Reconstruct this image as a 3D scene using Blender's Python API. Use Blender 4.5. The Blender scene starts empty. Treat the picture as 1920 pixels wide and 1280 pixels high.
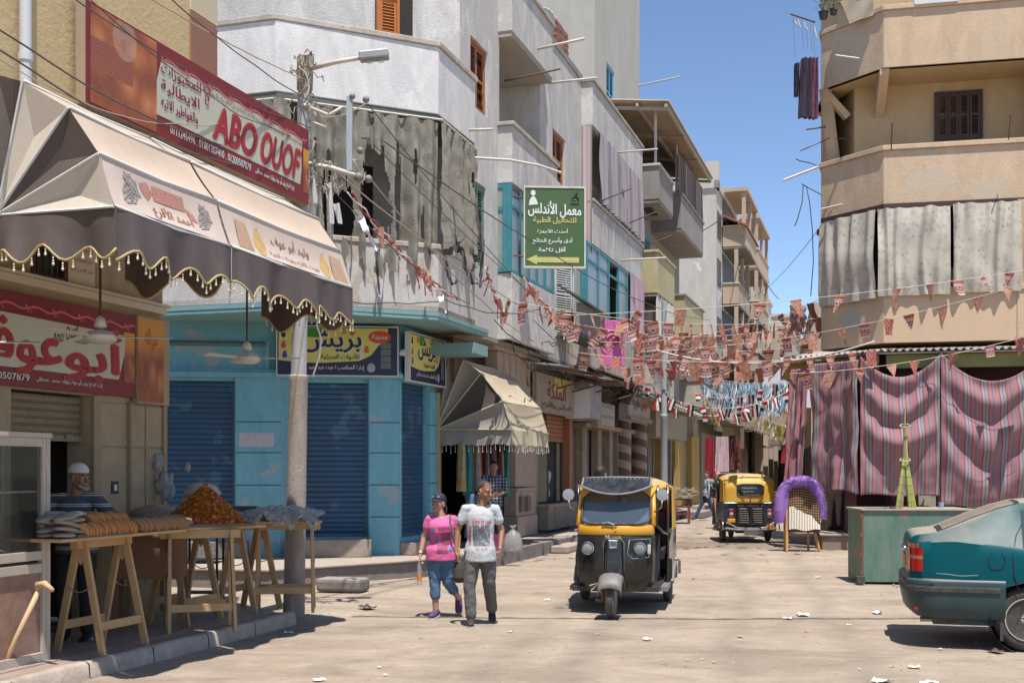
import bpy,bmesh,math,random,unicodedata
from mathutils import Vector,Matrix,noise
random.seed(7)
SC=bpy.context.scene
COL=SC.collection
R=math.radians
# ---------------------------------------------------------------- camera
H=1.82
F=2200.0
cam=bpy.data.cameras.new('camera');camo=bpy.data.objects.new('camera',cam);COL.objects.link(camo)
camo.location=(0,0,H);camo.rotation_euler=(R(90),0,0)
cam.sensor_width=36;cam.lens=F/1920*36;cam.shift_y=240/1920;cam.clip_end=1500;cam.clip_start=.1
SC.camera=camo
# ---------------------------------------------------------------- light
SUN_EL,SUN_AZ=71.0,168.0
w=bpy.data.worlds.new('World');SC.world=w;w.use_nodes=True
nt=w.node_tree;nt.nodes.clear()
sky=nt.nodes.new('ShaderNodeTexSky');sky.sky_type='NISHITA';sky.sun_disc=False
sky.sun_elevation=R(SUN_EL);sky.sun_rotation=R(SUN_AZ);sky.air_density=.7;sky.dust_density=0;sky.ozone_density=2.2;sky.altitude=0
bg=nt.nodes.new('ShaderNodeBackground');bg.inputs[1].default_value=.138
wo=nt.nodes.new('ShaderNodeOutputWorld');nt.links.new(sky.outputs[0],bg.inputs[0]);nt.links.new(bg.outputs[0],wo.inputs[0])
sl=bpy.data.lights.new('sun','SUN');sl.energy=5.0;sl.angle=R(.5);sl.color=(1,.955,.89)
so=bpy.data.objects.new('sun',sl);COL.objects.link(so)
sd=Vector((math.sin(R(SUN_AZ))*math.cos(R(SUN_EL)),math.cos(R(SUN_AZ))*math.cos(R(SUN_EL)),math.sin(R(SUN_EL))))
so.rotation_euler=sd.to_track_quat('Z','Y').to_euler();so.location=(0,0,40)
SC.view_settings.view_transform='Standard';SC.view_settings.look='None'
SC.view_settings.exposure=.49;SC.view_settings.gamma=1
SC.cycles.max_bounces=8;SC.cycles.transparent_max_bounces=24
# ---------------------------------------------------------------- materials
MATS={}
def nodes_of(name):
 m=bpy.data.materials.new(name);m.use_nodes=True;t=m.node_tree
 b=t.nodes['Principled BSDF'];return m,t,b
def rgb(c):return(c[0],c[1],c[2],1)
def mul(c,k):return tuple(min(1,x*k)for x in c)
def nn(t,kind,**kw):
 n=t.nodes.new(kind)
 for k,v in kw.items():setattr(n,k,v)
 return n
def ramp(t,stops,interp='LINEAR'):
 r=t.nodes.new('ShaderNodeValToRGB');r.color_ramp.interpolation=interp
 e=r.color_ramp.elements
 while len(e)>1:e.remove(e[-1])
 e[0].position=stops[0][0];e[0].color=rgb(stops[0][1])if len(stops[0][1])==3 else stops[0][1]
 for p,c in stops[1:]:
  q=e.new(p);q.color=rgb(c)
 return r
def mixc(t,fac,a,b,mode='MIX'):
 m=t.nodes.new('ShaderNodeMix');m.data_type='RGBA';m.blend_type=mode
 for sock,v in((m.inputs[0],fac),(m.inputs[6],a),(m.inputs[7],b)):
  if isinstance(v,(int,float)):sock.default_value=v
  elif isinstance(v,tuple):sock.default_value=rgb(v)
  else:t.links.new(v,sock)
 return m.outputs[2]
def math_(t,op,a,b=None,c=None):
 m=t.nodes.new('ShaderNodeMath');m.operation=op
 for i,v in enumerate((a,b,c)):
  if v is None:continue
  if isinstance(v,(int,float)):m.inputs[i].default_value=v
  else:t.links.new(v,m.inputs[i])
 return m.outputs[0]
def noise_(t,vec,scale,detail=4,rough=.6,dist=0):
 n=t.nodes.new('ShaderNodeTexNoise');n.inputs['Scale'].default_value=scale;n.inputs['Detail'].default_value=detail
 n.inputs['Roughness'].default_value=rough;n.inputs['Distortion'].default_value=dist
 if vec is not None:t.links.new(vec,n.inputs['Vector'])
 return n.outputs['Fac']
def mapping(t,vec,s):
 m=t.nodes.new('ShaderNodeMapping');m.inputs['Scale'].default_value=s;t.links.new(vec,m.inputs['Vector']);return m.outputs[0]
def bump_(t,b,h,strength=.3,dist=.01):
 n=t.nodes.new('ShaderNodeBump');n.inputs['Strength'].default_value=strength;n.inputs['Distance'].default_value=dist
 t.links.new(h,n.inputs['Height']);t.links.new(n.outputs[0],b.inputs['Normal']);return n
def M(name,col,rough=.8,var=.14,scale=3,stain=None,amt=.35,streak=False,bump=.3,bscale=60,metal=0,obj=False,dust=0,coat=0,patch=None,pamt=.1,emit=None):
 if name in MATS:return MATS[name]
 m,t,b=nodes_of(name)
 vec=t.nodes.new('ShaderNodeTexCoord').outputs['Object']if obj else t.nodes.new('ShaderNodeNewGeometry').outputs['Position']
 c=mixc(t,noise_(t,vec,scale,6,.65),mul(col,1-var*1.6),mul(col,1+var*1.2))
 if stain:
  v2=mapping(t,vec,(1.7,1.7,.6))if streak else vec
  f=ramp(t,[(.5-amt*.45,(0,0,0)),(.5+.28-amt*.25,(1,1,1))]);t.links.new(noise_(t,v2,scale*1.3,8,.72,.6),f.inputs[0])
  c=mixc(t,math_(t,'MULTIPLY',f.outputs[0],min(1,amt*1.5)),c,stain)
 if patch:
  f=ramp(t,[(.62-pamt*.3,(0,0,0)),(.635-pamt*.3,(1,1,1))]);t.links.new(noise_(t,vec,scale*.55,9,.62,.3),f.inputs[0])
  c=mixc(t,f.outputs[0],c,patch)
 if dust:
  g=t.nodes.new('ShaderNodeNewGeometry');sx=t.nodes.new('ShaderNodeSeparateXYZ');t.links.new(g.outputs['Normal'],sx.inputs[0])
  f=ramp(t,[(.5,(0,0,0)),(.97,(1,1,1))]);t.links.new(sx.outputs[2],f.inputs[0])
  c=mixc(t,math_(t,'MULTIPLY',math_(t,'MULTIPLY',f.outputs[0],dust),math_(t,'ADD',noise_(t,vec,9,5),.4)),c,(.42,.34,.27))
 t.links.new(c,b.inputs['Base Color']);b.inputs['Roughness'].default_value=rough;b.inputs['Metallic'].default_value=metal
 if coat:b.inputs['Coat Weight'].default_value=coat;b.inputs['Coat Roughness'].default_value=.08
 if bump:bump_(t,b,noise_(t,vec,bscale,6,.65),bump,.012)
 MATS[name]=m;return m
def glass(name,col=(.8,.85,.85),alpha=.35,rough=.03,dirt=.2):
 if name in MATS:return MATS[name]
 m,t,b=nodes_of(name)
 vec=t.nodes.new('ShaderNodeNewGeometry').outputs['Position']
 b.inputs['Base Color'].default_value=rgb(col);b.inputs['Roughness'].default_value=rough
 tr=t.nodes.new('ShaderNodeBsdfTransparent');tr.inputs[0].default_value=(.85,.9,.9,1)
 mx=t.nodes.new('ShaderNodeMixShader')
 f=math_(t,'ADD',math_(t,'MULTIPLY',noise_(t,vec,30,8,.8),dirt),alpha-dirt/2)
 t.links.new(f,mx.inputs[0]);t.links.new(tr.outputs[0],mx.inputs[1]);t.links.new(b.outputs[0],mx.inputs[2])
 t.links.new(mx.outputs[0],t.nodes['Material Output'].inputs[0]);MATS[name]=m;return m
def uvmat(name,fn,rough=.85,bump=.15,bscale=250,trans=0):
 """fn(t, u, v, uvvec, posvec) -> colour socket"""
 if name in MATS:return MATS[name]
 m,t,b=nodes_of(name)
 uv=t.nodes.new('ShaderNodeUVMap').outputs[0];sx=t.nodes.new('ShaderNodeSeparateXYZ');t.links.new(uv,sx.inputs[0])
 pos=t.nodes.new('ShaderNodeNewGeometry').outputs['Position']
 c=fn(t,sx.outputs[0],sx.outputs[1],uv,pos)
 t.links.new(c,b.inputs['Base Color']);b.inputs['Roughness'].default_value=rough
 if bump:bump_(t,b,noise_(t,pos,bscale,3),bump,.004)
 if trans:
  tl=t.nodes.new('ShaderNodeBsdfTranslucent');t.links.new(c,tl.inputs[0]);mx=t.nodes.new('ShaderNodeMixShader');mx.inputs[0].default_value=trans
  t.links.new(b.outputs[0],mx.inputs[1]);t.links.new(tl.outputs[0],mx.inputs[2]);t.links.new(mx.outputs[0],t.nodes['Material Output'].inputs[0])
 MATS[name]=m;return m
def stripes(cols,freq,noise_amt=.12):
 def fn(t,u,v,uv,pos):
  x=math_(t,'FRACT',math_(t,'MULTIPLY',u,freq))
  n=len(cols);acc=0;st=[]
  tot=sum(k for k,_ in cols)
  for k,c in cols:st.append((acc/tot,c));acc+=k
  r=ramp(t,st,'CONSTANT');t.links.new(x,r.inputs[0])
  return mixc(t,math_(t,'MULTIPLY',noise_(t,pos,2.5,5),noise_amt*2),r.outputs[0],(.25,.2,.18))
 return fn
 # ---------------------------------------------------------------- mesh builder
class MB:
 def __init__(s):s.v=[];s.f=[];s.uv=[]
 def add(s,vs,fs,uvs=None,M_=None):
  n=len(s.v)
  s.v+=[tuple(M_@Vector(p))if M_ else tuple(p)for p in vs]
  for i,f in enumerate(fs):
   s.f.append(tuple(n+k for k in f));s.uv.append([uvs[k]for k in f]if uvs else None)
  return s
 def box(s,x0,x1,y0,y1,z0,z1,M_=None):
  x0,x1=min(x0,x1),max(x0,x1);y0,y1=min(y0,y1),max(y0,y1);z0,z1=min(z0,z1),max(z0,z1)
  v=[(x0,y0,z0),(x1,y0,z0),(x1,y1,z0),(x0,y1,z0),(x0,y0,z1),(x1,y0,z1),(x1,y1,z1),(x0,y1,z1)]
  return s.add(v,[(0,3,2,1),(4,5,6,7),(0,1,5,4),(1,2,6,5),(2,3,7,6),(3,0,4,7)],None,M_)
 def bar(s,a,b,w_,h_=None,up=(0,0,1)):
  a=Vector(a);b=Vector(b);h_=h_ or w_;d=(b-a);L=d.length;d.normalize()
  up=Vector(up);x=d.cross(up)
  if x.length<1e-3:x=d.cross(Vector((1,0,0)))
  x.normalize();z=x.cross(d)
  m=Matrix((x,d,z)).transposed().to_4x4();m.translation=a
  return s.box(-w_/2,w_/2,0,L,-h_/2,h_/2,m)
 def tube(s,pts,r,n=8,caps=True,sx=1):
  pts=[Vector(p)for p in pts];k=len(pts);rs=r if isinstance(r,(list,tuple))else[r]*k
  rings=[];prev=None
  for i,p in enumerate(pts):
   d=(pts[min(i+1,k-1)]-pts[max(i-1,0)])
   if d.length<1e-9:d=Vector((0,0,1))
   d.normalize()
   if prev is None:
    x=d.cross(Vector((0,0,1)));
    if x.length<.05:x=d.cross(Vector((0,1,0)))
   else:
    x=prev-d*prev.dot(d)
   x.normalize();prev=x;y=d.cross(x)
   rings.append([p+(x*math.cos(a)*sx+y*math.sin(a))*rs[i]for a in[2*math.pi*j/n for j in range(n)]])
  return s.rings(rings,caps)
 def rings(s,rings,caps=True,closed=True,uv=False):
  n=len(rings[0]);vs=[p for rg in rings for p in rg];fs=[]
  m=n if closed else n-1
  for i in range(len(rings)-1):
   for j in range(m):
    a=i*n+j;b=i*n+(j+1)%n
    fs.append((a,b,b+n,a+n))
  if caps:fs+=[tuple(range(n-1,-1,-1)),tuple((len(rings)-1)*n+j for j in range(n))]
  uvs=[(j/max(1,n-1),i/max(1,len(rings)-1))for i in range(len(rings))for j in range(n)]if uv else None
  return s.add(vs,fs,uvs)
 def lathe(s,prof,n=16,M_=None,caps=True):
  rg=[[Vector((r*math.cos(2*math.pi*j/n),r*math.sin(2*math.pi*j/n),z))for j in range(n)]for r,z in prof]
  if M_:rg=[[M_@p for p in q]for q in rg]
  return s.rings(rg,caps)
 def grid(s,fn,nu,nv):
  vs=[];uvs=[]
  for j in range(nv+1):
   for i in range(nu+1):
    u=i/nu;v=j/nv;vs.append(fn(u,v));uvs.append((u,v))
  fs=[(j*(nu+1)+i,j*(nu+1)+i+1,(j+1)*(nu+1)+i+1,(j+1)*(nu+1)+i)for j in range(nv)for i in range(nu)]
  return s.add(vs,fs,uvs)
 def poly(s,pts,uvs=None):return s.add(pts,[tuple(range(len(pts)))],uvs)
 def prism(s,poly,y0,y1):
  """poly in (x,z), extruded in y"""
  n=len(poly)
  vs=[(x,y0,z)for x,z in poly]+[(x,y1,z)for x,z in poly]
  fs=[tuple(range(n)),tuple(range(2*n-1,n-1,-1))]+[((i+1)%n,i,i+n,(i+1)%n+n)for i in range(n)]
  return s.add(vs,fs)
 def ball(s,c,rx,ry=None,rz=None,n=10,m=7,M_=None):
  ry=ry or rx;rz=rz or rx;c=Vector(c)
  rg=[]
  for i in range(1,m):
   a=math.pi*i/m
   rg.append([c+Vector((rx*math.sin(a)*math.cos(2*math.pi*j/n),ry*math.sin(a)*math.sin(2*math.pi*j/n),-rz*math.cos(a)))for j in range(n)])
  if M_:rg=[[M_@p for p in q]for q in rg]
  return s.rings(rg,True)
 def mesh(s,name):
  me=bpy.data.meshes.new(name);me.from_pydata(s.v,[],s.f)
  if any(u for u in s.uv):
   l=me.uv_layers.new(name='UVMap');k=0
   for u,f in zip(s.uv,s.f):
    for i in range(len(f)):
     l.data[k].uv=u[i]if u else(0,0);k+=1
  me.validate();return me
 def build(s,name,mat,parent=None,smooth=False,bevel=0,kind=None,label=None,mat4=None):
  me=s.mesh(name);o=bpy.data.objects.new(name,me);COL.objects.link(o)
  if mat:me.materials.append(mat)
  if parent:o.parent=parent
  if mat4 is not None:o.matrix_local=mat4
  if smooth:me.shade_smooth()
  if smooth=='auto':me.set_sharp_from_angle(angle=R(38))
  if bevel:
   b=o.modifiers.new('b','BEVEL');b.width=bevel;b.segments=2;b.limit_method='ANGLE';b.angle_limit=R(40)
  if kind:o['kind']=kind
  if label:o['label']=label
  return o
def tag(o,label=None,cat=None,group=None,kind=None):
 if label:o['label']=label
 if cat:o['category']=cat
 if group:o['group']=group
 if kind:o['kind']=kind
 return o
def thing(name,label,cat,m=None,group=None):
 o=bpy.data.objects.new(name,None);COL.objects.link(o);o.empty_display_size=.2
 if m is not None:o.matrix_world=m
 return tag(o,label,cat,group)
def solo(mb,name,mat,label,cat,m=None,group=None,**kw):
 o=mb.build(name,mat,**kw)
 if m is not None:o.matrix_world=m
 return tag(o,label,cat,group)
def copy_tree(o,m=None,label=None,parent=None):
 c=o.copy();COL.objects.link(c)
 if parent:c.parent=parent
 for ch in list(o.children):copy_tree(ch,None,None,c)
 if m is not None:c.matrix_world=m
 if label:c['label']=label
 return c
def clone(o,parent,loc=None,rot=None,mat4=None):
 c=o.copy();COL.objects.link(c);c.parent=parent
 if mat4 is not None:c.matrix_local=mat4
 if loc is not None:c.location=loc
 if rot is not None:c.rotation_euler=rot
 return c
def TR(x,y,z=0,rz=0,s=1):return Matrix.Translation((x,y,z))@Matrix.Rotation(R(rz),4,'Z')@Matrix.Scale(s,4)
class Frame:
 """facade frame: local x runs along the wall (to the right seen from the street), y goes inward, z up"""
 def __init__(s,x,y,ang,k=1):
  s.x,s.y,s.a=x,y,R(ang);s.d=Vector((math.sin(s.a),math.cos(s.a),0));s.n=Vector((math.cos(s.a),-math.sin(s.a),0))
  s.m=Matrix(((s.d.x,-s.n.x,0,x),(s.d.y,-s.n.y,0,y),(0,0,1,0),(0,0,0,1)))
  if k!=1:s.m=Matrix.Translation((x*k,y*k,H*(1-k)))@(Matrix.Translation((-x,-y,0))@s.m)@Matrix.Scale(k,4)
 def lx(s,u,p=0):
  k=(u-960)/F;ox=s.x+s.n.x*p;oy=s.y+s.n.y*p
  return(k*oy-ox)/(s.d.x-k*s.d.y)
 def z(s,u,v,p=0):
  l=s.lx(u,p);Y=s.y+s.n.y*p+s.d.y*l
  return H+(880-v)/F*Y
 def w(s,x,p,z):return Vector((s.x+s.d.x*x+s.n.x*p,s.y+s.d.y*x+s.n.y*p,z))
def ordn(i):return('first','second','third','fourth','fifth','sixth','seventh','eighth','ninth','tenth','eleventh','twelfth','thirteenth','fourteenth','fifteenth','sixteenth','seventeenth','eighteenth','nineteenth','twentieth')[i]
def P(u,v,Y):return Vector(((u-960)/F*Y,Y,H+(880-v)/F*Y))
# ---------------------------------------------------------------- lettering
AR={}
for cp in range(0xFE70,0xFEFD):
 d=unicodedata.decomposition(chr(cp)).split()
 if len(d)>=2:AR.setdefault(tuple(int(x,16)for x in d[1:]),{})[d[0][1:-1]]=chr(cp)
def shape_ar(s):
 cs=[ord(c)for c in s];out=[];i=0;toks=[]
 while i<len(cs):
  if i+1<len(cs)and(cs[i],cs[i+1])in AR and cs[i]==0x644:toks.append((cs[i],cs[i+1]));i+=2
  else:toks.append((cs[i],));i+=1
 def dual(t):return t in AR and 'initial' in AR[t]
 def joins(t):return t in AR and 'final' in AR[t]or t==(0x640,)
 for i,t in enumerate(toks):
  if t not in AR:out.append(''.join(chr(c)for c in t));continue
  pj=i>0 and dual(toks[i-1]);nj=dual(t)and i+1<len(toks)and joins(toks[i+1])
  k='medial' if pj and nj else 'final' if pj else 'initial' if nj else 'isolated'
  out.append(AR[t].get(k)or AR[t].get('isolated'))
  # reverse, keep digit runs and latin left-to-right
 res=[];run=[]
 for c in reversed(out):
  if c.isdigit()or c.isascii()and c.isalnum():run.append(c)
  else:
   res+=reversed(run);run=[];res.append({'(':')',')':'('}.get(c,c))
 res+=reversed(run)
 return ''.join(res)
def lettering(s,x0,x1,z0,z1,mat,parent,y=-.004,bold=.0,name='lettering',m=None,shear=0,keep=False,slant=0,res=3):
 """flat lettering filling the rectangle x0..x1, z0..z1 in the local xz plane of its parent"""
 ar=any('\u0600'<=c<='\u06ff' for c in s)
 c=bpy.data.curves.new(name,'FONT');c.body='\n'.join(shape_ar(l)if ar else l for l in s.split('\n'));c.resolution_u=res
 c.align_x='CENTER'
 o=bpy.data.objects.new(name,c);COL.objects.link(o);bpy.context.view_layer.update()
 me=bpy.data.meshes.new_from_object(o.evaluated_get(bpy.context.evaluated_depsgraph_get()))
 bpy.data.objects.remove(o);bpy.data.curves.remove(c)
 xs=[v.co.x for v in me.vertices];ys=[v.co.y for v in me.vertices]
 if not xs:return None
 ax,bx,ay,by=min(xs),max(xs),min(ys),max(ys)
 sx=(x1-x0)/(bx-ax);sz=(z1-z0)/(by-ay)
 if keep:sx=sz=min(sx,sz)
 cx,cz=(x0+x1)/2,(z0+z1)/2
 for v in me.vertices:
  X=cx+(v.co.x-(ax+bx)/2)*sx;Z=cz+(v.co.y-(ay+by)/2)*sz
  v.co=(X+(Z-cz)*shear,y,Z+(X-cx)*slant)
 if bold:
  b0=bmesh.new();b0.from_mesh(me);src_=b0.copy();k=0
  for ax_,az_ in((-1,0),(1,0),(0,.8),(0,-.8)):
   k+=1;t2=bpy.data.meshes.new('t');b2=src_.copy();bmesh.ops.translate(b2,verts=b2.verts,vec=(ax_*bold*sx*.62,-.0006*k,az_*bold*sz*.62));b2.to_mesh(t2);b0.from_mesh(t2);b2.free();bpy.data.meshes.remove(t2)
  b0.to_mesh(me);b0.free();src_.free()
 me.materials.clear();me.materials.append(mat);me.name=name
 q=bpy.data.objects.new(name,me);COL.objects.link(q);q.parent=parent
 if m is not None:q.matrix_local=m
 return q
 # ================================================================ setting helpers
def wall_holes(mb,x0,x1,z0,z1,y0,y1,holes):
 xs=sorted({x0,x1,*[a for h in holes for a in h[:2]]});zs=sorted({z0,z1,*[a for h in holes for a in h[2:]]})
 for i in range(len(xs)-1):
  run=None
  for j in range(len(zs)-1):
   cx,cz=(xs[i]+xs[i+1])/2,(zs[j]+zs[j+1])/2
   if not any(h[0]<cx<h[1]and h[2]<cz<h[3]for h in holes):
    if run is None:run=[zs[j],zs[j+1]]
    else:run[1]=zs[j+1]
   elif run:mb.box(xs[i],xs[i+1],y0,y1,*run);run=None
  if run:mb.box(xs[i],xs[i+1],y0,y1,*run)
 return mb
def path_wall(mb,pts,th,z0,z1,wav=0):
 """pts (x,p) outer face going right; thickness inward (to smaller p side = left-hand of the path reversed)"""
 n=len(pts);V=[Vector((a,-b))for a,b in pts];inn=[]
 for i in range(n):
  ds=[]
  if i>0:ds.append((V[i]-V[i-1]).normalized())
  if i<n-1:ds.append((V[i+1]-V[i]).normalized())
  ns=[Vector((-d.y,d.x))for d in ds];m=sum(ns,Vector((0,0)));m.normalize()
  inn.append(V[i]+m*th/max(.3,m.dot(ns[0])))
 vs=[(p.x,p.y,z)for z in(z0,z1)for p in V+inn];k=2*n;fs=[]
 for i in range(n-1):
  fs+=[(i,i+1,k+i+1,k+i),(n+i+1,n+i,k+n+i,k+n+i+1),(k+i,k+i+1,k+n+i+1,k+n+i),(i+1,i,n+i,n+i+1)]
 fs+=[(0,k,k+n,n),(n-1,2*n-1,k+2*n-1,k+n-1)]
 return mb.add(vs,fs)
def slab(mb,pts,z0,z1):
 n=len(pts);vs=[(a,-b,z0)for a,b in pts]+[(a,-b,z1)for a,b in pts]
 return mb.add(vs,[tuple(range(n-1,-1,-1)),tuple(range(n,2*n))]+[(i,(i+1)%n,(i+1)%n+n,i+n)for i in range(n)])
def roller(parent,x0,x1,y,z0,z1,mat,pitch=.085,name='roller_shutter',label=None,rail=None):
 r=MB();r.box(x0-.03,x0+.02,y-.03,y+.05,z0,z1);r.box(x1-.02,x1+.03,y-.03,y+.05,z0,z1);r.box(x0,x1,y+.012,y+.03,z0,z1)
 sh=r.build(name,rail or mat,parent,label=label)
 prof=[(0,0),(-.014,.2),(-.02,.5),(-.014,.8),(0,1)]
 s=MB();s.grid(lambda u,v:(x0+.02+(x1-x0-.04)*u,prof[round(v*4)][0],prof[round(v*4)][1]*pitch),1,4)
 s.box(x0+.02,x1-.02,-.003,.01,0,.006);me=None;n=int((z1-z0)/pitch)
 for i in range(n):
  if me is None:o=s.build('slat',mat,sh);me=o
  else:o=clone(me,sh)
  o.location=(0,y+random.uniform(-.002,.002),z1-(i+1)*pitch)
 b=MB();b.box(x0+.02,x1-.02,y-.03,y+.011,z0,z0+.06);b.box((x0+x1)/2+.3,(x0+x1)/2+.42,y-.05,y-.03,z0+.03,z0+.07);b.build('bottom_rail',rail or mat,sh)
 return sh
def louvre(parent,x0,x1,y,z0,z1,mat,leaves=2,name='shutter',frame=None,open_=0,broken=0,back=True):
 """louvred window: frame + leaves, each leaf one mesh (its thin louvres joined)"""
 w_=MB();t=.05
 for b in((x0-t,x0,z0-t,z1+t),(x1,x1+t,z0-t,z1+t),(x0,x1,z0-t,z0),(x0,x1,z1,z1+t)):w_.box(b[0],b[1],y-.03,y+.06,b[2],b[3])
 fr=w_.build('window_frame',frame or mat,parent)
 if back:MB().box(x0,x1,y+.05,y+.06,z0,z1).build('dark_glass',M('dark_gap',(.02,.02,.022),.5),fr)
 W=(x1-x0)/leaves
 for i in range(leaves):
  a=x0+i*W+.005;b=a+W-.01;m=MB();s=.045
  m.box(a,a+s,y-.015,y+.015,z0,z1);m.box(b-s,b,y-.015,y+.015,z0,z1)
  zs=[z0,(z0+z1)/2-.03,z1-s*1.2]
  for q in zs:m.box(a+s,b-s,y-.014,y+.014,q,q+s*1.2)
  q=z0+.08
  while q<z1-.08:
   if abs(q-(z0+z1)/2)>.06 and random.random()>=broken:
    dz=random.uniform(-.01,.01)if broken else 0
    m.add([(a+s,y-.02,q),(b-s,y-.02,q+dz),(b-s,y+.015,q+.035+dz),(a+s,y+.015,q+.035),(a+s,y-.014,q-.006),(b-s,y-.014,q-.006+dz),(b-s,y+.02,q+.029+dz),(a+s,y+.02,q+.029)],[(0,1,2,3),(7,6,5,4),(0,4,5,1),(3,2,6,7)])
   q+=.055
  o=m.build('shutter_leaf',mat,fr)
  if open_:
   px=a if i==0 else b
   o.data.transform(Matrix.Translation((-px,-y,0)));o.location=(px,y,0);o.rotation_euler.z=R(-open_ if i==0 else open_)
 return fr
def balcony(parent,x0,x1,p0,p1,z0,z1,mat,cop=None,slabm=None,th=.1,front_only=False,coph=.08,lip=.05):
 """parapet (ends + front), floor slab and coping as parts"""
 b=MB();path_wall(b,[(x0,p0),(x0,p1),(x1,p1),(x1,p0)],th,z0,z1-coph);o=b.build('parapet',mat,parent,bevel=.012)
 c=MB();path_wall(c,[(x0-lip,p0),(x0-lip,p1+lip),(x1+lip,p1+lip),(x1+lip,p0)],th+2*lip,z1-coph,z1);c.build('coping',cop or mat,parent,bevel=.01)
 s=MB();s.box(x0+.02,x1-.02,-(p1-.02),-p0,z0-.1,z0+.02);s.build('balcony_slab',slabm or mat,parent)
 return o
def pole(parent,x,p,z,L=.8,dx=0,dz=0,r=.018,mat=None,name='bracket_rod',p2=None):
 return MB().tube([(x,-p,z),(x+dx,-(p+L),z+dz)],r,6).build(name,mat,parent)
def cloth(parent,fn,nu,nv,mat,name='curtain',**kw):
 return MB().grid(fn,nu,nv).build(name,mat,parent,smooth=True,**kw)
 # ---------------------------------------------------------------- shared materials
WHITE=M('white_plaster',(.70,.68,.66),.9,.06,1.3,(.33,.32,.31),.32,True,.5,30,patch=(.55,.55,.55),pamt=.0)
WHITE_D=M('worn_white_plaster',(.67,.645,.61),.9,.10,1.1,(.30,.285,.265),.48,True,.7,24,patch=(.47,.45,.42),pamt=.22)
CREAM_W=M('stained_cream_plaster',(.55,.50,.44),.9,.1,1.6,(.27,.22,.18),.5,True,.6,26,patch=(.38,.33,.27),pamt=.2)
TAN=M('tan_plaster',(.60,.44,.295),.9,.06,1.2,(.37,.27,.18),.40,True,.6,18,patch=(.50,.40,.30),pamt=.12)
TAN_D=M('tan_wall_plaster',(.52,.38,.22),.9,.07,1.2,(.33,.24,.15),.3,True,.4,22)
BAKE=M('bakery_yellow_plaster',(.55,.42,.22),.9,.08,1.4,(.4,.3,.17),.25,True,.7,18)
BAKE_L=M('bakery_stone_cladding',(.42,.33,.20),.7,.12,2.4,(.24,.17,.1),.4,False,.4,20)
CONC=M('weathered_concrete',(.33,.31,.28),.92,.14,1.4,(.17,.15,.13),.5,True,.6,24)
CONC_W=M('whitewashed_concrete',(.55,.53,.49),.92,.08,.9,(.36,.33,.29),.4,True,.5,20,patch=(.66,.65,.62),pamt=.15)
TOWERM=M('grey_beige_plaster',(.44,.42,.375),.92,.07,.5,(.30,.28,.24),.3,True,.4,12)
YEL=M('faded_yellow_plaster',(.50,.43,.24),.9,.1,1.5,(.3,.25,.16),.4,True,.5,20)
SHOPW=M('dusty_shop_wall',(.36,.29,.22),.9,.15,1.6,(.17,.13,.1),.5,True,.6,26)
SHOPD=M('dark_shop_wall',(.25,.20,.16),.9,.15,1.6,(.09,.07,.06),.5,True,.6,26)
BLUEW=M('turquoise_blue_paint',(.185,.445,.53),.62,.05,2,(.10,.27,.33),.42,True,.35,30,patch=(.30,.38,.40),pamt=.10)
BLUES=M('green_blue_soffit_paint',(.19,.33,.33),.7,.06,2,(.12,.27,.27),.3,False,.2,30)
BLUER=M('blue_shutter_paint',(.025,.105,.22),.34,.14,3,(.05,.075,.10),.5,True,.12,40,metal=.25,patch=(.07,.15,.22),pamt=.14)
BROWNW=M('orange_brown_shutter_paint',(.38,.14,.06),.7,.12,6,(.24,.13,.08),.4,True,.2,60)
DKWOOD=M('dark_brown_wood',(.06,.028,.022),.6,.15,6,None,0,False,.2,60)
TEAL=M('teal_frame_paint',(.035,.20,.24),.5,.08,5,(.1,.3,.33),.3,True,.1,60)
GREENL=M('green_shutter_paint',(.13,.26,.2),.7,.12,6,(.2,.25,.2),.4,True,.2,60)
WHITEL=M('white_shutter_paint',(.62,.63,.62),.6,.05,5,(.4,.38,.35),.3,True,.1,60)
RUST=M('rusty_iron',(.20,.10,.06),.85,.25,9,(.09,.05,.03),.5,False,.4,60)
GALV=M('grey_metal',(.40,.42,.44),.45,.1,5,(.25,.22,.2),.4,False,.1,60,metal=.6)
PALEM=M('pale_painted_pipe',(.62,.58,.52),.6,.08,5,(.4,.33,.27),.4)
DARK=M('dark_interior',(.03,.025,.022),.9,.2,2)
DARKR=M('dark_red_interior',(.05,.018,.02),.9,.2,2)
STONE=M('worn_stone_step',(.40,.34,.285),.9,.12,2.4,(.22,.17,.14),.5,False,.8,18,dust=.4)
STONEG=M('grey_stone_step',(.24,.21,.19),.9,.15,2.4,(.13,.11,.1),.5,False,.9,18,dust=.5)
BRICKM=M('red_brick',(.33,.13,.08),.9,.2,8,(.25,.15,.1),.4,False,.5,50)
MORTAR=M('brick_mortar',(.35,.3,.25),.95)
WINGL=M('window_glass',(.05,.07,.08),.08,.1,2,bump=0)
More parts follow.
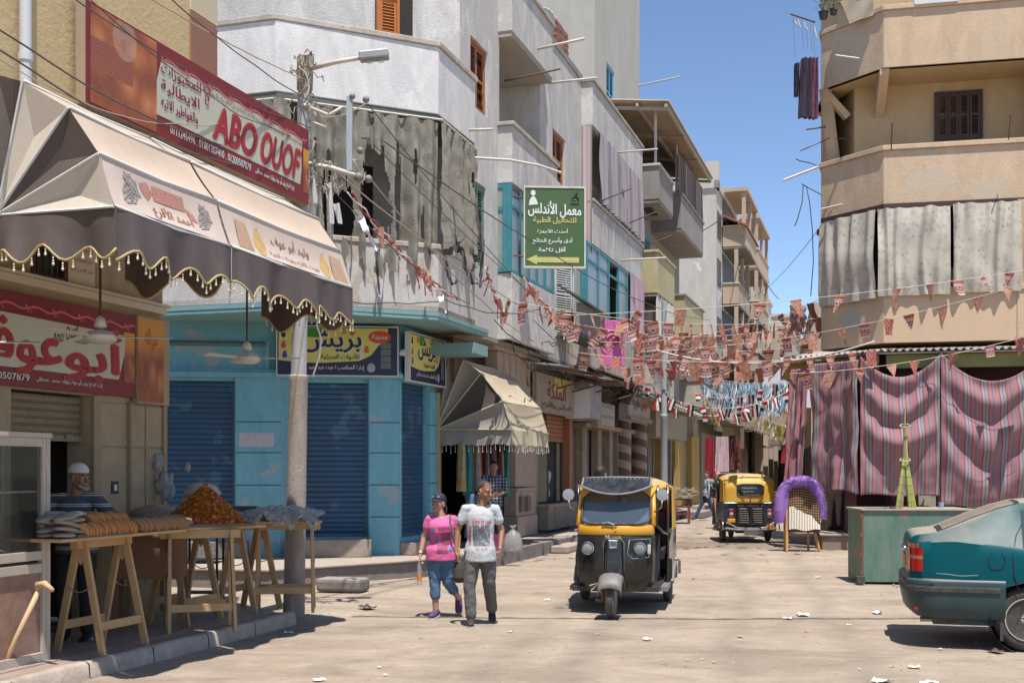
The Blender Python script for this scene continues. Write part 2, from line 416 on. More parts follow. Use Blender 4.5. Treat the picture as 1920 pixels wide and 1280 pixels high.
# ---------------------------------------------------------------- ground
def ground_mat():
 m,t,b=nodes_of('dusty_street')
 p=t.nodes.new('ShaderNodeNewGeometry').outputs['Position']
 c=mixc(t,noise_(t,p,.55,10,.68),(.24,.185,.135),(.50,.405,.305))
 f=ramp(t,[(.44,(0,0,0)),(.68,(1,1,1))]);t.links.new(noise_(t,mapping(t,p,(.35,.9,1)),1.1,9,.7,.8),f.inputs[0])
 c=mixc(t,math_(t,'MULTIPLY',f.outputs[0],.85),c,(.22,.17,.13))
 f=ramp(t,[(.5,(0,0,0)),(.72,(1,1,1))]);t.links.new(noise_(t,p,2.6,9,.75),f.inputs[0])
 c=mixc(t,math_(t,'MULTIPLY',f.outputs[0],.45),c,(.52,.43,.345))
 # long tyre tracks running up the street, slightly curved
 sx=t.nodes.new('ShaderNodeSeparateXYZ');t.links.new(p,sx.inputs[0])
 for off,wd,dk in((1.0,.28,.4),(2.45,.25,.35),(3.6,.3,.35),(.2,.35,.3)):
  xx=math_(t,'SUBTRACT',sx.outputs[0],math_(t,'ADD',math_(t,'MULTIPLY',sx.outputs[1],.2),off-2.6))
  xx=math_(t,'ADD',xx,math_(t,'MULTIPLY',noise_(t,p,.22,2),1.2))
  g=math_(t,'SUBTRACT',1,math_(t,'MULTIPLY',math_(t,'ABSOLUTE',math_(t,'SUBTRACT',xx,.6)),1/wd));g=math_(t,'MAXIMUM',g,0)
  c=mixc(t,math_(t,'MULTIPLY',math_(t,'MULTIPLY',g,dk*2.2),noise_(t,p,3,6)),c,(.20,.16,.13))
 dv=t.nodes.new('ShaderNodeVectorMath');dv.operation='ADD';nz_=t.nodes.new('ShaderNodeTexNoise');nz_.inputs['Scale'].default_value=1.2;nz_.inputs['Detail'].default_value=6;t.links.new(p,nz_.inputs['Vector']);t.links.new(p,dv.inputs[0]);t.links.new(nz_.outputs['Color'],dv.inputs[1])
 ve=t.nodes.new('ShaderNodeTexVoronoi');ve.feature='DISTANCE_TO_EDGE';ve.inputs['Scale'].default_value=.38;t.links.new(dv.outputs[0],ve.inputs['Vector'])
 f=ramp(t,[(.002,(1,1,1)),(.007,(0,0,0))]);t.links.new(ve.outputs['Distance'],f.inputs[0]);c=mixc(t,math_(t,'MULTIPLY',math_(t,'MULTIPLY',f.outputs[0],.42),noise_(t,p,.8,4)),c,(.13,.10,.08))
 f=ramp(t,[(.56,(0,0,0)),(.68,(1,1,1))]);t.links.new(noise_(t,p,.9,6,.6,.4),f.inputs[0]);c=mixc(t,math_(t,'MULTIPLY',f.outputs[0],.5),c,(.19,.145,.11))
 # wet dark patch further up the street
 g=t.nodes.new('ShaderNodeVectorMath');g.operation='SUBTRACT';t.links.new(p,g.inputs[0]);g.inputs[1].default_value=(5.4,28.6,0)
 mm=mapping(t,g.outputs[0],(.22,.55,1));ln=t.nodes.new('ShaderNodeVectorMath');ln.operation='LENGTH';t.links.new(mm,ln.inputs[0])
 f=ramp(t,[(.55,(1,1,1)),(.95,(0,0,0))]);t.links.new(math_(t,'ADD',ln.outputs['Value'],math_(t,'MULTIPLY',math_(t,'SUBTRACT',noise_(t,p,1.3,6),.5),1.1)),f.inputs[0])
 c=mixc(t,math_(t,'MULTIPLY',f.outputs[0],.6),c,(.15,.115,.09))
 # fine speckles of grit
 vo=t.nodes.new('ShaderNodeTexVoronoi');vo.inputs['Scale'].default_value=9;t.links.new(p,vo.inputs['Vector'])
 f=ramp(t,[(.05,(1,1,1)),(.09,(0,0,0))]);t.links.new(vo.outputs['Distance'],f.inputs[0])
 c=mixc(t,math_(t,'MULTIPLY',f.outputs[0],.55),c,(.19,.16,.14))
 vo=t.nodes.new('ShaderNodeTexVoronoi');vo.inputs['Scale'].default_value=3.7;t.links.new(p,vo.inputs['Vector'])
 f=ramp(t,[(.025,(1,1,1)),(.04,(0,0,0))]);t.links.new(vo.outputs['Distance'],f.inputs[0])
 c=mixc(t,math_(t,'MULTIPLY',f.outputs[0],.6),c,(.6,.55,.5))
 t.links.new(c,b.inputs['Base Color']);b.inputs['Roughness'].default_value=.92
 h=math_(t,'ADD',noise_(t,p,16,10,.75),math_(t,'MULTIPLY',noise_(t,p,1.5,5),3))
 bump_(t,b,h,1.0,.028);return m
GM=ground_mat()
def gz(x,y):
 if y<6 or y>60:return 0
 return .018*noise.noise(Vector((x*.45,y*.45,0)))+.008*noise.noise(Vector((x*1.7,y*1.7,3)))-.012
g=MB();xs=[-300,-60,-12]+[-6+i*.3 for i in range(70)]+[18,60,300];ys=[-200,-20,4]+[8+i*.35 for i in range(80)]+[40,46,54,70,100,160,500]
g.add([(x,y,gz(x,y)if-6<=x<=15 and 8<=y<=36 else-.012)for y in ys for x in xs],[(j*len(xs)+i,j*len(xs)+i+1,(j+1)*len(xs)+i+1,(j+1)*len(xs)+i)for j in range(len(ys)-1)for i in range(len(xs)-1)])
g.build('ground',GM,smooth=True,kind='structure')
def raised(pts,w0,name,mat,label,cat,hgt=.012):
 """irregular low ridge of packed dirt following a polyline on the street"""
 m=MB();rg=[]
 for i,(x,y)in enumerate(pts):
  a=random.uniform(.5,1.4)*w0;h=hgt*random.uniform(.6,1.4);z=gz(x,y)
  rg.append([Vector((x,y-a,z-.004)),Vector((x,y-a*.45,z+h)),Vector((x+random.uniform(-.02,.02),y,z+h*.5)),Vector((x,y+a*.45,z+h*.8)),Vector((x,y+a,z-.004))])
 m.rings(rg,False,False);return m.build(name,mat,smooth=True)
 # the long tarred seam across the street
pts=[]
x=-2.0
while x<6.2:
 y=14.55-.06*math.sin(x*.5)-max(0,x-2)*.03+random.uniform(-.02,.02);pts.append((x,y));x+=.12
seam=raised(pts,.045,'road_seam',M('tar_seam',(.13,.10,.075),.95,.3,12,(.05,.04,.03),.4),'','');seam['kind']='structure'
for(px,py,sx_,sy_,c,l)in((-2.15,14.9,.45,.22,'pale','low heap of pale dirt spilling off the end of the bakery kerb'),(-.55,17.9,.42,.1,'straw','flat smear of brown straw and dust on the street behind the couple'),(6.7,18.35,.8,.16,'dark','swept line of rubble and ash along the foot of the green bin')):
 m=MB()
 def fn(u,v,px=px,py=py,sx_=sx_,sy_=sy_):
  a=(u-.5)*2;b_=(v-.5)*2;r=min(1,math.hypot(a,b_));X=px+a*sx_;Y=py+b_*sy_
  return(X,Y,gz(X,Y)-.01+(1-r*r)*(.045 if c!='straw' else .018)*(.6+noise.noise(Vector((X*9,Y*9,1)))))
 m.grid(fn,30,16)
 if c=='dark':
  for i in range(60):X=px+random.uniform(-1,1)*sx_;Y=py+random.uniform(-1,1)*sy_;s=random.uniform(.01,.035);m.ball((X,Y,gz(X,Y)+s*.4),s,s*.8,s*.6,5,4)
 o=m.build('dirt_heap',M('heap_'+c,{'pale':(.45,.38,.30),'straw':(.30,.22,.13),'dark':(.25,.22,.2)}[c],.95,.25,14,(.14,.1,.08),.4,False,.8,40),smooth=True)
 o['label']=l;o['category']='dirt';o['kind']='stuff'
 # ---------------------------------------------------------------- frames
A0=Frame(-4.17,14.0,17.4)
BL=Frame(-2.005,21.0,82.0)
S=Frame(-2.005,21.0,17.4)
C=Frame(7.445,23.5,102.5,1.15)  # last argument scales the right corner building about the camera, likewise below
D=Frame(7.445,23.5,146.8,1.15)
# ================================================================ bakery building
bk=thing('bakery_building','yellow plastered bakery building with stone clad shopfront under the striped brown awning','building',A0.m)
m=MB();wall_holes(m,-16,0,.14,4.35,0,.3,[(-2.56,-1.34,.14,2.62),(-2.25,-1.75,3.76,4.2)])
m.build('ground_floor_wall',BAKE_L,bk)
m=MB();m.box(-.3,0,.3,7,.14,4.35);m.build('side_wall',BAKE_L,bk)
m=MB()
for a,b in((-1.30,-.72),(-.66,-.38),(-.36,-.02)):
 for z0,z1 in((.5,1.28),(1.30,2.06),(2.08,2.56)):
  c_=MB();c_.box(a,b,-.02,-.001,z0,z1);c_.build('stone_panel',BAKE_L,bk,bevel=.006)
m=MB();m.box(-16,-.0,-.06,0,3.66,3.74);m.box(-16,.05,-.09,0,3.745,3.775);m.build('ledge',M('pale_ledge',(.6,.52,.4),.8,.08,3),bk)
m=MB();m.box(-.72,-.68,-.07,-.0,.14,2.58);m.box(-.045,.03,-.05,-.0,.14,2.58)
m.box(-1.34,-1.22,-.05,0,.14,2.62);m.build('door_pilaster',M('brown_stone_pilaster',(.33,.23,.13),.7,.12,3),bk,bevel=.006)
m=MB();m.box(-2.6,-1.3,.3,3.4,.10,.14);m.box(-3.6,-.8,3.4,3.5,.14,3);m.box(-3.6,-3.5,.3,3.4,.14,3);m.box(-.9,-.8,.3,3.4,.14,3);m.box(-3.6,-.8,.3,3.5,2.95,3.05)
m.build('shop_interior',M('brown_room_wall',(.12,.09,.06),.9,.15,2),bk)
roller(bk,-2.54,-1.36,.12,2.12,2.6,M('dull_brass_shutter',(.30,.24,.16),.5,.12,5,(.15,.1,.06),.4,metal=.3),.08)
roller(bk,-2.54,-2.12,.6,.14,2.0,M('dark_green_shutter',(.05,.06,.055),.5,.12,5),.09,label='narrow dark inner shutter beside the doorway')
m=MB();m.box(-2.0,-1.65,1.2,1.26,.14,1.95);m.build('inner_door',M('grey_inner_door',(.16,.14,.12),.7,.1,3),bk)
# brown window with bars above the ledge
m=MB()
for a,b in((-2.28,-2.22),(-1.79,-1.73)):m.box(a,b,-.02,.1,3.76,4.22)
m.box(-2.22,-1.79,-.02,.1,4.16,4.22);m.box(-2.22,-1.79,-.02,.1,3.76,3.82);fr=m.build('window_frame',DKWOOD,bk)
for i in range(4):MB().box(-2.22+.1*i+.04,-2.22+.1*i+.055,.0,.02,3.82,4.16).build('window_bar',DKWOOD,fr)
MB().box(-2.22,-1.79,.05,.06,3.82,4.16).build('pane',WINGL,fr)
# first floor that juts out over the pavement
m=MB();wall_holes(m,-16,-1.04,4.35,9.5,-1.35,-1.15,[(-2.45,-1.62,6.7,8.6)]);m.box(-1.24,-1.04,-1.15,0,4.35,9.5);m.box(-1.04,-.0,0,.2,4.35,9.5);m.build('first_floor_wall',BAKE,bk)
m=MB();m.box(-16,-1.04,-1.35,0,4.36,4.5);m.box(-1.04,0,0,7,4.36,4.5);m.build('floor_slab',BAKE_L,bk)
for i,(z0,z1,mt)in enumerate(((6.0,6.55,0),(6.58,7.02,1),(7.05,7.45,0),(7.48,8.4,1))):
 MB().box(-1.52,-1.02,-1.37,-1.1,z0,z1).build('corner_panel',M('red_brown_band',(.27,.13,.085),.85,.08,3)if mt==0 else M('cream_band',(.55,.46,.32),.85,.06,3),bk)
louvre(bk,-2.43,-1.66,-1.33,6.75,8.5,M('grey_blue_shutter',(.20,.27,.30),.7,.12,6),4,frame=M('grey_blue_shutter',(.2,.27,.3)))
m=MB();m.tube([(-4.05,-1.42,4.4),(-4.05,-1.42,9.5)],.05,10)
for z in(5.2,6.6,8):m.tube([(-4.05,-1.42,z),(-4.05,-1.42,z+.06)],.06,10)
m.build('drainpipe',M('white_pipe',(.55,.55,.57),.5,.05,3),bk,smooth='auto')
m=MB();m.box(-1.0,.1,-.9,-.6,7.6,9.5);m.build('side_pilaster',BAKE,bk)
# small fittings
for x,z in((-.95,1.62),):
 m=MB();m.box(x-.06,x+.06,-.032,-.02,z-.07,z+.07);o=m.build('switch_plate',DKWOOD,bk);MB().box(x-.025,x+.025,-.04,-.032,z-.035,z+.035).build('switch',WHITEL,o)
m=MB();m.box(-1.72,-1.28,-.012,-.004,3.8,4.3)
ps=m.build('wall_poster',M('cream_poster',(.6,.54,.42),.6,.04,5),bk)
for i,s in enumerate(('شوارع الروزبين والحلويات','عيش فينو وبلدي يوميا','مخبز افرنجي بلدي')):lettering(s,-1.68,-1.32,4.13-i*.11,4.2-i*.11,M('red_print',(.33,.02,.025),.5,.05),ps,y=-.014)
# pavement in front of the bakery, with its kerb
m=MB();slab(m,[(-16,0),(-16,1.42),(-.05,1.42),(.35,1.3),(1.2,.2),(1.0,0)],.0,.135)
o=m.build('pavement',M('reddish_marble_floor',(.22,.14,.115),.45,.2,5,(.33,.26,.22),.5,False,.15,30,dust=.35),kind='structure');o.matrix_world=A0.m
tm=MB().box(-.147,.147,-.147,.147,0,.008)
tile=None
for i in range(15):
 for j in range(4):
  q=tm.build('tile',MATS['reddish_marble_floor'],o)if tile is None else clone(tile,o)
  tile=tile or q;q.location=(-4.6+i*.3+.15,-.15-j*.3-.05,.134+random.uniform(0,.003));q.rotation_euler.z=R(random.choice((0,90,180)))
KERB=M('kerb_concrete',(.48,.40,.32),.9,.12,3,(.22,.18,.15),.5,False,.9,20)
kb=thing('kerb','worn grey concrete kerb edging the bakery pavement','kerb',A0.m);kb['kind']='structure'
x=-12.0
while x<.3:
 L=.95;m=MB();m.grid(lambda u,v:(x+.006+(L-.012)*u,[-1.42,-1.44,-1.55,-1.585,-1.60][round(v*4)]+.012*noise.noise(Vector((x*5+u*6,v*3,0))),[.0,.142,.146,.125,-.03][round(v*4)]+.008*noise.noise(Vector((x*5+u*7,v*5,5)))),10,4)
 m.build('kerbstone',KERB,kb,smooth=True);x+=L
m=MB();m.tube([(.3,-1.51,.06),(.42,-1.45,.055),(.55,-1.35,.04)],[.09,.085,.06],8);m.build('kerb_end',KERB,kb,smooth=True)
# ---------------------------------------------------------------- bakery signs
def picture(name,kind):
 def fn(t,u,v,uv,pos):
  vo=t.nodes.new('ShaderNodeTexVoronoi');vo.inputs['Scale'].default_value=1;vo.feature='F1'
  t.links.new(mapping(t,uv,(3.4,3.2,1)),vo.inputs['Vector'])
  r=ramp(t,[(0,(.62,.33,.13)),(.25,(.48,.19,.06)),(.5,(.26,.07,.025)),(.75,(.09,.02,.012))]);t.links.new(vo.outputs['Distance'],r.inputs[0])
  c=mixc(t,noise_(t,uv,9,6,.7),r.outputs[0],(.4,.12,.05))
  if kind=='basket':
   wv=t.nodes.new('ShaderNodeTexWave');wv.inputs['Scale'].default_value=14;wv.inputs['Distortion'].default_value=3;wv.bands_direction='Y';t.links.new(uv,wv.inputs['Vector'])
   wk=mixc(t,wv.outputs['Fac'],(.10,.02,.015),(.45,.15,.09))
   f=math_(t,'MULTIPLY',math_(t,'LESS_THAN',v,.68),math_(t,'GREATER_THAN',v,.36));f=math_(t,'MULTIPLY',f,math_(t,'LESS_THAN',u,.62))
   c=mixc(t,f,c,wk)
   g=t.nodes.new('ShaderNodeVectorMath');g.operation='DISTANCE';t.links.new(mapping(t,uv,(1,.8,1)),g.inputs[0]);g.inputs[1].default_value=(.5,.66,0)
   r2=ramp(t,[(.17,(1,1,1)),(.19,(0,0,0))]);t.links.new(g.outputs['Value'],r2.inputs[0])
   c=mixc(t,math_(t,'MULTIPLY',r2.outputs[0],math_(t,'MULTIPLY',noise_(t,uv,9,5),.7)),c,(.55,.40,.30))
  else:
   f=ramp(t,[(.5,(0,0,0)),(.8,(1,1,1))]);t.links.new(v,f.inputs[0]);c=mixc(t,f.outputs[0],c,(.62,.26,.03))
  return c
 return uvmat(name,fn,.5,0)
REDP=M('red_print',(.33,.02,.025),.5,.05);DRED=M('dark_red_banner',(.20,.018,.02),.5,.12,3);CRM=M('sign_cream',(.50,.50,.40),.55,.05,6,(.42,.42,.32),.3);WPR=M('white_print',(.7,.7,.68),.5,.03);MAR=M('maroon_print',(.24,.01,.05),.5,.03);LRED=M('light_red_print',(.55,.13,.12),.5,.03)
def uvpanel(mb,x0,x1,z0,z1,y):return mb.add([(x0,y,z0),(x1,y,z0),(x1,y,z1),(x0,y,z1)],[(0,1,2,3)],[(0,0),(1,0),(1,1),(0,1)])
def wavy_ribbon(x0,x1,z,amp,per,w_,y):
 m=MB();n=int((x1-x0)/per*10);rg=[]
 for i in range(n+1):
  x=x0+(x1-x0)*i/n;zz=z+amp*math.sin((x-x0)/per*2*math.pi);rg.append([Vector((x,y,zz-w_/2)),Vector((x,y,zz+w_/2))])
 m.rings(rg,False,False)
 k=int((x1-x0)/per)
 for i in range(k+1):
  x=x0+per*i;
  for a in(-1,1):m.poly([(x,y-.001,z),(x+a*w_*2.4,y-.001,z+w_*1.6),(x+a*w_*2.6,y-.001,z+w_*.2)][::(1 if a>0 else-1)]);m.poly([(x,y-.001,z),(x+a*w_*1.7,y-.001,z-w_*1.9),(x+a*w_*.8,y-.001,z-w_*2.1)][::(-1 if a>0 else 1)])
 return m
p=1.5;sm=A0.m@Matrix.Translation((0,-p,0))
x0,x1,z0,z1=A0.lx(160,p),A0.lx(578,p),5.05,5.96
sg=thing('shop_sign','long red and cream bakery sign reading ABO OUOF above the awning','sign',sm)
m=MB();m.box(x0,x1,0,.10,z0,z1);m.build('sign_board',M('sign_back_board',(.36,.27,.18),.8,.15,5),sg)
m=MB();m.box(x0+1.0,x1+.02,.11,.2,z1-.5,z1+.05);m.build('timber_batten',M('raw_batten',(.45,.32,.2),.8,.15,5),sg)
m=MB();uvpanel(m,x0+.0,x1,z0,z1,-.003);m.build('banner',DRED,sg)
m=MB();xl=x0+.98
m.poly([(xl-.03,-.005,z0+.2),(x1-.22,-.005,z0+.2)]+[(x1-.15-.05*math.sin(k)**2,-.005,z0+.2+.55*k/3)for k in(1,2,3)]+[(xl+.16,-.005,z0+.755)]);m.build('cream_field',CRM,sg)
m=MB();uvpanel(m,x0+.06,xl+.08,z0+.02,z1-.02,-.006);m.build('bread_picture',picture('bread_basket_print','basket'),sg)
m=MB();uvpanel(m,x1-.14,x1-.0,z0+.13,z1-.25,-.006);m.build('bread_picture',picture('bread_print','bread'),sg)
wavy_ribbon(xl+.2,x1-.05,z1-.15,.015,.42,.02,-.008).build('ribbon',LRED,sg)
for i,s in enumerate(('للمخبوزات','الايطالية','والفواطير الاتيه')):lettering(s,xl+.15,xl+.85-i*.03,z0+.60-i*.165,z0+.73-i*.165,MAR,sg,y=-.008,bold=.02)
sl_=-.0
lettering('ABO',xl+1.12,xl+1.98,z0+.24,z0+.60,M('print_highlight',(.45,.06,.06),.5),sg,y=-.008,bold=.075,shear=.25)
lettering('OUOF',xl+2.08,x1-.25,z0+.24,z0+.60,M('print_highlight',(.45,.06,.06),.5),sg,y=-.008,bold=.075,shear=.25)
lettering('ABO',xl+1.14,xl+1.96,z0+.245,z0+.59,REDP,sg,y=-.0095,bold=.045,shear=.25)
lettering('OUOF',xl+2.10,x1-.27,z0+.245,z0+.59,REDP,sg,y=-.0095,bold=.045,shear=.25)
lettering('ولولا إذ دخلت جنتك قلت ما شاء الله لا قوة إلا بالله إن ترن انا اقل منك مالا وولدا',xl+1.02,x1-.62,z0+.655,z0+.72,MAR,sg,y=-.008)
lettering('لقضاء الحاج احمد الاقرع',x1-.58,x1-.17,z0+.655,z0+.72,MAR,sg,y=-.008)
lettering('0111246496 . 01001307410 . 01200507879',xl+.3,xl+1.85,z0+.075,z0+.155,WPR,sg,y=-.008,bold=.01)
lettering('إدارة الحاج/ وليد أبو عوف واولاده محمد . مصطفى',xl+1.95,x1-.38,z0+.065,z0+.165,WPR,sg,y=-.008,bold=.01)
m=MB()
cx,cz=xl+.96,z0+.60
m.tube([(cx+.035*math.cos(a),-.01,cz+.05*math.sin(a))for a in[i*.5 for i in range(14)]],.005,4);m.tube([(cx+.06*math.cos(a)*(1+.2*math.sin(5*a)),-.01,cz+.1+.035*math.sin(a))for a in[i*.4 for i in range(17)]],.005,4);m.build('chef_emblem',MAR,sg)
sg=thing('shop_sign','large red Arabic bakery sign on the wall beneath the awning','sign',A0.m)
xa,xb,z0,z1=-5.2,-.66,2.64,3.56
m=MB();m.box(xa,xb,-.08,-.03,z0,z1);m.build('sign_board',DRED,sg)
m=MB();m.poly([(xa,-.084,z0+.18),(xb-.3,-.084,z0+.18),(xb-.2,-.084,z0+.45),(xb-.17,-.084,z0+.68),(xa,-.084,z0+.74)]);m.build('cream_field',CRM,sg)
m=MB();uvpanel(m,xb-.2,xb-.005,z0+.16,z1-.2,-.0835);m.build('bread_picture',MATS['bread_print'],sg)
wavy_ribbon(xa,xb,z1-.13,.018,.4,.024,-.087).build('ribbon',LRED,sg)
lettering('أبو',-1.86,-.94,z0+.12,z0+.70,M('print_highlight',(.45,.06,.06)),sg,y=-.0865,bold=.06);lettering('أبو',-1.85,-.95,z0+.125,z0+.69,REDP,sg,y=-.089,bold=.035)
lettering('عوف',-3.3,-1.92,z0+.12,z0+.66,M('print_highlight',(.45,.06,.06)),sg,y=-.0865,bold=.06);lettering('عوف',-3.29,-1.93,z0+.125,z0+.65,REDP,sg,y=-.089,bold=.035)
lettering('ولولا إذ دخلت جنتك قلت ما شاء الله لا قوة إلا بالله إن ترن انا اقل منك مالا',-3.6,-1.45,z0+.70,z0+.76,MAR,sg,y=-.0865)
lettering('Abo Ouof',-2.05,-1.65,z0+.52,z0+.66,M('black_print',(.02,.02,.02),.5),sg,y=-.0875,slant=.35)
lettering('إدارة الحاج/ وليد أبو عوف وأولاده محمد . مصطفى',-2.3,-1.25,z0+.055,z0+.13,WPR,sg,y=-.0865,bold=.01);lettering('01200507879',-3.1,-2.4,z0+.06,z0+.125,WPR,sg,y=-.0865,bold=.01)
sg=thing('picture_panel','tall orange picture of bread and grain on the bakery corner pillar','sign',A0.m)
m=MB();m.box(-.64,-.01,-.1,-.03,2.58,3.58);m.build('panel_board',BAKE_L,sg)
m=MB();uvpanel(m,-.63,-.13,2.6,3.56,-.104);m.build('bread_picture',picture('grain_print','grain'),sg)
lettering('خير الله',-.5,-.25,3.2,3.45,M('brown_print',(.3,.1,.02),.5),sg,y=-.107)
# ---------------------------------------------------------------- big awning
BEIGE=M('beige_canvas',(.49,.385,.295),.9,.06,1.6,(.38,.28,.22),.3,True,.25,90);BRN=M('brown_canvas',(.085,.062,.055),.6,.12,2,(.14,.11,.1),.3,False,.25,90)
LBEIGE=M('pale_canvas_end',(.55,.49,.41),.9,.06,1.6,(.4,.34,.27),.3,True,.3,90)
PIPG=M('white_piping',(.62,.62,.60),.6);GOLD=M('gold_trim',(.42,.32,.14),.6,.15,30);BEAD=M('pearl_bead',(.75,.7,.55),.25)
aw=thing('awning','big beige and brown domed awning with scalloped beaded valance over the bakery','awning',A0.m)
HO=[(1.42,4.98),(1.67,4.90),(2.10,4.65),(2.38,4.27),(2.52,3.85)]
PV=(1.40,3.86)
def aw_section(xa,xb,capa,capb,nlab):
 for i in range(4):
  (pa,za),(pb,zb)=HO[i],HO[i+1]
  def fn(u,v,pa=pa,za=za,pb=pb,zb=zb,i=i):
   sag=-.035*math.sin(math.pi*u)*math.sin(math.pi*v)-.012*math.sin(math.pi*v)
   return(xa+(xb-xa)*u,-(pa+(pb-pa)*v)-sag*.5,za+(zb-za)*v+sag+.006*noise.noise(Vector((u*6,v*3+i,xa))))
  cloth(aw,fn,24,6,BEIGE if i<3 else M('pale_front_canvas',(.55,.45,.38),.9,.05,1.6,(.42,.33,.26),.3,True,.25,90),'canvas_panel')
 for i in range(1,5):
  MB().tube([(xa,-HO[i][0]-.006,HO[i][1]+.006),((xa+xb)/2,-HO[i][0]-.0,HO[i][1]-.012),(xb,-HO[i][0]-.006,HO[i][1]+.006)],.013,6).build('piping',PIPG,aw,smooth=True)
 for xx,cap in((xa,capa),(xb,capb)):
  if not cap:continue
  s=-1 if xx==xa else 1
  for i in range(4):
   q=MB();a,b=HO[i],HO[i+1]
   q.add([(xx,-PV[0],PV[1]),(xx+s*.01,-a[0],a[1]),(xx+s*.01,-b[0],b[1]),(xx-s*.05,-(PV[0]+a[0]+b[0])/3,(PV[1]+a[1]+b[1])/3)],[(0,1,3),(1,2,3),(2,0,3)])
   q.build('end_gore',(BRN,LBEIGE,BRN,LBEIGE)[i],aw)
   MB().tube([(xx,-PV[0],PV[1]),(xx+s*.02,-b[0],b[1])],.011,6).build('piping',PIPG,aw)
def valance(parent,f,L,mat,drop=.38,per=.52,amp=.11,name='valance',trim=True,bead=True,beadgap=.07,ph=0,bl=.07,fold=.09):
 """f(s) -> (x,y) point and outward (nx,ny); s metres along"""
 def bot(s):return drop-amp+amp*math.cos((s/per+ph)*2*math.pi)+.012*math.sin(s*9)
 n=max(8,int(L/.045))
 def fn(u,v):
  s=u*L;(x,y),(nx,ny)=f(s);o_=(fold*v*(math.sin(s*5.3+ph)+.6*math.sin(s*13.1))*.5+.03*v)*max(0,min(1,s/.2,(L-s)/.2))
  return(x+nx*o_,y+ny*o_,-bot(s)*v)
 vm=MB().grid(fn,n,8).build(name,mat,parent,smooth=True)
 if trim:MB().tube([Vector(fn(i/n,1))+Vector((0,0,-.004))for i in range(n+1)],.011,5).build('trim_cord',GOLD,vm,smooth=True)
 if bead:
  b=MB();s=.03
  while s<L:
   q=Vector(fn(s/L,1));l=bl*random.uniform(.8,1.25)
   b.tube([q,q-Vector((0,0,l))],.0022,3,False)
   for k in range(3):r=.0075 if k<2 else .011;b.ball(q-Vector((0,0,l*(.45+.3*k))),r,r,r*1.4,5,4)
   s+=beadgap
  b.build('bead_fringe',BEAD,vm,kind='stuff')
 return vm
aw_section(-4.365,-2.70,True,False,0);aw_section(-2.66,-.10,False,True,1)
o=bpy.data.objects.new('valance_frame',None)
def vroot(z):
 e=MB().box(-4.36,-.1,-2.53,-2.51,3.845,3.865).build('valance_rail',GALV,aw);return e
vr=vroot(0)
def at_z(o,z):
 for q in(o,):q.location.z=z
 return o
at_z(valance(aw,lambda s:((-4.37+s,-2.53),(0,-1)),1.69,BRN,.43,.42,.06,ph=.1),3.86)
at_z(valance(aw,lambda s:((-2.67+s,-2.53),(0,-1)),2.57,BRN,.43,.44,.06,ph=.4),3.86)
at_z(valance(aw,lambda s:((-4.37,-1.4-s),(-1,0)),1.135,BRN,.40,.37,.06,ph=.2),3.86)
at_z(valance(aw,lambda s:((-.10,-2.52+s),(1,0)),1.14,BRN,.46,.57,.09,ph=.5),3.86)
at_z(valance(aw,lambda s:((-2.68,-2.50+s),(1,0)),1.1,BRN,.44,.55,.09,ph=.5,bead=False),3.86)
for xx in(-4.35,-2.68,-.11):
 m=MB()
 for h in HO[1:]:m.tube([(xx,-PV[0],PV[1]),(xx,-h[0]+.03,h[1]-.03)],.014,6)
 m.build('hoop_frame',GALV,aw)
 # print on the front panels: local frame lying on panel between hoops 3 and 4
dz=HO[3][1]-HO[4][1];dp=HO[4][0]-HO[3][0];tilt=math.atan2(dp,dz)
def panel_mat(x,zc):return Matrix.Translation((x,-(HO[4][0]+.012),HO[4][1]))@Matrix.Rotation(-tilt,4,'X')
FRED=M('faded_red_print',(.42,.19,.15),.8,.1,20);FGR=M('faded_grey_print',(.25,.23,.22),.8,.1,20);FYE=M('faded_gold_print',(.50,.33,.12),.8,.12,20);FBR=M('faded_brown_print',(.42,.27,.17),.8,.2,12)
pm=panel_mat(0,0)
def scribble(x,z,s,mat):
 m=MB()
 for k in range(4):
  m.tube([(x+s*(.35*math.sin(1.7*i+k)+.1*k-.15),-.01,z+s*(.12*k+.30*math.cos(1.3*i+k*2)-.1))for i in range(9)],.006,4)
 o=m.build('calligraphy_emblem',mat,aw);o.matrix_local=pm
scribble(-4.05,.21,.3,FGR);scribble(-2.98,.2,.26,FGR)
m=MB();m.poly([(-3.72,-.006,.22),(-3.26,-.006,.22),(-3.26,-.006,.35),(-3.72,-.006,.35)]);m.poly([(-3.9,-.006,.33),(-3.78,-.006,.36),(-3.72,-.006,.28),(-3.80,-.006,.2),(-3.86,-.006,.24)]);m.poly([(-3.26,-.006,.26),(-3.14,-.006,.22),(-3.1,-.006,.14),(-3.2,-.006,.16)])
m.build('printed_banner',FRED,aw).matrix_local=pm
lettering('لقضاء الحاج',-3.68,-3.30,.24,.33,M('pale_front_canvas',(.55,.45,.38)),aw,y=-.01,m=pm,bold=.01);lettering('احمد الأقرع',-3.78,-3.2,.05,.19,FRED,aw,y=-.008,m=pm,bold=.03)
lettering('وليد أبو عوف',-1.75,-.95,.2,.34,FRED,aw,y=-.008,m=pm,bold=.03);lettering('شوبات الأفراح وتورتات اللبنية',-1.85,-.80,.06,.15,FRED,aw,y=-.008,m=pm,bold=.01)
for x in(-2.02,-.62):
 m=MB();m.poly([(x+.11*math.cos(a)*(1 if math.sin(a)<.3 else .75),-.006,.18+.14*math.sin(a))for a in[i*math.pi/8 for i in range(16)]]);m.build('printed_jar',FYE,aw).matrix_local=pm
 m=MB();m.poly([(x-.05,-.007,.34),(x,-.007,.31),(x+.06,-.007,.36),(x,-.007,.30)]);m.build('printed_bow',FRED,aw).matrix_local=pm
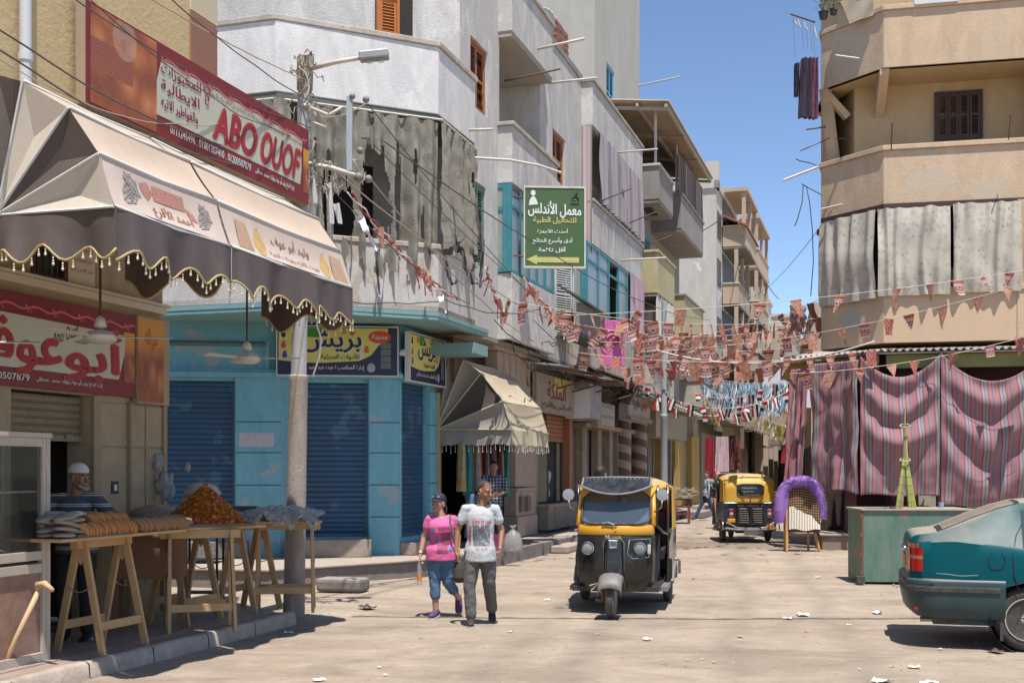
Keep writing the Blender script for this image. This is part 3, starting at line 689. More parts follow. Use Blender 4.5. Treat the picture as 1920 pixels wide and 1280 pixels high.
for x,wd in((-2.34,.14),(-.33,.18)):
 m=MB();m.poly([(x-wd,-.006,.05),(x+wd,-.006,.05),(x+wd*.8,-.006,.33),(x-wd*.6,-.006,.34)]);m.build('printed_picture',FBR,aw).matrix_local=pm
fps=[o for o in aw.children if o.name.startswith('canvas_panel')and o.data.materials[0].name=='pale_front_canvas']
for o in aw.children:
 if o.name.startswith(('printed_','lettering','calligraphy')):
  mx_=sum(v.co.x for v in o.data.vertices)/len(o.data.vertices);s_=o.modifiers.new('w','SHRINKWRAP');s_.target=fps[0]if mx_<-2.68 else fps[1];s_.wrap_method='PROJECT';s_.use_project_y=True;s_.use_negative_direction=True;s_.use_positive_direction=True;s_.offset=.003 if o.name.startswith('printed')else .006
  # white cord hanging over the awning
MB().tube([P(574,425,13.3),P(588,470,12.95),P(597,515,12.8),P(596,560,12.7),P(594,610,12.66),P(602,635,12.66),P(598,670,12.66),P(586,706,12.66)],.011,6).build('rope',M('white_rope',(.7,.7,.7),.7),smooth=True)
tag(bpy.data.objects['rope'],'loose white rope dangling over the front of the big brown awning','rope')
# ---------------------------------------------------------------- ceiling fans
FANM=M('fan_cream_metal',(.55,.53,.48),.4,.05,6)
def fan(c,rot,top,label,L=.6):
 f=thing('ceiling_fan',label,'fan',Matrix.Translation(c)@Matrix.Rotation(R(rot),4,'Z'),'ceiling fans under the awning')
 MB().tube([(0,0,.1),(0,0,top)],.012,8).build('rod',M('fan_rod',(.07,.03,.03),.5),f)
 MB().lathe([(.01,.20),(.045,.17),(.06,.10),(.03,.08)],14).build('canopy',FANM,f,smooth=True)
 MB().lathe([(.03,.07),(.11,.05),(.15,.01),(.15,-.03),(.10,-.055),(.02,-.06)],20).build('motor_housing',FANM,f,smooth='auto')
 for k in range(3):
  a=k*2*math.pi/3;m=MB()
  mm=Matrix.Rotation(a,4,'Z')@Matrix.Rotation(R(12),4,'X')
  m.box(.1,.2,-.015,.015,-.004,.004,mm);m.add([(.18,-.035,0),(L*1.0,-.07,.0),(L*1.02,.04,.0),(.18,.035,0),(.18,-.035,.006),(L,-.07,.006),(L*1.02,.04,.006),(.18,.035,.006)],[(3,2,1,0),(4,5,6,7),(0,1,5,4),(1,2,6,5),(2,3,7,6),(3,0,4,7)],None,mm)
  m.build('blade',FANM,f)
fan(P(188,632,11),8,1.25,'cream ceiling fan hanging in front of the red bakery sign',.64)
fan(P(463,672,13.4),-2,1.2,'cream ceiling fan hanging in front of the turquoise wall',.6)
fan(P(-75,640,9.7),12,1.3,'cream ceiling fan cut off by the photo edge, only blades in view',.62)
# ================================================================ blue household shop + white corner building
wb=thing('white_corner_building','grey white plastered corner building with tattered balcony curtains over the turquoise shop','building',S.m)
bs=thing('blue_shop','turquoise painted corner shopfront with closed blue roller shutters','shop',BL.m)
# -- shop front, local x<0 goes left from the corner
fx=lambda u,p=0:BL.lx(u,p)
fz=lambda u,v,p=0:BL.z(u,v,p)
h1=(fx(300),fx(440),.62,fz(440,714));h2=(fx(570),fx(690),.62,fz(690,718))
zt=fz(700,706)
m=MB();wall_holes(m,-6.2,-.02,.1,4.45,0,.3,[h1,h2]);m.build('front_wall',BLUEW,bs)
for a,b in((fx(442),fx(527)),(fx(692),fx(749))):
 zs=[.2,.92,1.48,2.12,2.78,zt-.02]
 zs=[.2]+[fz((a+0)and 500,v)for v in(902,857,805,755)][0:0]+[.98,1.55,2.12,2.66,3.2 if False else zt-.03]
 for i in range(len(zs)-1):MB().box(a,b,-.06,-.001,zs[i]+.008,zs[i+1]-.008).build('pillar_block',BLUEW,bs,bevel=.006)
m=MB();m.box(-6.2,.05,-.14,-.0,zt-.04,zt+.05);m.box(-6.2,.02,-.09,-.0,zt+.05,zt+.1);m.build('cornice',BLUEW,bs,bevel=.01)
for v in(645,):
 m=MB();z=fz(480,v);m.grid(lambda u,w_:(-6.2+(fx(500)+6.2)*u,-.02-.05*math.sin(w_*math.pi)-.01*noise.noise(Vector((u*60,w_*3,0))),z+(w_-.5)*.09),60,4);m.build('rough_moulding',M('grey_blue_render',(.10,.17,.19),.9,.2,8),bs)
 m=MB();m.box(fx(497),fx(505),-.05,0,zt+.1,z+.05);m.build('moulding_end',BLUEW,bs)
for h in(h1,h2):roller(bs,h[0]+.02,h[1]-.02,.10,h[2],h[3],BLUER,.092,rail=M('grey_blue_rail',(.05,.12,.18),.5,.1,4))
m=MB();m.box(fx(527),fx(531),-.02,.0,.2,4.4);m.build('joint_strip',M('pale_blue_strip',(.25,.42,.47),.6),bs)
for k,(u0,u1)in enumerate(((449,480),(481,514))):
 m=MB();a,b=fx(u0),fx(u1);zz=fz(480,837);m.grid(lambda u,v:(a+(b-a)*u,-.064-.012*abs(noise.noise(Vector((u*4,v*3,k)))),zz+.24*v),6,5);o=m.build('paper_notice',M('notice_paper',(.5,.47,.5),.8,.08,9),bs)
 for j in range(5):lettering('إعلان هام للسادة',a+.04,b-.04,zz+.03+j*.04,zz+.05+j*.04,M('grey_print',(.25,.24,.25),.6),bs,y=-.08)
 # -- side of the blue shop (street side)
m=MB();wall_holes(m,0,1.72,.1,4.45,0,.28,[(.08,1.3,.6,S.z(790,722))]);
o=m.build('side_wall',BLUEW,bs);o.matrix_parent_inverse=BL.m.inverted()@S.m
e=bpy.data.objects.new('x',None)
def sroller(x0,x1,y,z0,z1,mat,pitch,par,label=None):
 q=roller(par,x0,x1,y,z0,z1,mat,pitch,label=label);return q
q=roller(bs,.1,1.28,.1,.6,S.z(790,722),BLUER,.092,rail=M('grey_blue_rail',(.05,.12,.18),.5,.1,4));q.matrix_parent_inverse=BL.m.inverted()@S.m
m=MB();m.box(-.03,1.75,-.12,0,S.z(800,724),S.z(800,724)+.1);
for z0,z1 in((.2,.98),(1.0,1.55),(1.57,2.12),(2.14,2.66),(2.68,3.3)):m.box(1.34,1.70,-.05,0,z0,z1)
o=m.build('side_trim',BLUEW,bs,bevel=.006);o.matrix_parent_inverse=BL.m.inverted()@S.m
# soffit / beam
cpath=[(-2.85,-3.6),(-2.85,-.917),(-.948,1.1),(1.72,1.1),(1.72,0),(-1.6,-3.6)]
o=slab(MB(),cpath,4.40,4.47).build('painted_soffit',BLUES,bs);o.matrix_parent_inverse=BL.m.inverted()@S.m
m=MB();path_wall(m,[(-2.84,-3.5),(-2.84,-.91),(-.945,1.09),(1.7,1.09)],.16,4.33,4.40);o=m.build('painted_beam',BLUES,bs,bevel=.01);o.matrix_parent_inverse=BL.m.inverted()@S.m
m=MB();m.box(.95,1.7,-1.085,-.0,3.96,4.16);o=m.build('corner_bracket',BLUES,bs);o.matrix_parent_inverse=BL.m.inverted()@S.m
# signs of the blue shop
NAVY=M('navy_sign',(.018,.02,.06),.45,.05);SYEL=M('sign_yellow',(.62,.55,.14),.45,.05,3);SRED=M('sign_red',(.55,.06,.03),.5)
def shop_sign(fr,xa,xb,za,zb,p,label,full):
 sg=thing('shop_sign',label,'sign',fr.m@Matrix.Translation((0,-p,0)));W=xb-xa;Hh=zb-za
 X=lambda f:xa+W*f;Z=lambda f:za+Hh*f
 MB().box(xa,xb,0,.09,za,zb).build('sign_board',NAVY,sg);m=MB()
 for b in((xa-.02,xb+.02,za-.02,za),(xa-.02,xb+.02,zb,zb+.02),(xa-.02,xa,za,zb),(xb,xb+.02,za,zb)):m.box(b[0],b[1],-.01,.095,b[2],b[3])
 m.build('sign_frame',M('pale_frame',(.6,.6,.62),.5),sg)
 MB().poly([(X(.01),-.004,Z(.30))]+[(X(.01+.6*k/6),-.004,Z(.30-.05*math.sin(k/6*3.1)))for k in range(1,6)]+[(X(.68),-.004,Z(.30)),(X(.78),-.004,Z(.42)),(X(.84),-.004,Z(.62)),(X(.92),-.004,Z(.75)),(X(.92),-.004,Z(.98)),(X(.01),-.004,Z(.98))]).build('yellow_field',SYEL,sg)
 MB().poly([(X(.85+.095*math.cos(a)),-.008,Z(.8+.13*math.sin(a)))for a in[i*math.pi/10 for i in range(20)]]).build('red_oval',SRED,sg)
 lettering('مدينة',X(.785),X(.915),Z(.74),Z(.87),WPR,sg,y=-.011,bold=.02)
 lettering('بريش',X(.20),X(.70),Z(.46),Z(.92),WPR,sg,y=-.007,bold=.07);lettering('بريش',X(.205),X(.695),Z(.47),Z(.91),NAVY,sg,y=-.010,bold=.04)
 lettering('للأدوات المنزلية',X(.36),X(.68),Z(.31),Z(.45),NAVY,sg,y=-.009,bold=.03)
 lettering('إدارة المحاسب / عبده عبده عبد الكريم',X(.16),X(.72),Z(.08),Z(.21),WPR,sg,y=-.009,bold=.02)
 for i in range(4):MB().box(X(.86),X(.945),-.008,-.004,Z(.14+i*.14),Z(.265+i*.14)).build('printed_drawer',M('grey_print_drawer',(.12,.15,.14),.5),sg)
 MB().poly([(X(.78+.035*math.cos(a)),-.007,Z(.15+.09*math.sin(a)*(1 if math.sin(a)<0 else 1.2)))for a in[i*math.pi/6 for i in range(12)]]).build('emblem',M('pale_outline',(.35,.36,.42),.5),sg)
 for f,g_,c in((.05,.82,(.02,.02,.02)),(.05,.6,(.5,.05,.15)),(.06,.4,(.05,.05,.4)),(.20,.86,(.55,.05,.03)),(.55,.9,(.45,.25,.1)),(.62,.88,(.5,.1,.08)),(.74,.52,(.5,.1,.05)),(.70,.40,(.6,.6,.55))):
  m=MB();
  m.poly([(X(f+.022*math.cos(a)),-.0075,Z(g_+.055*math.sin(a)))for a in[i*math.pi/6 for i in range(12)]]);m.poly([(X(f-.01),-.0076,Z(g_+.04)),(X(f+.012),-.0076,Z(g_+.04)),(X(f+.018),-.0076,Z(g_+.09)),(X(f-.016),-.0076,Z(g_+.09))])
  m.build('printed_pot',M('pot_%d'%int(f*100+g_*1000),c,.5),sg)
 m=MB();m.poly([(X(.25),-.0065,Z(.78)),(X(.37),-.0065,Z(.78)),(X(.385),-.0065,Z(.97)),(X(.24),-.0065,Z(.97))]);m.build('printed_basket',M('print_green',(.05,.25,.03),.5,.4,30),sg)
 return sg
p=.2
shop_sign(BL,fx(520,p),fx(745,p),fz(640,703,p),fz(640,613,p),p,'yellow and navy household goods sign facing the camera behind the concrete pole',True)
p=.22
shop_sign(S,S.lx(769,p),S.lx(835,p),S.z(800,718,p),S.z(800,632,p),p,'narrow yellow and navy sign angled along the street beside the blue corner',False)
# security camera
cm=thing('security_camera','small dome camera on the turquoise corner between the two signs','camera',TR(*P(757,662,20.6)))
MB().lathe([(.03,0),(.06,.02),(.06,.06)],10).build('base',GALV,cm);MB().tube([(0,0,0),(-.02,-.16,-.02)],.045,10).build('body',PALEM,cm)
# steps and raised pavement before the blue shop
m=MB();slab(m,[(-3.6,-3.2),(-3.35,-.75),(-1.2,.45),(.2,1.05),(2.2,1.1),(2.2,-.0),(-.2,-.05),(-1.2,-2.2)],-.02,.25)
st=m.build('raised_pavement',STONEG,bevel=.015,kind='structure');st.matrix_world=S.m
m=MB();slab(m,[(-3.65,-3.2),(-3.40,-.73),(-1.22,.50),(.2,1.10),(2.25,1.15),(2.2,-.0),(-.2,-.05),(-1.2,-2.2)],.252,.29);o=m.build('stone_edging',STONE,bevel=.012,parent=st)
m=MB();m.box(h2[0]-.25,h2[1]+.05,-.42,0,.29,.60);o=m.build('door_step',STONE,bs,bevel=.015);m=MB();m.box(h1[0]-.5,h1[1]+.25,-.4,0,.29,.58);m.build('door_step',STONEG,bs,bevel=.015)
m=MB();m.box(-.02,1.35,-.30,0,.29,.52);o=m.build('door_step',STONE,bs,bevel=.015);o.matrix_parent_inverse=BL.m.inverted()@S.m
rk=thing('concrete_block','broken dark concrete block lying on the ground below the blue shop step','block',TR(-2.52,17.6,0,-15))
m=MB();m.grid(lambda u,v:(0,0,0),1,1);m=MB();m.box(-.38,.35,-.2,.2,0,.2);b_=m.build('block',STONEG,rk,bevel=.05);
# ---------------------------------------------------------------- white building upper floors
WP=[(-2.85,-3.8),(-2.85,-.917),(-.948,1.1),(.94,1.1),(.94,.8)]
IN=[(-4.0,-3.9),(-1.50,-3.9),(-1.46,-1.75),(.94,.8),(3.28,.8),(3.28,-1.2)]
m=MB();path_wall(m,WP,.14,4.47,5.52);m.build('lower_parapet',M('peeling_white_parapet',(.57,.555,.53),.9,.08,1.6,(.33,.27,.22),.4,True,.6,26,patch=(.42,.36,.3),pamt=.15),wb,bevel=.01)
W2=[(-2.88,-3.8),(-2.88,-.93),(-.955,1.14),(.98,1.14),(.98,.8)]
m=MB();path_wall(m,W2,.22,5.52,5.61);m.build('lower_coping',CREAM_W,wb,bevel=.015)
slab(MB(),WP[:4]+[(.94,.5),(-1.3,-1.8),(-1.3,-3.8)],4.475,4.56).build('floor_slab',CONC,wb)
m=MB();path_wall(m,WP,.16,7.80,8.93);m.build('upper_parapet',WHITE,wb,bevel=.012)
m=MB();path_wall(m,W2,.26,8.93,9.03);m.build('upper_coping',CREAM_W,wb,bevel=.015)
slab(MB(),[(-2.83,-3.8),(-2.83,-.91),(-.94,1.08),(.93,1.08),(.93,.5),(-1.3,-1.8),(-1.3,-3.8)],7.72,7.84).build('floor_slab',M('dark_slab_edge',(.12,.13,.11),.9,.15,4),wb)
# inner walls
def inner(z0,z1,holes=()):
 m=MB();path_wall(m,IN[1:4],.2,z0,z1);return m.build('inner_wall',WHITE_D,wb)
inner(4.56,7.75);inner(7.82,14.2)
m=MB();wall_holes(m,.94,3.28,.0+4.45,14.2,-.8,-.55,[(1.62+0,2.42,5.75,7.35),(S.lx(882,.8),S.lx(914,.8),S.z(898,208,.8),S.z(898,82,.8))]);m.box(3.08,3.28,-.55,1.6,4.45,14.2);m.build('side_wall',WHITE_D,wb)
louvre(wb,S.lx(882,.8)+.05,S.lx(914,.8)-.05,-.72,S.z(898,208,.8)+.05,S.z(898,82,.8)-.05,BROWNW,2,broken=.18,frame=BROWNW)
louvre(wb,1.67,2.37,-.74,5.8,7.3,GREENL,2,broken=.05)
# door with orange shutters on the top balcony (chamfer wall)
mm=Matrix.Translation((.94,-.8,0))@Matrix.Rotation(math.atan2(.728,-.686)+math.pi,4,'Z')
hold=bpy.data.objects.new('balcony_door',None);COL.objects.link(hold);hold.parent=wb;hold.matrix_local=Matrix.Translation((.94,-.8,0))@Matrix.Rotation(-math.atan2(.728,.686),4,'Z')
MB().box(-1.65,-.95,-.05,.02,7.9,10.3).build('door_recess',DARK,hold)
o=MB();o.box(-1.63,-1.3,-.08,-.05,7.95,10.25);o.build('door_leaf',M('orange_shutter',(.45,.14,.03),.6,.1,6),hold)
q=louvre(hold,-1.60,-1.28,-.1,7.95,10.2,M('orange_shutter',(.45,.14,.03)),1,back=False)
for z0 in(5.6,):
 MB().box(-2.6,-1.7,-.03,.02,4.6,7.2).build('dark_doorway',DARK,hold)
 MB().box(-3.4,-2.8,-.04,.02,5.0,7.2).build('wall_panel',M('grey_wall_panel',(.2,.2,.2),.8),hold)
m=MB();m.tube([(.92,-1.14,7.68),(-.95,-1.16,7.70),(-2.87,.92,7.68),(-2.87,3.4,7.68)],.02,6);m.build('curtain_rail',PALEM,wb)
# tattered curtains
def floralgrey(name,c1,c2,sc,dens=.5,c3=None):
 def fn(t,u,v,uv,pos):
  vo=t.nodes.new('ShaderNodeTexVoronoi');vo.inputs['Scale'].default_value=sc;t.links.new(uv,vo.inputs['Vector'])
  r=ramp(t,[(0,c2),(.12,c2),(.16,c1),(.24,c1),(.27,c2),(.33,c2),(.37,c1)]);t.links.new(vo.outputs['Distance'],r.inputs[0])
  vo2=t.nodes.new('ShaderNodeTexVoronoi');vo2.inputs['Scale'].default_value=sc*2.7;t.links.new(uv,vo2.inputs['Vector'])
  r2=ramp(t,[(.15,c2),(.22,c1)]);t.links.new(vo2.outputs['Distance'],r2.inputs[0])
  c=mixc(t,dens,r.outputs[0],r2.outputs[0])
  return mixc(t,math_(t,'MULTIPLY',noise_(t,pos,1.3,6),.5),c,c3 or mul(c1,.55))
 return uvmat(name,fn,.95,.4,120)
TAT=floralgrey('tattered_curtain_fabric',(.25,.228,.185),(.10,.09,.075),4.6,.5)
def tatter(pa,pb,z1,z0,nu,nv,holes,seed,rip,hem,parent,mat,fold=.12,wf=27,uvs=(1,1),top=0,name='torn_curtain'):
 """pa,pb = (x,p) ends; cells are dropped where holes/rips are, leaving ragged edges"""
 A=Vector((pa[0],-pa[1]));B=Vector((pb[0],-pb[1]));L=(B-A).length;d=(B-A)/L;nrm=Vector((d.y,-d.x));rnd=random.Random(seed)
 def pos(u,v):
  s=u*L;f=fold*(math.sin(s*wf/1.3+1.5*noise.noise(Vector((s*1.3,v*1.2,seed))))+.5*math.sin(s*wf*.37))*(.4+.6*v)
  q=A+d*s+nrm*(.05+f+.035*noise.noise(Vector((s*9,v*9,seed)))+.14*noise.noise(Vector((s*.8,v*1.7,seed)))*v)
  return(q.x,q.y,z1-top*abs(math.sin(s*3.5))*(1-v)-(z1-z0)*v+.03*noise.noise(Vector((s*3,v*3,seed+3)))*v)
 vs={};V=[];UV=[];Fs=[]
 def vid(i,j):
  if(i,j)not in vs:
   u,v=i/nu,j/nv;u2=u+.25/nu*noise.noise(Vector((i*.9,j*.9,seed)));v2=v+.3/nv*noise.noise(Vector((i*.9,j*.9,seed+9)))
   vs[(i,j)]=len(V);V.append(pos(min(1,max(0,u2)),max(0,v2)));UV.append((u*L*uvs[0],v*(z1-z0)*uvs[1]))
  return vs[(i,j)]
 for j in range(nv):
  for i in range(nu):
   u,v=(i+.5)/nu,(j+.5)/nv;n1=noise.noise(Vector((u*9,v*9,seed)));n2=noise.noise(Vector((u*30,v*12,seed+4)))
   if any(((u-h[0])/h[2])**2+((v-h[1])/h[3])**2+.55*n1+.45*n2<1 for h in holes):continue
   if v>hem+.16*noise.noise(Vector((u*7,0,seed)))+.06*n2:continue
   if rip and noise.noise(Vector((u*14,v*1.6,seed+7)))>.44 and v>.2:continue
   Fs.append((vid(i,j),vid(i+1,j),vid(i+1,j+1),vid(i,j+1)))
 mb=MB();mb.add(V,Fs,UV);return mb.build(name,mat,parent,smooth=True)
tc=thing('torn_curtain','grey patterned curtains in tatters hanging around the white corner balcony','curtain',S.m)
def cseg(f0,f1):
 a=Vector((-2.85,-.917));b=Vector((-.948,1.1));return(a.lerp(b,f0)[:],a.lerp(b,f1)[:])
pa,pb=cseg(-.02,.12);tatter(pa,pb,7.68,5.65,16,40,[(.9,.35,.2,.5)],1,0,.92,tc,TAT)
pa,pb=cseg(.17,.62);tatter(pa,pb,7.66,4.95,70,80,[(.90,.50,.16,.34),(.52,.62,.15,.15),(.3,.35,.03,.1),(.04,.95,.25,.3),(.0,.3,.06,.25),(.6,.98,.1,.12)],2,1,.9,tc,TAT)
pa,pb=cseg(.58,1.0);tatter(pa,pb,7.66,4.85,60,80,[(.08,.55,.16,.36),(.36,.48,.07,.30),(.75,.92,.22,.16),(.6,.3,.03,.12)],3,1,.93,tc,TAT)
tatter((-.948,1.1),(.9,1.1),7.66,5.3,50,60,[(.35,.93,.2,.13),(.97,.6,.1,.4)],5,1,.88,tc,TAT)
tatter((-2.85,-2.4),(-2.85,-.95),7.66,5.6,30,40,[(.8,.5,.12,.6)],6,0,.93,tc,TAT)
# strips and rags hanging from it over the parapet
for k,(u0,v0,u1,v1,wd)in enumerate(((705,470,711,552,.07),(800,460,812,470,.1),(833,480,842,520,.12),(842,520,856,525,.1),(868,470,876,515,.09),(878,510,894,530,.14),(893,380,905,470,.14),(905,470,900,540,.08))):
 m=MB();a=P(u0,v0,19.3-.3*(k==0));b=P(u1,v1,19.3-.3*(k==0))
 def fn(u,v,a=a,b=b,wd=wd,k=k):
  q=a.lerp(b,v);w_=wd*(1-.5*abs(v-.5))*(.7+.5*noise.noise(Vector((v*7,k,0))));return(q.x+(u-.5)*w_,q.y-.05*math.sin(u*6+v*5),q.z-.1*math.sin(v*math.pi)*(1 if abs(a.z-b.z)<.2 else 0))
 m.grid(fn,5,14);o=m.build('rag',M('dark_rag',(.13,.12,.11),.95,.3,10),None,smooth=True);o.parent=tc;o.matrix_parent_inverse=S.m.inverted()
 # ---- facade further up the street: loggia, walls, balconies
x2a,x2b,x3a,x3b=3.2,6.3,10.2,16.9
zs1=(10.69,11.95);zs2=(7.62,8.82)
ft=thing('plaster_street_building','weathered white building with stacked balconies behind the green laboratory sign','building',S.m)
balcony(ft,x2a,x2b,-.4,1.1,10.69,11.95,WHITE_D,CREAM_W,M('grey_soffit',(.36,.33,.3),.9,.1,3))
MB().lathe([(.16,0),(.17,-.03),(.10,-.09),(.03,-.11)],14,Matrix.Translation((4.0,-.35,10.58))).build('soffit_lamp',M('green_lamp_glass',(.12,.2,.17),.4),ft)
balcony(ft,x2a,6.7,-.4,1.1,7.62,8.86,WHITE_D,CREAM_W,CONC)
m=MB();m.box(x2a-.0,6.5,1.0,1.2,4.45,11.95);m.box(6.3,6.5,-.8,1.0,4.45,11.9);m.build('loggia_wall',WHITE_D,ft)
louvre(ft,4.4,5.1,.96,8.1,9.7,M('orange_shutter',(.45,.14,.03)),2)
m=MB();wall_holes(m,6.5,x3a,.0+4.45,11.9,-.8,-.55,[(S.lx(1036,.8),S.lx(1060,.8),S.z(1048,342,.8),S.z(1048,252,.8)),(7.6,8.9,5.0,7.1)]);m.build('street_wall',WHITE_D,ft)
m=MB();m.box(6.3,x3a,-.83,-.5,11.9,12.05);m.build('roof_edge',CONC,ft)
louvre(ft,S.lx(1036,.8)+.05,S.lx(1060,.8)-.05,-.7,S.z(1048,342,.8)+.05,S.z(1048,252,.8)-.05,BROWNW,2,broken=.1)
louvre(ft,7.65,8.85,-.78,5.05,7.05,WHITEL,2,open_=28)
balcony(ft,x3a,x3b,-.3,1.1,10.74,11.95,WHITE_D,CREAM_W,CONC)
balcony(ft,x3a,x3b,-.3,1.1,7.66,8.84,WHITE_D,CREAM_W,CONC)
m=MB();m.box(x3a,x3b,.6,.8,4.45,11.9);m.box(x3a,x3a+.15,-.8,.6,4.45,11.9);m.build('loggia_wall',WHITE_D,ft)
m=MB();m.box(.94,x3b,-.8,4,4.38,4.46);m.build('floor_slab',CONC,ft)
m=MB();path_wall(m,[(x2a,-.3),(x2a,1.1),(6.5,1.1),(6.5,.5)],.12,4.46,5.80);m.build('low_parapet',WHITE_D,ft,bevel=.01)
m=MB();path_wall(m,[(x3a-.8,.6),(x3a-.8,1.15),(x3b,1.15),(x3b,.5)],.12,4.46,5.75);m.build('low_parapet',CREAM_W,ft,bevel=.01)
# teal glazed enclosures
def glazed(x0,x1,p,z0,z1,n,par,top=.35,openpane=None,side=None):
 for k in range(n+1):
  x=x0+(x1-x0)*k/n;MB().box(x-.04,x+.04,-p-.03,-p+.05,z0,z1).build('mullion',TEAL,par)
 for z in(z0+.03,z1-top*(z1-z0)*.7,z1-.04):MB().box(x0+.05,x1-.05,-p-.015,-p+.035,z-.035,z+.035).build('rail',TEAL,par)
 for k in range(n):
  a=x0+(x1-x0)*k/n+.05;b=x0+(x1-x0)*(k+1)/n-.05
  if openpane==k:continue
  MB().box(a,b,-p+.005,-p+.015,z0,z1).build('pane',M('dusty_pane',(.22,.27,.27),.25,.15,2.2,(.32,.33,.31),.5,False,0),par)
 if side:
  for z0_,z1_ in((z0,z1),):
   MB().box(x0-.0,x0+.01,-p+.05,side-.05,z0,z1).build('pane',MATS['dusty_pane'],par)
   for y in(-p+.1,side-.06):MB().box(x0-.03,x0+.04,y-.05,y+.05,z0,z1).build('mullion',TEAL,par)
   for z in(z0+.04,z0+(z1-z0)*.72,z1-.04):MB().box(x0-.02,x0+.03,-p+.05,side-.06,z-.04,z+.04).build('rail',TEAL,par)
glazed(x2a,6.4,1.06,5.82,7.6,5,ft,side=-.45)
glazed(x3a-.6,14.6,1.08,5.77,7.64,4,ft,openpane=2,side=.3)
MB().box(x3a,14.4,.3,.32,5.8,7.6).build('dark_room',DARK,ft)
# curtains: grey striped, upper loggia; lilac lower
GREYST=uvmat('grey_striped_curtain',stripes([(3,(.29,.28,.31)),(1,(.18,.175,.21)),(3,(.32,.30,.33)),(1,(.24,.17,.20))],9,.15),.95,.2,160)
LILST=uvmat('lilac_striped_curtain',stripes([(3,(.42,.30,.38)),(1,(.28,.18,.25)),(3,(.45,.36,.42)),(1,(.25,.18,.25))],14,.15),.95,.2,160)
def hang(par,pa,pb,z1,z0,mat,nf=14,amp=.05,name='curtain',sag=0,seed=0,flare=0,label=None):
 A=Vector((pa[0],-pa[1]));B=Vector((pb[0],-pb[1]));L=(B-A).length;d=(B-A)/L;nr=Vector((d.y,-d.x))
 def fn(u,v):
  w_=amp*(math.sin(u*nf*2*math.pi+1.2*noise.noise(Vector((u*5,v*1.5,seed))))+.4*math.sin(u*nf*3.3))*(.5+.5*v)
  q=A+d*(u*L)+nr*(w_+.06+flare*v*v)
  return(q.x,q.y,z1-sag*math.sin(u*math.pi)*(1-v)-(z1-z0)*v+.03*math.sin(u*9+seed)*v)
 return MB().grid(fn,int(nf*8),12).build(name,mat,par,smooth=True,label=label)
hang(ft,(10.9,1.08),(16.6,1.08),10.72,8.9,GREYST,26,.085,seed=2)
PINKST=uvmat('pink_white_striped_curtain',stripes([(4,(.45,.38,.38)),(1,(.45,.12,.12)),(4,(.48,.42,.40)),(2,(.30,.27,.3))],5,.15),.95,.2,160)
hang(ft,(x3a-.05,-.1),(x3a-.02,1.1),10.72,7.4,PINKST,4,.05,seed=4)
hang(ft,(14.7,1.1),(16.8,1.1),7.64,5.5,LILST,10,.05,seed=5)
# rods and washing-line brackets on the facade
for(u,v,p,L,dz,r,pr)in((946,152,.8,1.2,.12,.02,1),(1008,92,1.1,1.05,.10,.03,0),(1030,156,.8,1.15,0,.028,0),(880,244,1.1,.45,-.03,.025,0),(1158,286,1.1,1.15,.0,.025,0),(1165,488,1.1,1.3,0,.028,0),(1120,380,1.1,.9,.3,.018,0),(1175,420,1.1,.9,.3,.018,0),(1208,462,1.1,.9,.3,.02,0)):
 x=S.lx(u,p);z=S.z(u,v,p);rr=MB();rr.tube([(x,-p,z),(x-.02,-(p+L),z+dz)],r,6);rr.build('bracket_rod',PALEM if r>.02 else RUST,ft,smooth=True)
m=MB();q0=P(890,296,20.4);q=[q0,P(955,300,20.6),P(1010,310,20.9),P(1052,324,21.2)];o=m.tube(q,.024,6).build('bent_pipe',PALEM);tag(o,'long bent pale pipe sticking out from the white corner building','pipe')
# window cage/AC on low level
m=MB();x=6.6;m.box(6.7,9.3,-1.6,-1.1,4.9,5.0);m.add([(6.6,-1.12,6.1),(9.4,-1.12,6.0),(9.4,-1.75,5.65),(6.6,-1.75,5.72),(6.6,-1.12,6.05),(9.4,-1.12,5.95),(9.4,-1.75,5.6),(6.6,-1.75,5.67)],[(0,3,2,1),(4,5,6,7),(3,7,6,2),(0,4,7,3),(1,2,6,5)]);m.build('lean_to_roof',M('grimy_green_sheet',(.08,.11,.09),.8,.2,6),ft)
m=MB();m.box(6.7,9.3,-1.62,-1.55,4.98,5.66);m.build('lean_to_panel',M('grimy_grey_panel',(.22,.22,.2),.8,.2,3),ft)
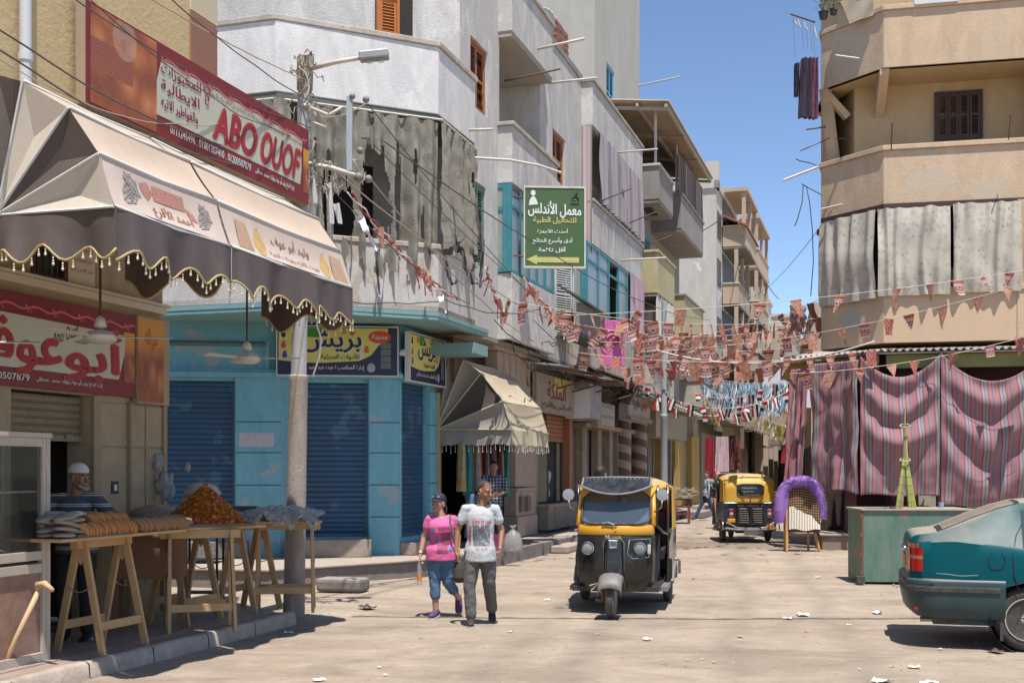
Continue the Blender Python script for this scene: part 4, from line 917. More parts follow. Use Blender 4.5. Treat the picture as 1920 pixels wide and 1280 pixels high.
# satellite dish & brick stub on roof
def dish(c,s,rz,label,group=None):
 d=thing('satellite_dish',label,'satellite dish',TR(*c,rz),group)
 mm=Matrix.Rotation(R(-50),4,'X');MB().lathe([(.02,-.02),(.2*s,.02),(.38*s,.1*s),(.385*s,.11*s),(.2*s,.035),(.02,0)],16,Matrix.Translation((0,0,.5*s))@Matrix.Rotation(R(115),4,'X')).build('reflector',M('dish_white',(.6,.6,.58),.5,.06),d,smooth=True)
 MB().tube([(0,0,0),(0,0,.5*s)],.03,6).build('mast',GALV,d);MB().tube([(0,.05,.3*s),(0,-.35*s,.45*s)],.015,5).build('feed_arm',GALV,d)
dish(S.w(7.4,.5,12.0),.9,30,'pale satellite dish on the parapet above the brown shutter')
bp=thing('brick_stub','little red brick wall stub on the roof edge above the long brown shutter','wall',S.m)
for(x,y,z,nx,nz,W_)in((8.6,-.55,12.05,5,11,.24),(16.3,-.2,11.97,8,13,.26)):
 tgt=bp
 if x>10:tgt=thing('brick_stub','red brick wall end beneath the big corrugated roof sheet','wall',S.m)
 MB().box(x+.01,x+nx*W_-.01,y+.02,y+.4,z,z+nz*.085-.01).build('mortar_core',MORTAR,tgt)
 bm_=None
 for j in range(nz):
  for i in range(nx):
   o=MB().box(0,W_-.015,0,.1,0,.07).build('brick',BRICKM,tgt)if bm_ is None else clone(bm_,tgt)
   bm_=bm_ or o;o.location=(x+i*W_+(.06 if j%2 else 0)-.03,y-random.uniform(.0,.012),z+j*.085)
   # narrow end facing the camera
 for j in range(nz):
  o=clone(bm_,tgt);o.location=(x-.012,y+.38,z+j*.085);o.rotation_euler.z=R(-90)
  # ---- concrete building with corrugated roof
cb=thing('concrete_building','grey concrete house with box balconies and a huge corrugated roof sheet','building',S.m)
m=MB();wall_holes(m,16.9,27,4.3,11.0,-.6,-.3,[(17.8,19.0,8.4,9.9),(19.9,20.8,8.0,9.8),(22.5,24,5.2,7)]);m.box(16.9,17.1,-.3,6,.3,13);m.box(26.8,27,-.3,6,.3,11);m.box(16.9,27,2.5,2.7,4.3,13.3);m.build('wall',CONC,cb)
louvre(cb,17.85,18.95,-.56,8.45,9.85,M('grey_blue_shutter',(.2,.27,.3)),2);louvre(cb,19.95,20.75,-.56,8.05,9.75,M('blue_small_shutter',(.08,.3,.42),.6),2);louvre(cb,22.55,23.95,-.56,5.25,6.95,DKWOOD,2)
balcony(cb,16.95,19.6,.6,1.6,10.28,11.4,CONC,CONC_W,CONC);balcony(cb,21.0,26.3,.6,1.65,10.15,11.4,CONC,CONC,CONC)
balcony(cb,16.95,20.2,.6,1.55,7.35,8.7,YEL,YEL,CONC);balcony(cb,21.4,26,.6,1.7,6.4,7.95,YEL,CONC,CONC)
balcony(cb,17.0,21,.6,1.4,4.2,5.4,CREAM_W,CONC,CONC)
MB().box(17.6,18.8,-1.25,-.95,10.17,10.19).build('soffit_vent',DARK,cb)
LACE=floralgrey('lace_curtain',(.60,.58,.52),(.25,.24,.22),2.4,.3)
hang(cb,(17.0,1.45),(20.0,1.5),7.3,5.3,LACE,9,.06,seed=8)
hang(cb,(20.9,1.5),(26.2,1.55),12.75,11.3,uvmat('dusty_stripe_curtain',stripes([(2,(.2,.16,.14)),(1,(.35,.3,.26)),(2,(.13,.10,.09))],20),.95,.2),22,.06,seed=9)
CORR=M('corrugated_beige_sheet',(.42,.33,.23),.6,.12,1.5,(.28,.2,.13),.4,True,.1,40)
m=MB();nsh=120;RX0,RX1=16.5,26.5
def fn(u,v):return(RX0+(RX1-RX0)*u,3.2-5.2*v,13.75+.04*math.sin(u*nsh*math.pi)-.6*v)
m.grid(fn,nsh*2,4);rf=m.build('corrugated_roof',CORR,cb,smooth='auto');so_=rf.modifiers.new('s','SOLIDIFY');so_.thickness=.02
for y in(2.3,.6,-1.0,-1.9):MB().box(RX0,RX1,y-.04,y+.04,13.75-.6*(3.2-y)/5.2-.17,13.75-.6*(3.2-y)/5.2-.07).build('purlin',M('roof_beam',(.4,.34,.26),.7,.1,4),cb)
for x,y in((17.2,-1.45),(21.2,-1.45),(26.1,-1.45)):MB().tube([(x,y,11.3),(x,y,13.1)],.045,8).build('roof_post',PALEM,cb)
for x in(16.7,19.8,23,26.3):MB().bar((x,2.8,13.5),(x,-1.95,12.98),.06,.1).build('rafter',MATS['roof_beam'],cb)
tag(solo(MB().tube([S.w(25.5,1.7,10.9),S.w(25.4,2.8,11.5)],.02,5),'clothes_line_arm',RUST,None,None),'thin rusty clothes line arm on the far concrete balcony','rod')
lb=thing('low_house','low grimy house with cluttered balcony between the concrete house and the far white building','building',S.m)
MB().box(27.2,42.4,0,8,0,7.4).build('wall',M('low_house_wall',(.34,.29,.23),.9,.15,1.5,(.18,.14,.11),.5,True,.5,20),lb);balcony(lb,28.5,34,0,1.2,4.4,5.5,CREAM_W,CONC,CONC);balcony(lb,36,41,0,1.1,4.3,5.6,CONC_W,CONC,CONC)
for x in(29.5,32,37,39.5):MB().box(x,x+1,-.04,0,5.4,6.9).build('window',M('far_dark_window',(.1,.08,.07),.5),lb)
# ---- hanging laboratory sign
sg=thing('hanging_sign','tall green medical laboratory sign with white Arabic lettering hanging over the street','sign',TR(*P(1040,426,23.9),4));W2_,H2_=.615,.815
MB().box(-W2_,W2_,0,.10,-H2_,H2_).build('sign_board',M('olive_green_sign',(.055,.115,.035),.5,.08,2),sg);q=MB()
for b in((-W2_-.02,W2_+.02,H2_-.02,H2_+.02),(-W2_-.02,W2_+.02,-H2_-.02,-H2_+.02),(-W2_-.02,-W2_+.01,-H2_+.02,H2_-.02),(W2_-.01,W2_+.02,-H2_+.02,H2_-.02)):q.box(b[0],b[1],-.012,.105,b[2],b[3])
q.build('sign_frame',PALEM,sg)
for s_,x0,x1,z0,z1,mt,bo in(('معمل الأندلس',-.54,.54,.20,.52,WPR,.05),('للتحاليل الطبية',-.44,.44,.06,.21,M('pale_gold_print',(.6,.52,.2),.5),.03),('أحدث الأجهزة',-.36,.27,-.14,-.03,WPR,.03),('أدق وأسرع النتائج',-.45,.36,-.35,-.21,WPR,.03),('أقل تكلفة',-.33,.22,-.52,-.40,WPR,.04)):lettering(s_,x0,x1,z0,z1,mt,sg,y=-.006,bold=bo,slant=-.04 if z0>.15 else 0)
MB().poly([(-.58,-.006,-.66),(-.36,-.006,-.56),(-.36,-.006,-.61),(.5,-.006,-.61),(.5,-.006,-.72),(-.36,-.006,-.72),(-.36,-.006,-.77)][::-1]).build('yellow_arrow',M('arrow_yellow',(.5,.48,.12),.5),sg)
lettering('للإستعلام : ٠١٠٦٢٨٧٣٢٤ ـ ٢٩٢٢٤٢٦',-.48,.46,-.695,-.635,WPR,sg,y=-.009)
q=MB();q.poly([(-.53,-.006,.44),(-.34,-.006,.46),(-.37,-.006,.55),(-.41,-.006,.62),(-.46,-.006,.62),(-.51,-.006,.55)]);q.build('figure_emblem',WPR,sg);MB().poly([(-.44+.05*math.cos(a),-.0065,.69+.06*math.sin(a))for a in[i*.63 for i in range(10)]][::-1]).build('figure_emblem',WPR,sg)
q=MB();q.tube([(.33,-.01,.50),(.50,-.01,.50)],.010,5);q.tube([(.47,-.01,.50),(.49,-.01,.58),(.44,-.01,.64)],.012,5);q.tube([(.36,-.01,.58),(.46,-.01,.72)],.020,6);q.tube([(.35,-.01,.55),(.44,-.01,.55)],.010,5);q.build('microscope_emblem',M('dark_green_print',(.02,.05,.015),.5),sg)
for z in(.6,-.6):MB().tube([(-W2_,.05,z),(-W2_-.35,.35,z+.1)],.02,6).build('bracket',RUST,sg)
# ---- tall tower behind
tw=thing('tower_block','tall bare grey beige apartment tower rising behind the white balconies','building',Frame(2.68,38,17.4).m)
m=MB();wall_holes(m,0,7.4,0,30,0,.3,[(1.7,2.9,13.8,15.6),(5.2,6.3,13.3,15)]);m.box(0,.2,.3,12,0,30);m.box(7.2,7.4,.3,12,0,30);m.build('wall',TOWERM,tw)
for z in(9.6,14.4,17.6):MB().box(-.02,.0,0,12,z,z+.06).build('floor_line',M('grey_joint',(.33,.31,.28),.9),tw)
for x0,x1,z0,z1 in((1.7,2.9,13.8,15.6),(5.2,6.3,13.3,15)):louvre(tw,x0+.05,x1-.05,.05,z0+.05,z1-.05,M('sky_blue_window_frame',(.12,.40,.58),.6),2)
MB().tube([(7.3,.2,16.5),(7.3,-1.6,16.7)],.03,5).build('bracket_rod',GALV,tw)
# ---- far white and tan building
fb=thing('far_apartment_building','tall white sided apartment building with tan stacked balconies beyond the corrugated roof','building',S.m)
m=MB();m.box(42.6,60,0,14,0,16.6);m.box(42.6,50,4,14,16.6,17.6);m.build('wall',CONC_W,fb)
m=MB();m.box(42.5,43.2,-.12,5,16.6,18.0);m.box(42.5,60.1,-.12,.1,16.6,17.0);m.build('roof_parapet',CONC_W,fb)
TANB=M('far_tan_plaster',(.50,.38,.27),.9,.08,1,(.36,.28,.2),.3)
for k,z in enumerate((4.6,7.7,10.8,13.9)):
 for(a,b,pp)in((44.8,50.5,.9),(52.0,58.8,1.25)):
  if k==3 and a<50:pp=1.3
  balcony(fb,a,b,.05,pp,z,z+1.15,TANB,M('far_cream_coping',(.55,.46,.36),.9),CONC)
  for x in(a+.1,(a+b)/2,b-.1):MB().box(x-.1,x+.1,-pp+.02,-pp+.22,z+1.15,z+2.95).build('balcony_pillar',TANB,fb)
  if k==3:MB().box(a-.1,b+.1,-pp-.1,0,z+2.95,z+3.15).build('balcony_roof',TANB,fb)
  MB().box(a+.3,b-.3,-.04,.0,z+1.0,z+2.8).build('balcony_door',M('far_dark_window',(.1,.08,.07),.5),fb)
for z in(6.3,9.4,12.5,15):MB().box(42.9,44.4,-.03,0,z-.9,z+.5).build('window',MATS['far_dark_window'],fb)
m=MB();m.add([(44.5,-.1,15.6),(51,-.1,15.6),(51,-1.4,15.0),(44.5,-1.4,15.0),(44.5,-.1,15.5),(51,-.1,15.5),(51,-1.4,14.9),(44.5,-1.4,14.9)],[(0,3,2,1),(4,5,6,7),(3,7,6,2),(0,4,7,3)]);m.build('tiled_canopy',M('red_tile_canopy',(.3,.13,.09),.9,.2,5),fb)
ac=MB();ac.box(51.2,51.9,-.5,-.05,9.6,10.3);ac.build('air_conditioner',M('ac_grey',(.4,.38,.35),.6),fb)
# ---- farther buildings down the street
def far_block(fr,x0,x1,y0,y1,z1,mat,label,name='far_building',rows=4,cols=3,win=None,face=True):
 b=thing(name,label,'building',fr.m);MB().box(x0,x1,y0,y1,0,z1).build('wall',mat,b)
 MB().box(x0-.1,x1+.1,y0-.12,y0+.2,z1,z1+.3).build('roof_parapet',mat,b)
 wn=win or M('far_dark_window',(.1,.08,.07),.5)
 for r in range(rows):
  for c in range(cols):
   cx=x0+(x1-x0)*(c+.5)/cols;cz=5.2+r*3;
   if cz+1.5>z1:continue
   f=MB().box(cx-.6,cx+.6,y0-.05,y0-.0,cz-.1,cz+1.5).build('window',M('far_frame',(.45,.38,.3),.8),b);MB().box(cx-.5,cx+.5,y0-.06,y0-.051,cz,cz+1.4).build('pane',wn,f)
 return b
far_block(S,61,72,-.3,10,14.2,M('far_white',(.58,.56,.53),.9,.08,1,(.35,.32,.3),.3),'small white roofed building with two satellite dishes far down the street',rows=4,cols=4)
dish(S.w(62,.0,14.5),1.5,20,'left of the pair of pale dishes on the far white roof','dishes on the far roof');dish(S.w(66.5,.0,14.5),1.6,20,'right of the pair of pale dishes on the far white roof','dishes on the far roof')
far_block(S,73,90,-1.6,10,12.5,M('far_beige',(.45,.37,.28),.9,.1,1,(.3,.24,.18),.3),'beige building past the white one at the far end of the street',rows=3,cols=5)
EN=Frame(19.5,112,80)
far_block(EN,0,8,0,10,16.5,M('far_cream',(.48,.41,.32),.9,.1,1,(.3,.26,.2),.3),'cream building closing the view at the end of the street',rows=4,cols=3,win=M('far_blue_window',(.12,.2,.24),.4))
far_block(EN,8.2,18,-3,10,14,M('far_greybrown',(.36,.31,.26),.9,.1,1),'grey brown building at the street end behind the bunting',rows=3,cols=3)
RR=Frame(9.9,36,12.5)
# ================================================================ ground floor shops of the street facade (local frame S)
def sx(u,p=0):return S.lx(u,p)
def sz(u,v,p=0):return S.z(u,v,p)
# back wall of each shop
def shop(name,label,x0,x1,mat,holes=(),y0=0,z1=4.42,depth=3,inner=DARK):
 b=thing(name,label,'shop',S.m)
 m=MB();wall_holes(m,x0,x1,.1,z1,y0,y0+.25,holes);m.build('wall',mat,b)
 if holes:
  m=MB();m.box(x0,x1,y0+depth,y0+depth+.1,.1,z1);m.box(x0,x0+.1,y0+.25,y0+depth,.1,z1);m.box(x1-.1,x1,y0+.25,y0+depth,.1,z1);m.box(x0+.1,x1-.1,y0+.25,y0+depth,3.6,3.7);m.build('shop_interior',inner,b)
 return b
TILEP=M('carved_stone_base',(.34,.28,.215),.85,.15,4,(.15,.11,.09),.45,False,.8,30)
xa,xb=sx(827),sx(966)
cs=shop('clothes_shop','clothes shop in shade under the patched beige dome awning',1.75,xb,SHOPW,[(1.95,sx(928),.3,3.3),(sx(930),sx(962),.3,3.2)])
roller(cs,sx(930),sx(962),.06,.32,3.18,M('grey_beige_shutter',(.25,.22,.19),.6,.15,5,(.12,.1,.08),.4),.10)
m=MB();m.box(1.74,1.92,-.06,.0,.3,3.3);m.build('yellow_jamb',YEL,cs)
m=MB();wall_holes(m,1.8,xb,3.5,4.4,-.35,-.3,[(2.2,sx(960),3.62,4.2)]);m.build('grille_frame',RUST,cs)
m=MB()
for i in range(46):x=2.2+i*.1;m.tube([(x,-.33,3.6),(x+.35,-.33,4.22)],.006,3,False);m.tube([(x+.35,-.33,3.6),(x,-.33,4.22)],.006,3,False)
m.build('wire_grille',RUST,cs,kind='stuff')
# carved beige pilaster between shops
pl=shop('stone_pier','tall beige shop pier with fluted capital beside the clothes shop',sx(966),sx(1006),M('beige_pier',(.45,.37,.29),.85,.1,3,(.25,.18,.13),.45,True,.5,26))
x0,x1=sx(968,.3),sx(1003,.3)
for z0,z1,e in((.28,.75,.05),(.75,1.32,.0),(1.32,1.40,.04),(1.42,4.3,-.02)):MB().box(x0-e,x1+e,-.3-e,-.001,z0,z1).build('pier_block',MATS['beige_pier'],pl,bevel=.015)
m=MB()
for i in range(7):x=sx(930,.55)+i*.42;m.box(x,x+.38,-.6,-.3,3.45,4.3)
m.build('fluted_fascia',MATS['beige_pier'],pl,bevel=.02);MB().box(sx(925,.65),sx(1012,.65),-.68,-.2,4.3,4.42).build('fascia_cornice',MATS['beige_pier'],pl,bevel=.02)
lettering('ف',sx(988,.61),sx(998,.61),3.7,4.15,M('faded_dark_red',(.2,.05,.04),.8),pl,y=-.606,bold=.03)
for i in range(2):MB().box(x0+.2+i*.5,x0+.5+i*.5,-.36,-.3,.85,1.2).build('inset_tile',SHOPD,pl)
# display window shop with brown roller shutter and painted sign
xa,xb=sx(1006),sx(1068)
dw=shop('display_window_shop','shop with carved window plinth and half lowered brown slat shutter',xa,xb,SHOPW,[(xa+.15,xb-.15,.9,3.3)],inner=M('dim_display',(.10,.12,.11),.8,.2,2))
MB().box(xa+.15,xb-.2,.12,.13,.9,2.7).build('display_glass',glass('shop_glass',(.10,.13,.13),.45),dw)
roller(dw,sx(1022),xb-.12,-.02,2.55,3.25,BROWNW,.11,rail=BROWNW)
for x0,x1 in((xa+.05,sx(1019)),(sx(1021),sx(1044)),(sx(1045),sx(1063))):
 MB().box(x0,x1,-.30,-.001,.3,.9).build('carved_plinth',TILEP,dw,bevel=.02)
 n=max(1,int((x1-x0)/.45))
 for i in range(n):
  m=MB();c=x0+(x1-x0)*(i+.5)/n
  for e in(.16,.09):path=[(c-e,.3+.6/2-e),(c+e,.6-e),(c+e,.6+e),(c-e,.6+e),(c-e,.6-e)];m.tube([(a,-.305,b)for a,b in path],.014,4)
  m.build('greek_key',STONE,dw)
MB().box(xa,xb,-.34,.0,.88,.95).build('plinth_sill',STONE,dw,bevel=.01)
sg=thing('painted_shop_sign','faded hand painted shop sign board above the brown slat shutter','sign',S.m)
p=.75;a,b=sx(1006,p),sx(1076,p);z0,z1=sz(1040,776,p),sz(1040,706,p)
MB().box(a,b,-p,-p+.1,z0,z1).build('sign_board',M('faded_cream_board',(.42,.36,.29),.8,.15,2.2,(.2,.15,.12),.5,True),sg)
lettering('الملكة',a+.9,b-.8,z0+.35,z1-.15,MATS['faded_dark_red'],sg,y=-p-.005,bold=.03,shear=.2);lettering('للعرائس والأفراح',a+.4,b-.3,z0+.08,z0+.28,M('faded_black_print',(.07,.05,.05),.8),sg,y=-p-.005,bold=.02)
MB().poly([(a+1.6,-p-.003,z1-.02),(a+2.6,-p-.003,z1-.02),(a+2.2,-p-.003,z1-.35),(a+1.4,-p-.003,z1-.3)]).build('yellow_patch',M('faded_yellow_paint',(.55,.45,.12),.8,.15,6),sg)
m=MB();rnd=random.Random(4)
lt=thing('sheet_canopy','crooked rusty sheet canopy with a torn pale blue edge','canopy',S.m)
for i in range(9):
 x=sx(1002,.9)+i*.75;m=MB();z=sz(1040,690,.9)+rnd.uniform(-.04,.04);m.box(0,.78,-.6,.55,0,.02);o=m.build('roof_sheet',RUST if i%3 else M('faded_blue_sheet',(.42,.50,.55),.6,.15,5),lt);o.location=(x,-.9,z);o.rotation_euler=(R(10+rnd.uniform(-4,4)),R(rnd.uniform(-4,4)),0)
for i in range(5):MB().bar((sx(1005,.2)+i*1.4,-.0,3.6),(sx(1005,.2)+i*1.4,-1.4,3.95),.04).build('bracket',RUST,lt)
# dark shuttered shop
xa,xb=sx(1070),sx(1148)
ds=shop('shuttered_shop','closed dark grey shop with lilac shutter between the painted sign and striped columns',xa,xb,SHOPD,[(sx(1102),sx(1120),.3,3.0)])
roller(ds,sx(1102)+.02,sx(1120)-.02,.08,.3,2.98,M('lilac_grey_shutter',(.22,.18,.21),.6,.12,5,(.12,.1,.1),.3),.12)
for u0,u1 in((1068,1073),(1092,1101),(1121,1128),(1143,1149)):MB().box(sx(u0,.2),sx(u1,.2),-.2,-.001,.2,4.3).build('door_post',SHOPW if u0>1080 else BROWNW,ds)
MB().box(xa,xb+1.5,-.45,-.001,3.0,3.12).build('lintel_board',SHOPW,ds)
MB().box(sx(1082,.3),sx(1112,.3),-.32,-.05,3.15,3.9).build('boarded_panel',M('brown_board',(.26,.2,.14),.85,.15,3),ds);MB().box(sx(1120,.6),sx(1152,.6),-.62,-.3,3.0,3.75).build('wooden_box_sign',M('pale_brown_board',(.36,.28,.19),.85,.12,3),ds,bevel=.02)
bx_=thing('poster_box','grey and white printed box sign hanging out over the dark shop','sign',S.m)
p=1.0;a,b=sx(1102,p),sx(1124,p);MB().box(a,b,-p-.05,-p+.6,3.15,4.05).build('sign_box',M('grey_photo_print',(.3,.27,.28),.5,.4,3),bx_);MB().box(a-.01,a-.0,-p-.05,-p+.6,3.15,3.9).build('white_side',WPR,bx_)
lettering('888\n888',sx(1128,.63),sx(1150,.63),3.1,3.6,M('outlined_print',(.5,.5,.5),.5),bx_,y=-.63,bold=.03)
# twisted column entrance
xa,xb=sx(1150),sx(1222)
tc_=shop('column_entrance','old entrance with two spiral striped columns and a small pediment sign',xa,xb,SHOPD,[(sx(1176),sx(1186),.3,3.4),(sx(1206),sx(1215),.3,2.6)],depth=2)
def spiral(name):
 def fn(t,u,v,uv,pos):
  x=math_(t,'FRACT',math_(t,'ADD',math_(t,'MULTIPLY',v,6.0),math_(t,'MULTIPLY',u,1.0)))
  r=ramp(t,[(0,(.11,.05,.045)),(.5,(.36,.27,.22))],'CONSTANT');t.links.new(x,r.inputs[0])
  return mixc(t,math_(t,'MULTIPLY',noise_(t,pos,4,5),.4),r.outputs[0],(.2,.15,.12))
 return uvmat(name,fn,.7,.2,60)
for u in(1166,1197):
 x=sx(u,.35);cl=MB().rings([[Vector((x+.3*math.cos(a),-.35+.3*math.sin(a),z))for a in[2*math.pi*k/20 for k in range(21)]]for z in[.4+3.0*q/12 for q in range(13)]],False,False,True).build('spiral_column',spiral('spiral_paint'),tc_,smooth=True)
 MB().box(x-.38,x+.38,-.73,.0,3.4,3.55).build('column_capital',SHOPW,tc_,bevel=.02);MB().box(x-.36,x+.36,-.7,.0,.28,.4).build('column_base',SHOPW,tc_,bevel=.02)
pd=thing('pediment_sign','gabled white painted sign over the spiral columns','sign',S.m)
p=.85;a,b=sx(1178,p),sx(1219,p);z0,z1=sz(1198,790,p),sz(1198,736,p);m=MB();m.prism([(a,z0),(b,z0),(b,z0+.5),((a+b)/2,z1+.3),(a,z0+.5)],-p,-p+.3);m.build('sign_board',M('pale_painted_board',(.38,.34,.31),.85,.12,3),pd)
lettering('ميدان شهرزاد',a+.6,b-.5,z0+.35,z0+.85,MATS['faded_dark_red'],pd,y=-p-.006,bold=.03)
m=MB();
for q0,q1 in(((a-.1,z0+.5),((a+b)/2,z1+.4)),(((a+b)/2,z1+.4),(b+.1,z0+.5)),((a-.05,z0+.05),(b+.05,z0+.05))):m.bar((q0[0],-p-.03,q0[1]),(q1[0],-p-.03,q1[1]),.12,.12)
m.build('moulding',SHOPW,pd)
# yellow shop with white sheet canopy
xa,xb=sx(1224),sx(1312)
OCH=M('ochre_paint',(.42,.28,.07),.7,.1,3,(.2,.15,.08),.3,True)
ys=shop('yellow_shop','ochre fronted shop behind the grey street pole',xa,xb,M('brown_shop_wall',(.24,.17,.12),.85,.15,2,(.12,.09,.07),.4),[(sx(1250),sx(1274),.3,3.0),(sx(1282),sx(1296),.3,3.0)])
for u0,u1 in((1240,1249),(1266,1281),(1297,1311)):MB().box(sx(u0,.25),sx(u1,.25),-.25,-.001,.2,3.3).build('ochre_pillar',OCH,ys)
MB().box(sx(1230,.9),sx(1288,.9),-.9,-.3,2.95,3.9).build('sign_box',M('pale_sign_box',(.30,.27,.2),.7,.15,4),ys)
m=MB();a,b=sx(1250,1.7),sx(1308,1.7);m.grid(lambda u,v:(a+(b-a)*u,-.3-1.6*v,4.35-.45*v+.03*math.sin(u*90)-.1*u),60,3);q=m.build('white_sheet_canopy',M('white_corrugated',(.55,.54,.5),.6,.1,3),ys,smooth=True);mo=q.modifiers.new('s','SOLIDIFY');mo.thickness=.03
MB().bar((sx(1262,.1),-.1,.4),(sx(1253,.1),-.12,3.1),.14).build('leaning_plank',M('dark_blue_plank',(.03,.04,.07),.7),ys)
for i in range(5):MB().box(sx(1230,.5)+i*.5,sx(1230,.5)+i*.5+.4,-.5,-.3,.3+.0,.9+.3*(i%2)).build('stacked_carton',M('carton_%d'%(i%3),((.2,.12,.08),(.3,.24,.18),(.15,.03,.03))[i%3],.9),ys)
# clothes shops further on
xa,xb=sx(1312),sx(1405)
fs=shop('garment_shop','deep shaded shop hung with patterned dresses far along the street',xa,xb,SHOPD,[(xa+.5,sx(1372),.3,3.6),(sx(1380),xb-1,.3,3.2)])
MB().box(sx(1374,.2),sx(1378,.2),-.3,0,.2,4).build('door_post',SHOPW,fs)
MB().box(sx(1372,.8),sx(1392,.8),-.9,-.3,3.0,4.1).build('sign_box',M('pale_yellow_box',(.42,.37,.24),.8),fs)
m=MB()
for i in range(26):
 x=xa+random.uniform(-1,13);a=random.uniform(-.15,.25);m.bar((x,-.2,4.2+random.uniform(-.2,.3)),(x+random.uniform(.5,2.5),-1.9-random.random()*.5,4.1+a),.07,.03)
m.grid(lambda u,v:(xa+9*u,-.1-1.3*v,4.45-.35*v+.05*noise.noise(Vector((u*20,v*4,0)))),40,4);m.build('ragged_awning',M('straw_grey_canopy',(.30,.25,.19),.9,.3,6),fs)
far=shop('far_shop_row','row of small dim shops at the far end of the street',sx(1405),90,M('far_shop_wall',(.42,.34,.26),.9,.3,.9,(.1,.08,.07),.5),[(x,x+2.4,.3,3.2)for x in range(59,88,4)],y0=-.4)
for i in range(8):x=58.5+i*4;MB().box(x,x+.5,-.9,-.4,.2,4.2).build('pier',M('far_pier',(.50,.41,.32),.9,.2,1),far);MB().box(x+.5,x+3.6,-1.3-.3*(i%2),-.45,3.3+.2*(i%3),3.4+.2*(i%3)+.3*(i%2)).build('shop_board',M('far_board_%d'%(i%4),((.4,.35,.28),(.25,.2,.16),(.45,.44,.42),(.2,.22,.26))[i%4],.8,.15),far)
# dome awning of the clothes shop
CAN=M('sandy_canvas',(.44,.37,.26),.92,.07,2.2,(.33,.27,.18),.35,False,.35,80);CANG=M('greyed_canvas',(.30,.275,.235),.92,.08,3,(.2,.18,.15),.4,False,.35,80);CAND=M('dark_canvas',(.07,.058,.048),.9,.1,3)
a2=thing('awning','patched sandy dome awning with tasselled valance over the clothes shop','awning',S.m)
HO2=[(.25,4.0),(.55,3.92),(.90,3.66),(1.34,3.12),(1.50,2.58)];PV2=(.0,2.60);ta,tb=1.85,4.45
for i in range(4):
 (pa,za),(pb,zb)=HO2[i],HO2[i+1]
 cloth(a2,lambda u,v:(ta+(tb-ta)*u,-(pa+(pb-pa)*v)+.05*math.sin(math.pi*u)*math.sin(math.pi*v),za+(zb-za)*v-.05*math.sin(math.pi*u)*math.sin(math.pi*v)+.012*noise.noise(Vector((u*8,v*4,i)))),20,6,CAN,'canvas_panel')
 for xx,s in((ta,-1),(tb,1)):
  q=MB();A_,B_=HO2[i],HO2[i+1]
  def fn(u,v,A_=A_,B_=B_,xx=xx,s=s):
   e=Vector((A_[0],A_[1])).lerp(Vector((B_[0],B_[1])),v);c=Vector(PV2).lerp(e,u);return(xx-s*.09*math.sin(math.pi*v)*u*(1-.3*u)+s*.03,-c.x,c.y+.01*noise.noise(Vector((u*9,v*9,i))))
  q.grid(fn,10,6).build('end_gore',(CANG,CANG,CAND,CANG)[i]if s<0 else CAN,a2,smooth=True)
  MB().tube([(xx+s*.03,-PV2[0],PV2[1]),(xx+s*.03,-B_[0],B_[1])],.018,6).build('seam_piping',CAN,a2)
for i in range(1,5):MB().tube([(ta-.03,-HO2[i][0],HO2[i][1]),((ta+tb)/2,-HO2[i][0]+.03,HO2[i][1]-.03),(tb+.03,-HO2[i][0],HO2[i][1])],.018,6).build('seam_piping',CAN,a2,smooth=True)
def low(o,z):o.location.z=z;return o
low(valance(a2,lambda s:((ta+s,-1.51),(0,-1)),tb-ta,CAN,.30,.16,.012,trim=False,beadgap=.09,bl=.11,fold=.06),2.58)
low(valance(a2,lambda s:((ta,-s),(-1,0)),1.5,CANG,.30,.16,.012,trim=False,beadgap=.09,bl=.11,fold=.06),2.58)
# garments hung under and inside
def garment(x,p,z,wd,ln,col,kind,par=None,fr=S,rot=0,label=None,group=None):
 mt=M('fabric_%02x%02x%02x'%tuple(int(c*255)for c in col),col,.9,.25,7,mul(col,.5),.4)if not isinstance(col,bpy.types.Material)else col
 m=MB();n=10;k0=random.uniform(0,6)
 if kind=='dress':pr=[(.0,.18),(.04,.5),(.10,.42),(.22,.34),(.35,.30),(.6,.48),(.85,.6),(1,.66)]
 elif kind=='shirt':pr=[(0,.15),(.05,.5),(.2,.55),(.25,.38),(.6,.38),(1,.42)]
 else:pr=[(0,.45),(.1,.46),(.5,.47),(1,.5)]
 rg=[]
 for f,h in pr:
  rg.append([Vector((math.cos(a)*h*wd*(1+.08*math.sin(5*a+k0)),math.sin(a)*(.05+.05*f)*(1+.5*math.sin(7*a+f*3+k0)),-ln*f))for a in[2*math.pi*i/18 for i in range(18)]])
 m.rings(rg,True);o=m.build('hanging_garment',mt,smooth=True);o.matrix_world=fr.m@Matrix.Translation((x,-p,z))@Matrix.Rotation(R(rot),4,'Z')
 tag(o,label,'garment',group);return o
cols=[(.10,.05,.05),(.35,.3,.14),(.03,.25,.25),(.22,.12,.16),(.36,.34,.30),(.45,.12,.04),(.09,.05,.08),(.3,.22,.12),(.14,.10,.2),(.25,.05,.05)]
names=['dark maroon','mustard yellow','teal','plum','off white','orange','black','tan','violet','red']
for i in range(12):
 garment(1.85+i*.24,.5+.05*(i%2),2.35,.18,.95+.08*(i%3),cols[(i+1)%10],'strip',rot=70,label=('' if i<10 else 'rearmost ')+names[(i+1)%10]+' scarf in the upper hanging row inside the clothes shop',group='garments hanging in the clothes shop')
for i,(nm,c)in enumerate((('blue grey',(.12,.18,.28)),('pale blue',(.25,.33,.42)),('grey',(.3,.3,.3)),('dark blue',(.03,.04,.12)),('wine red',(.2,.03,.06)),('pale grey',(.4,.4,.38)))):
 garment(2.05+i*.30,.6,1.35,.20,.85,c,'strip',rot=80,label=nm+' cloth in the lower hanging row by the blue shop corner',group='garments hanging in the clothes shop')
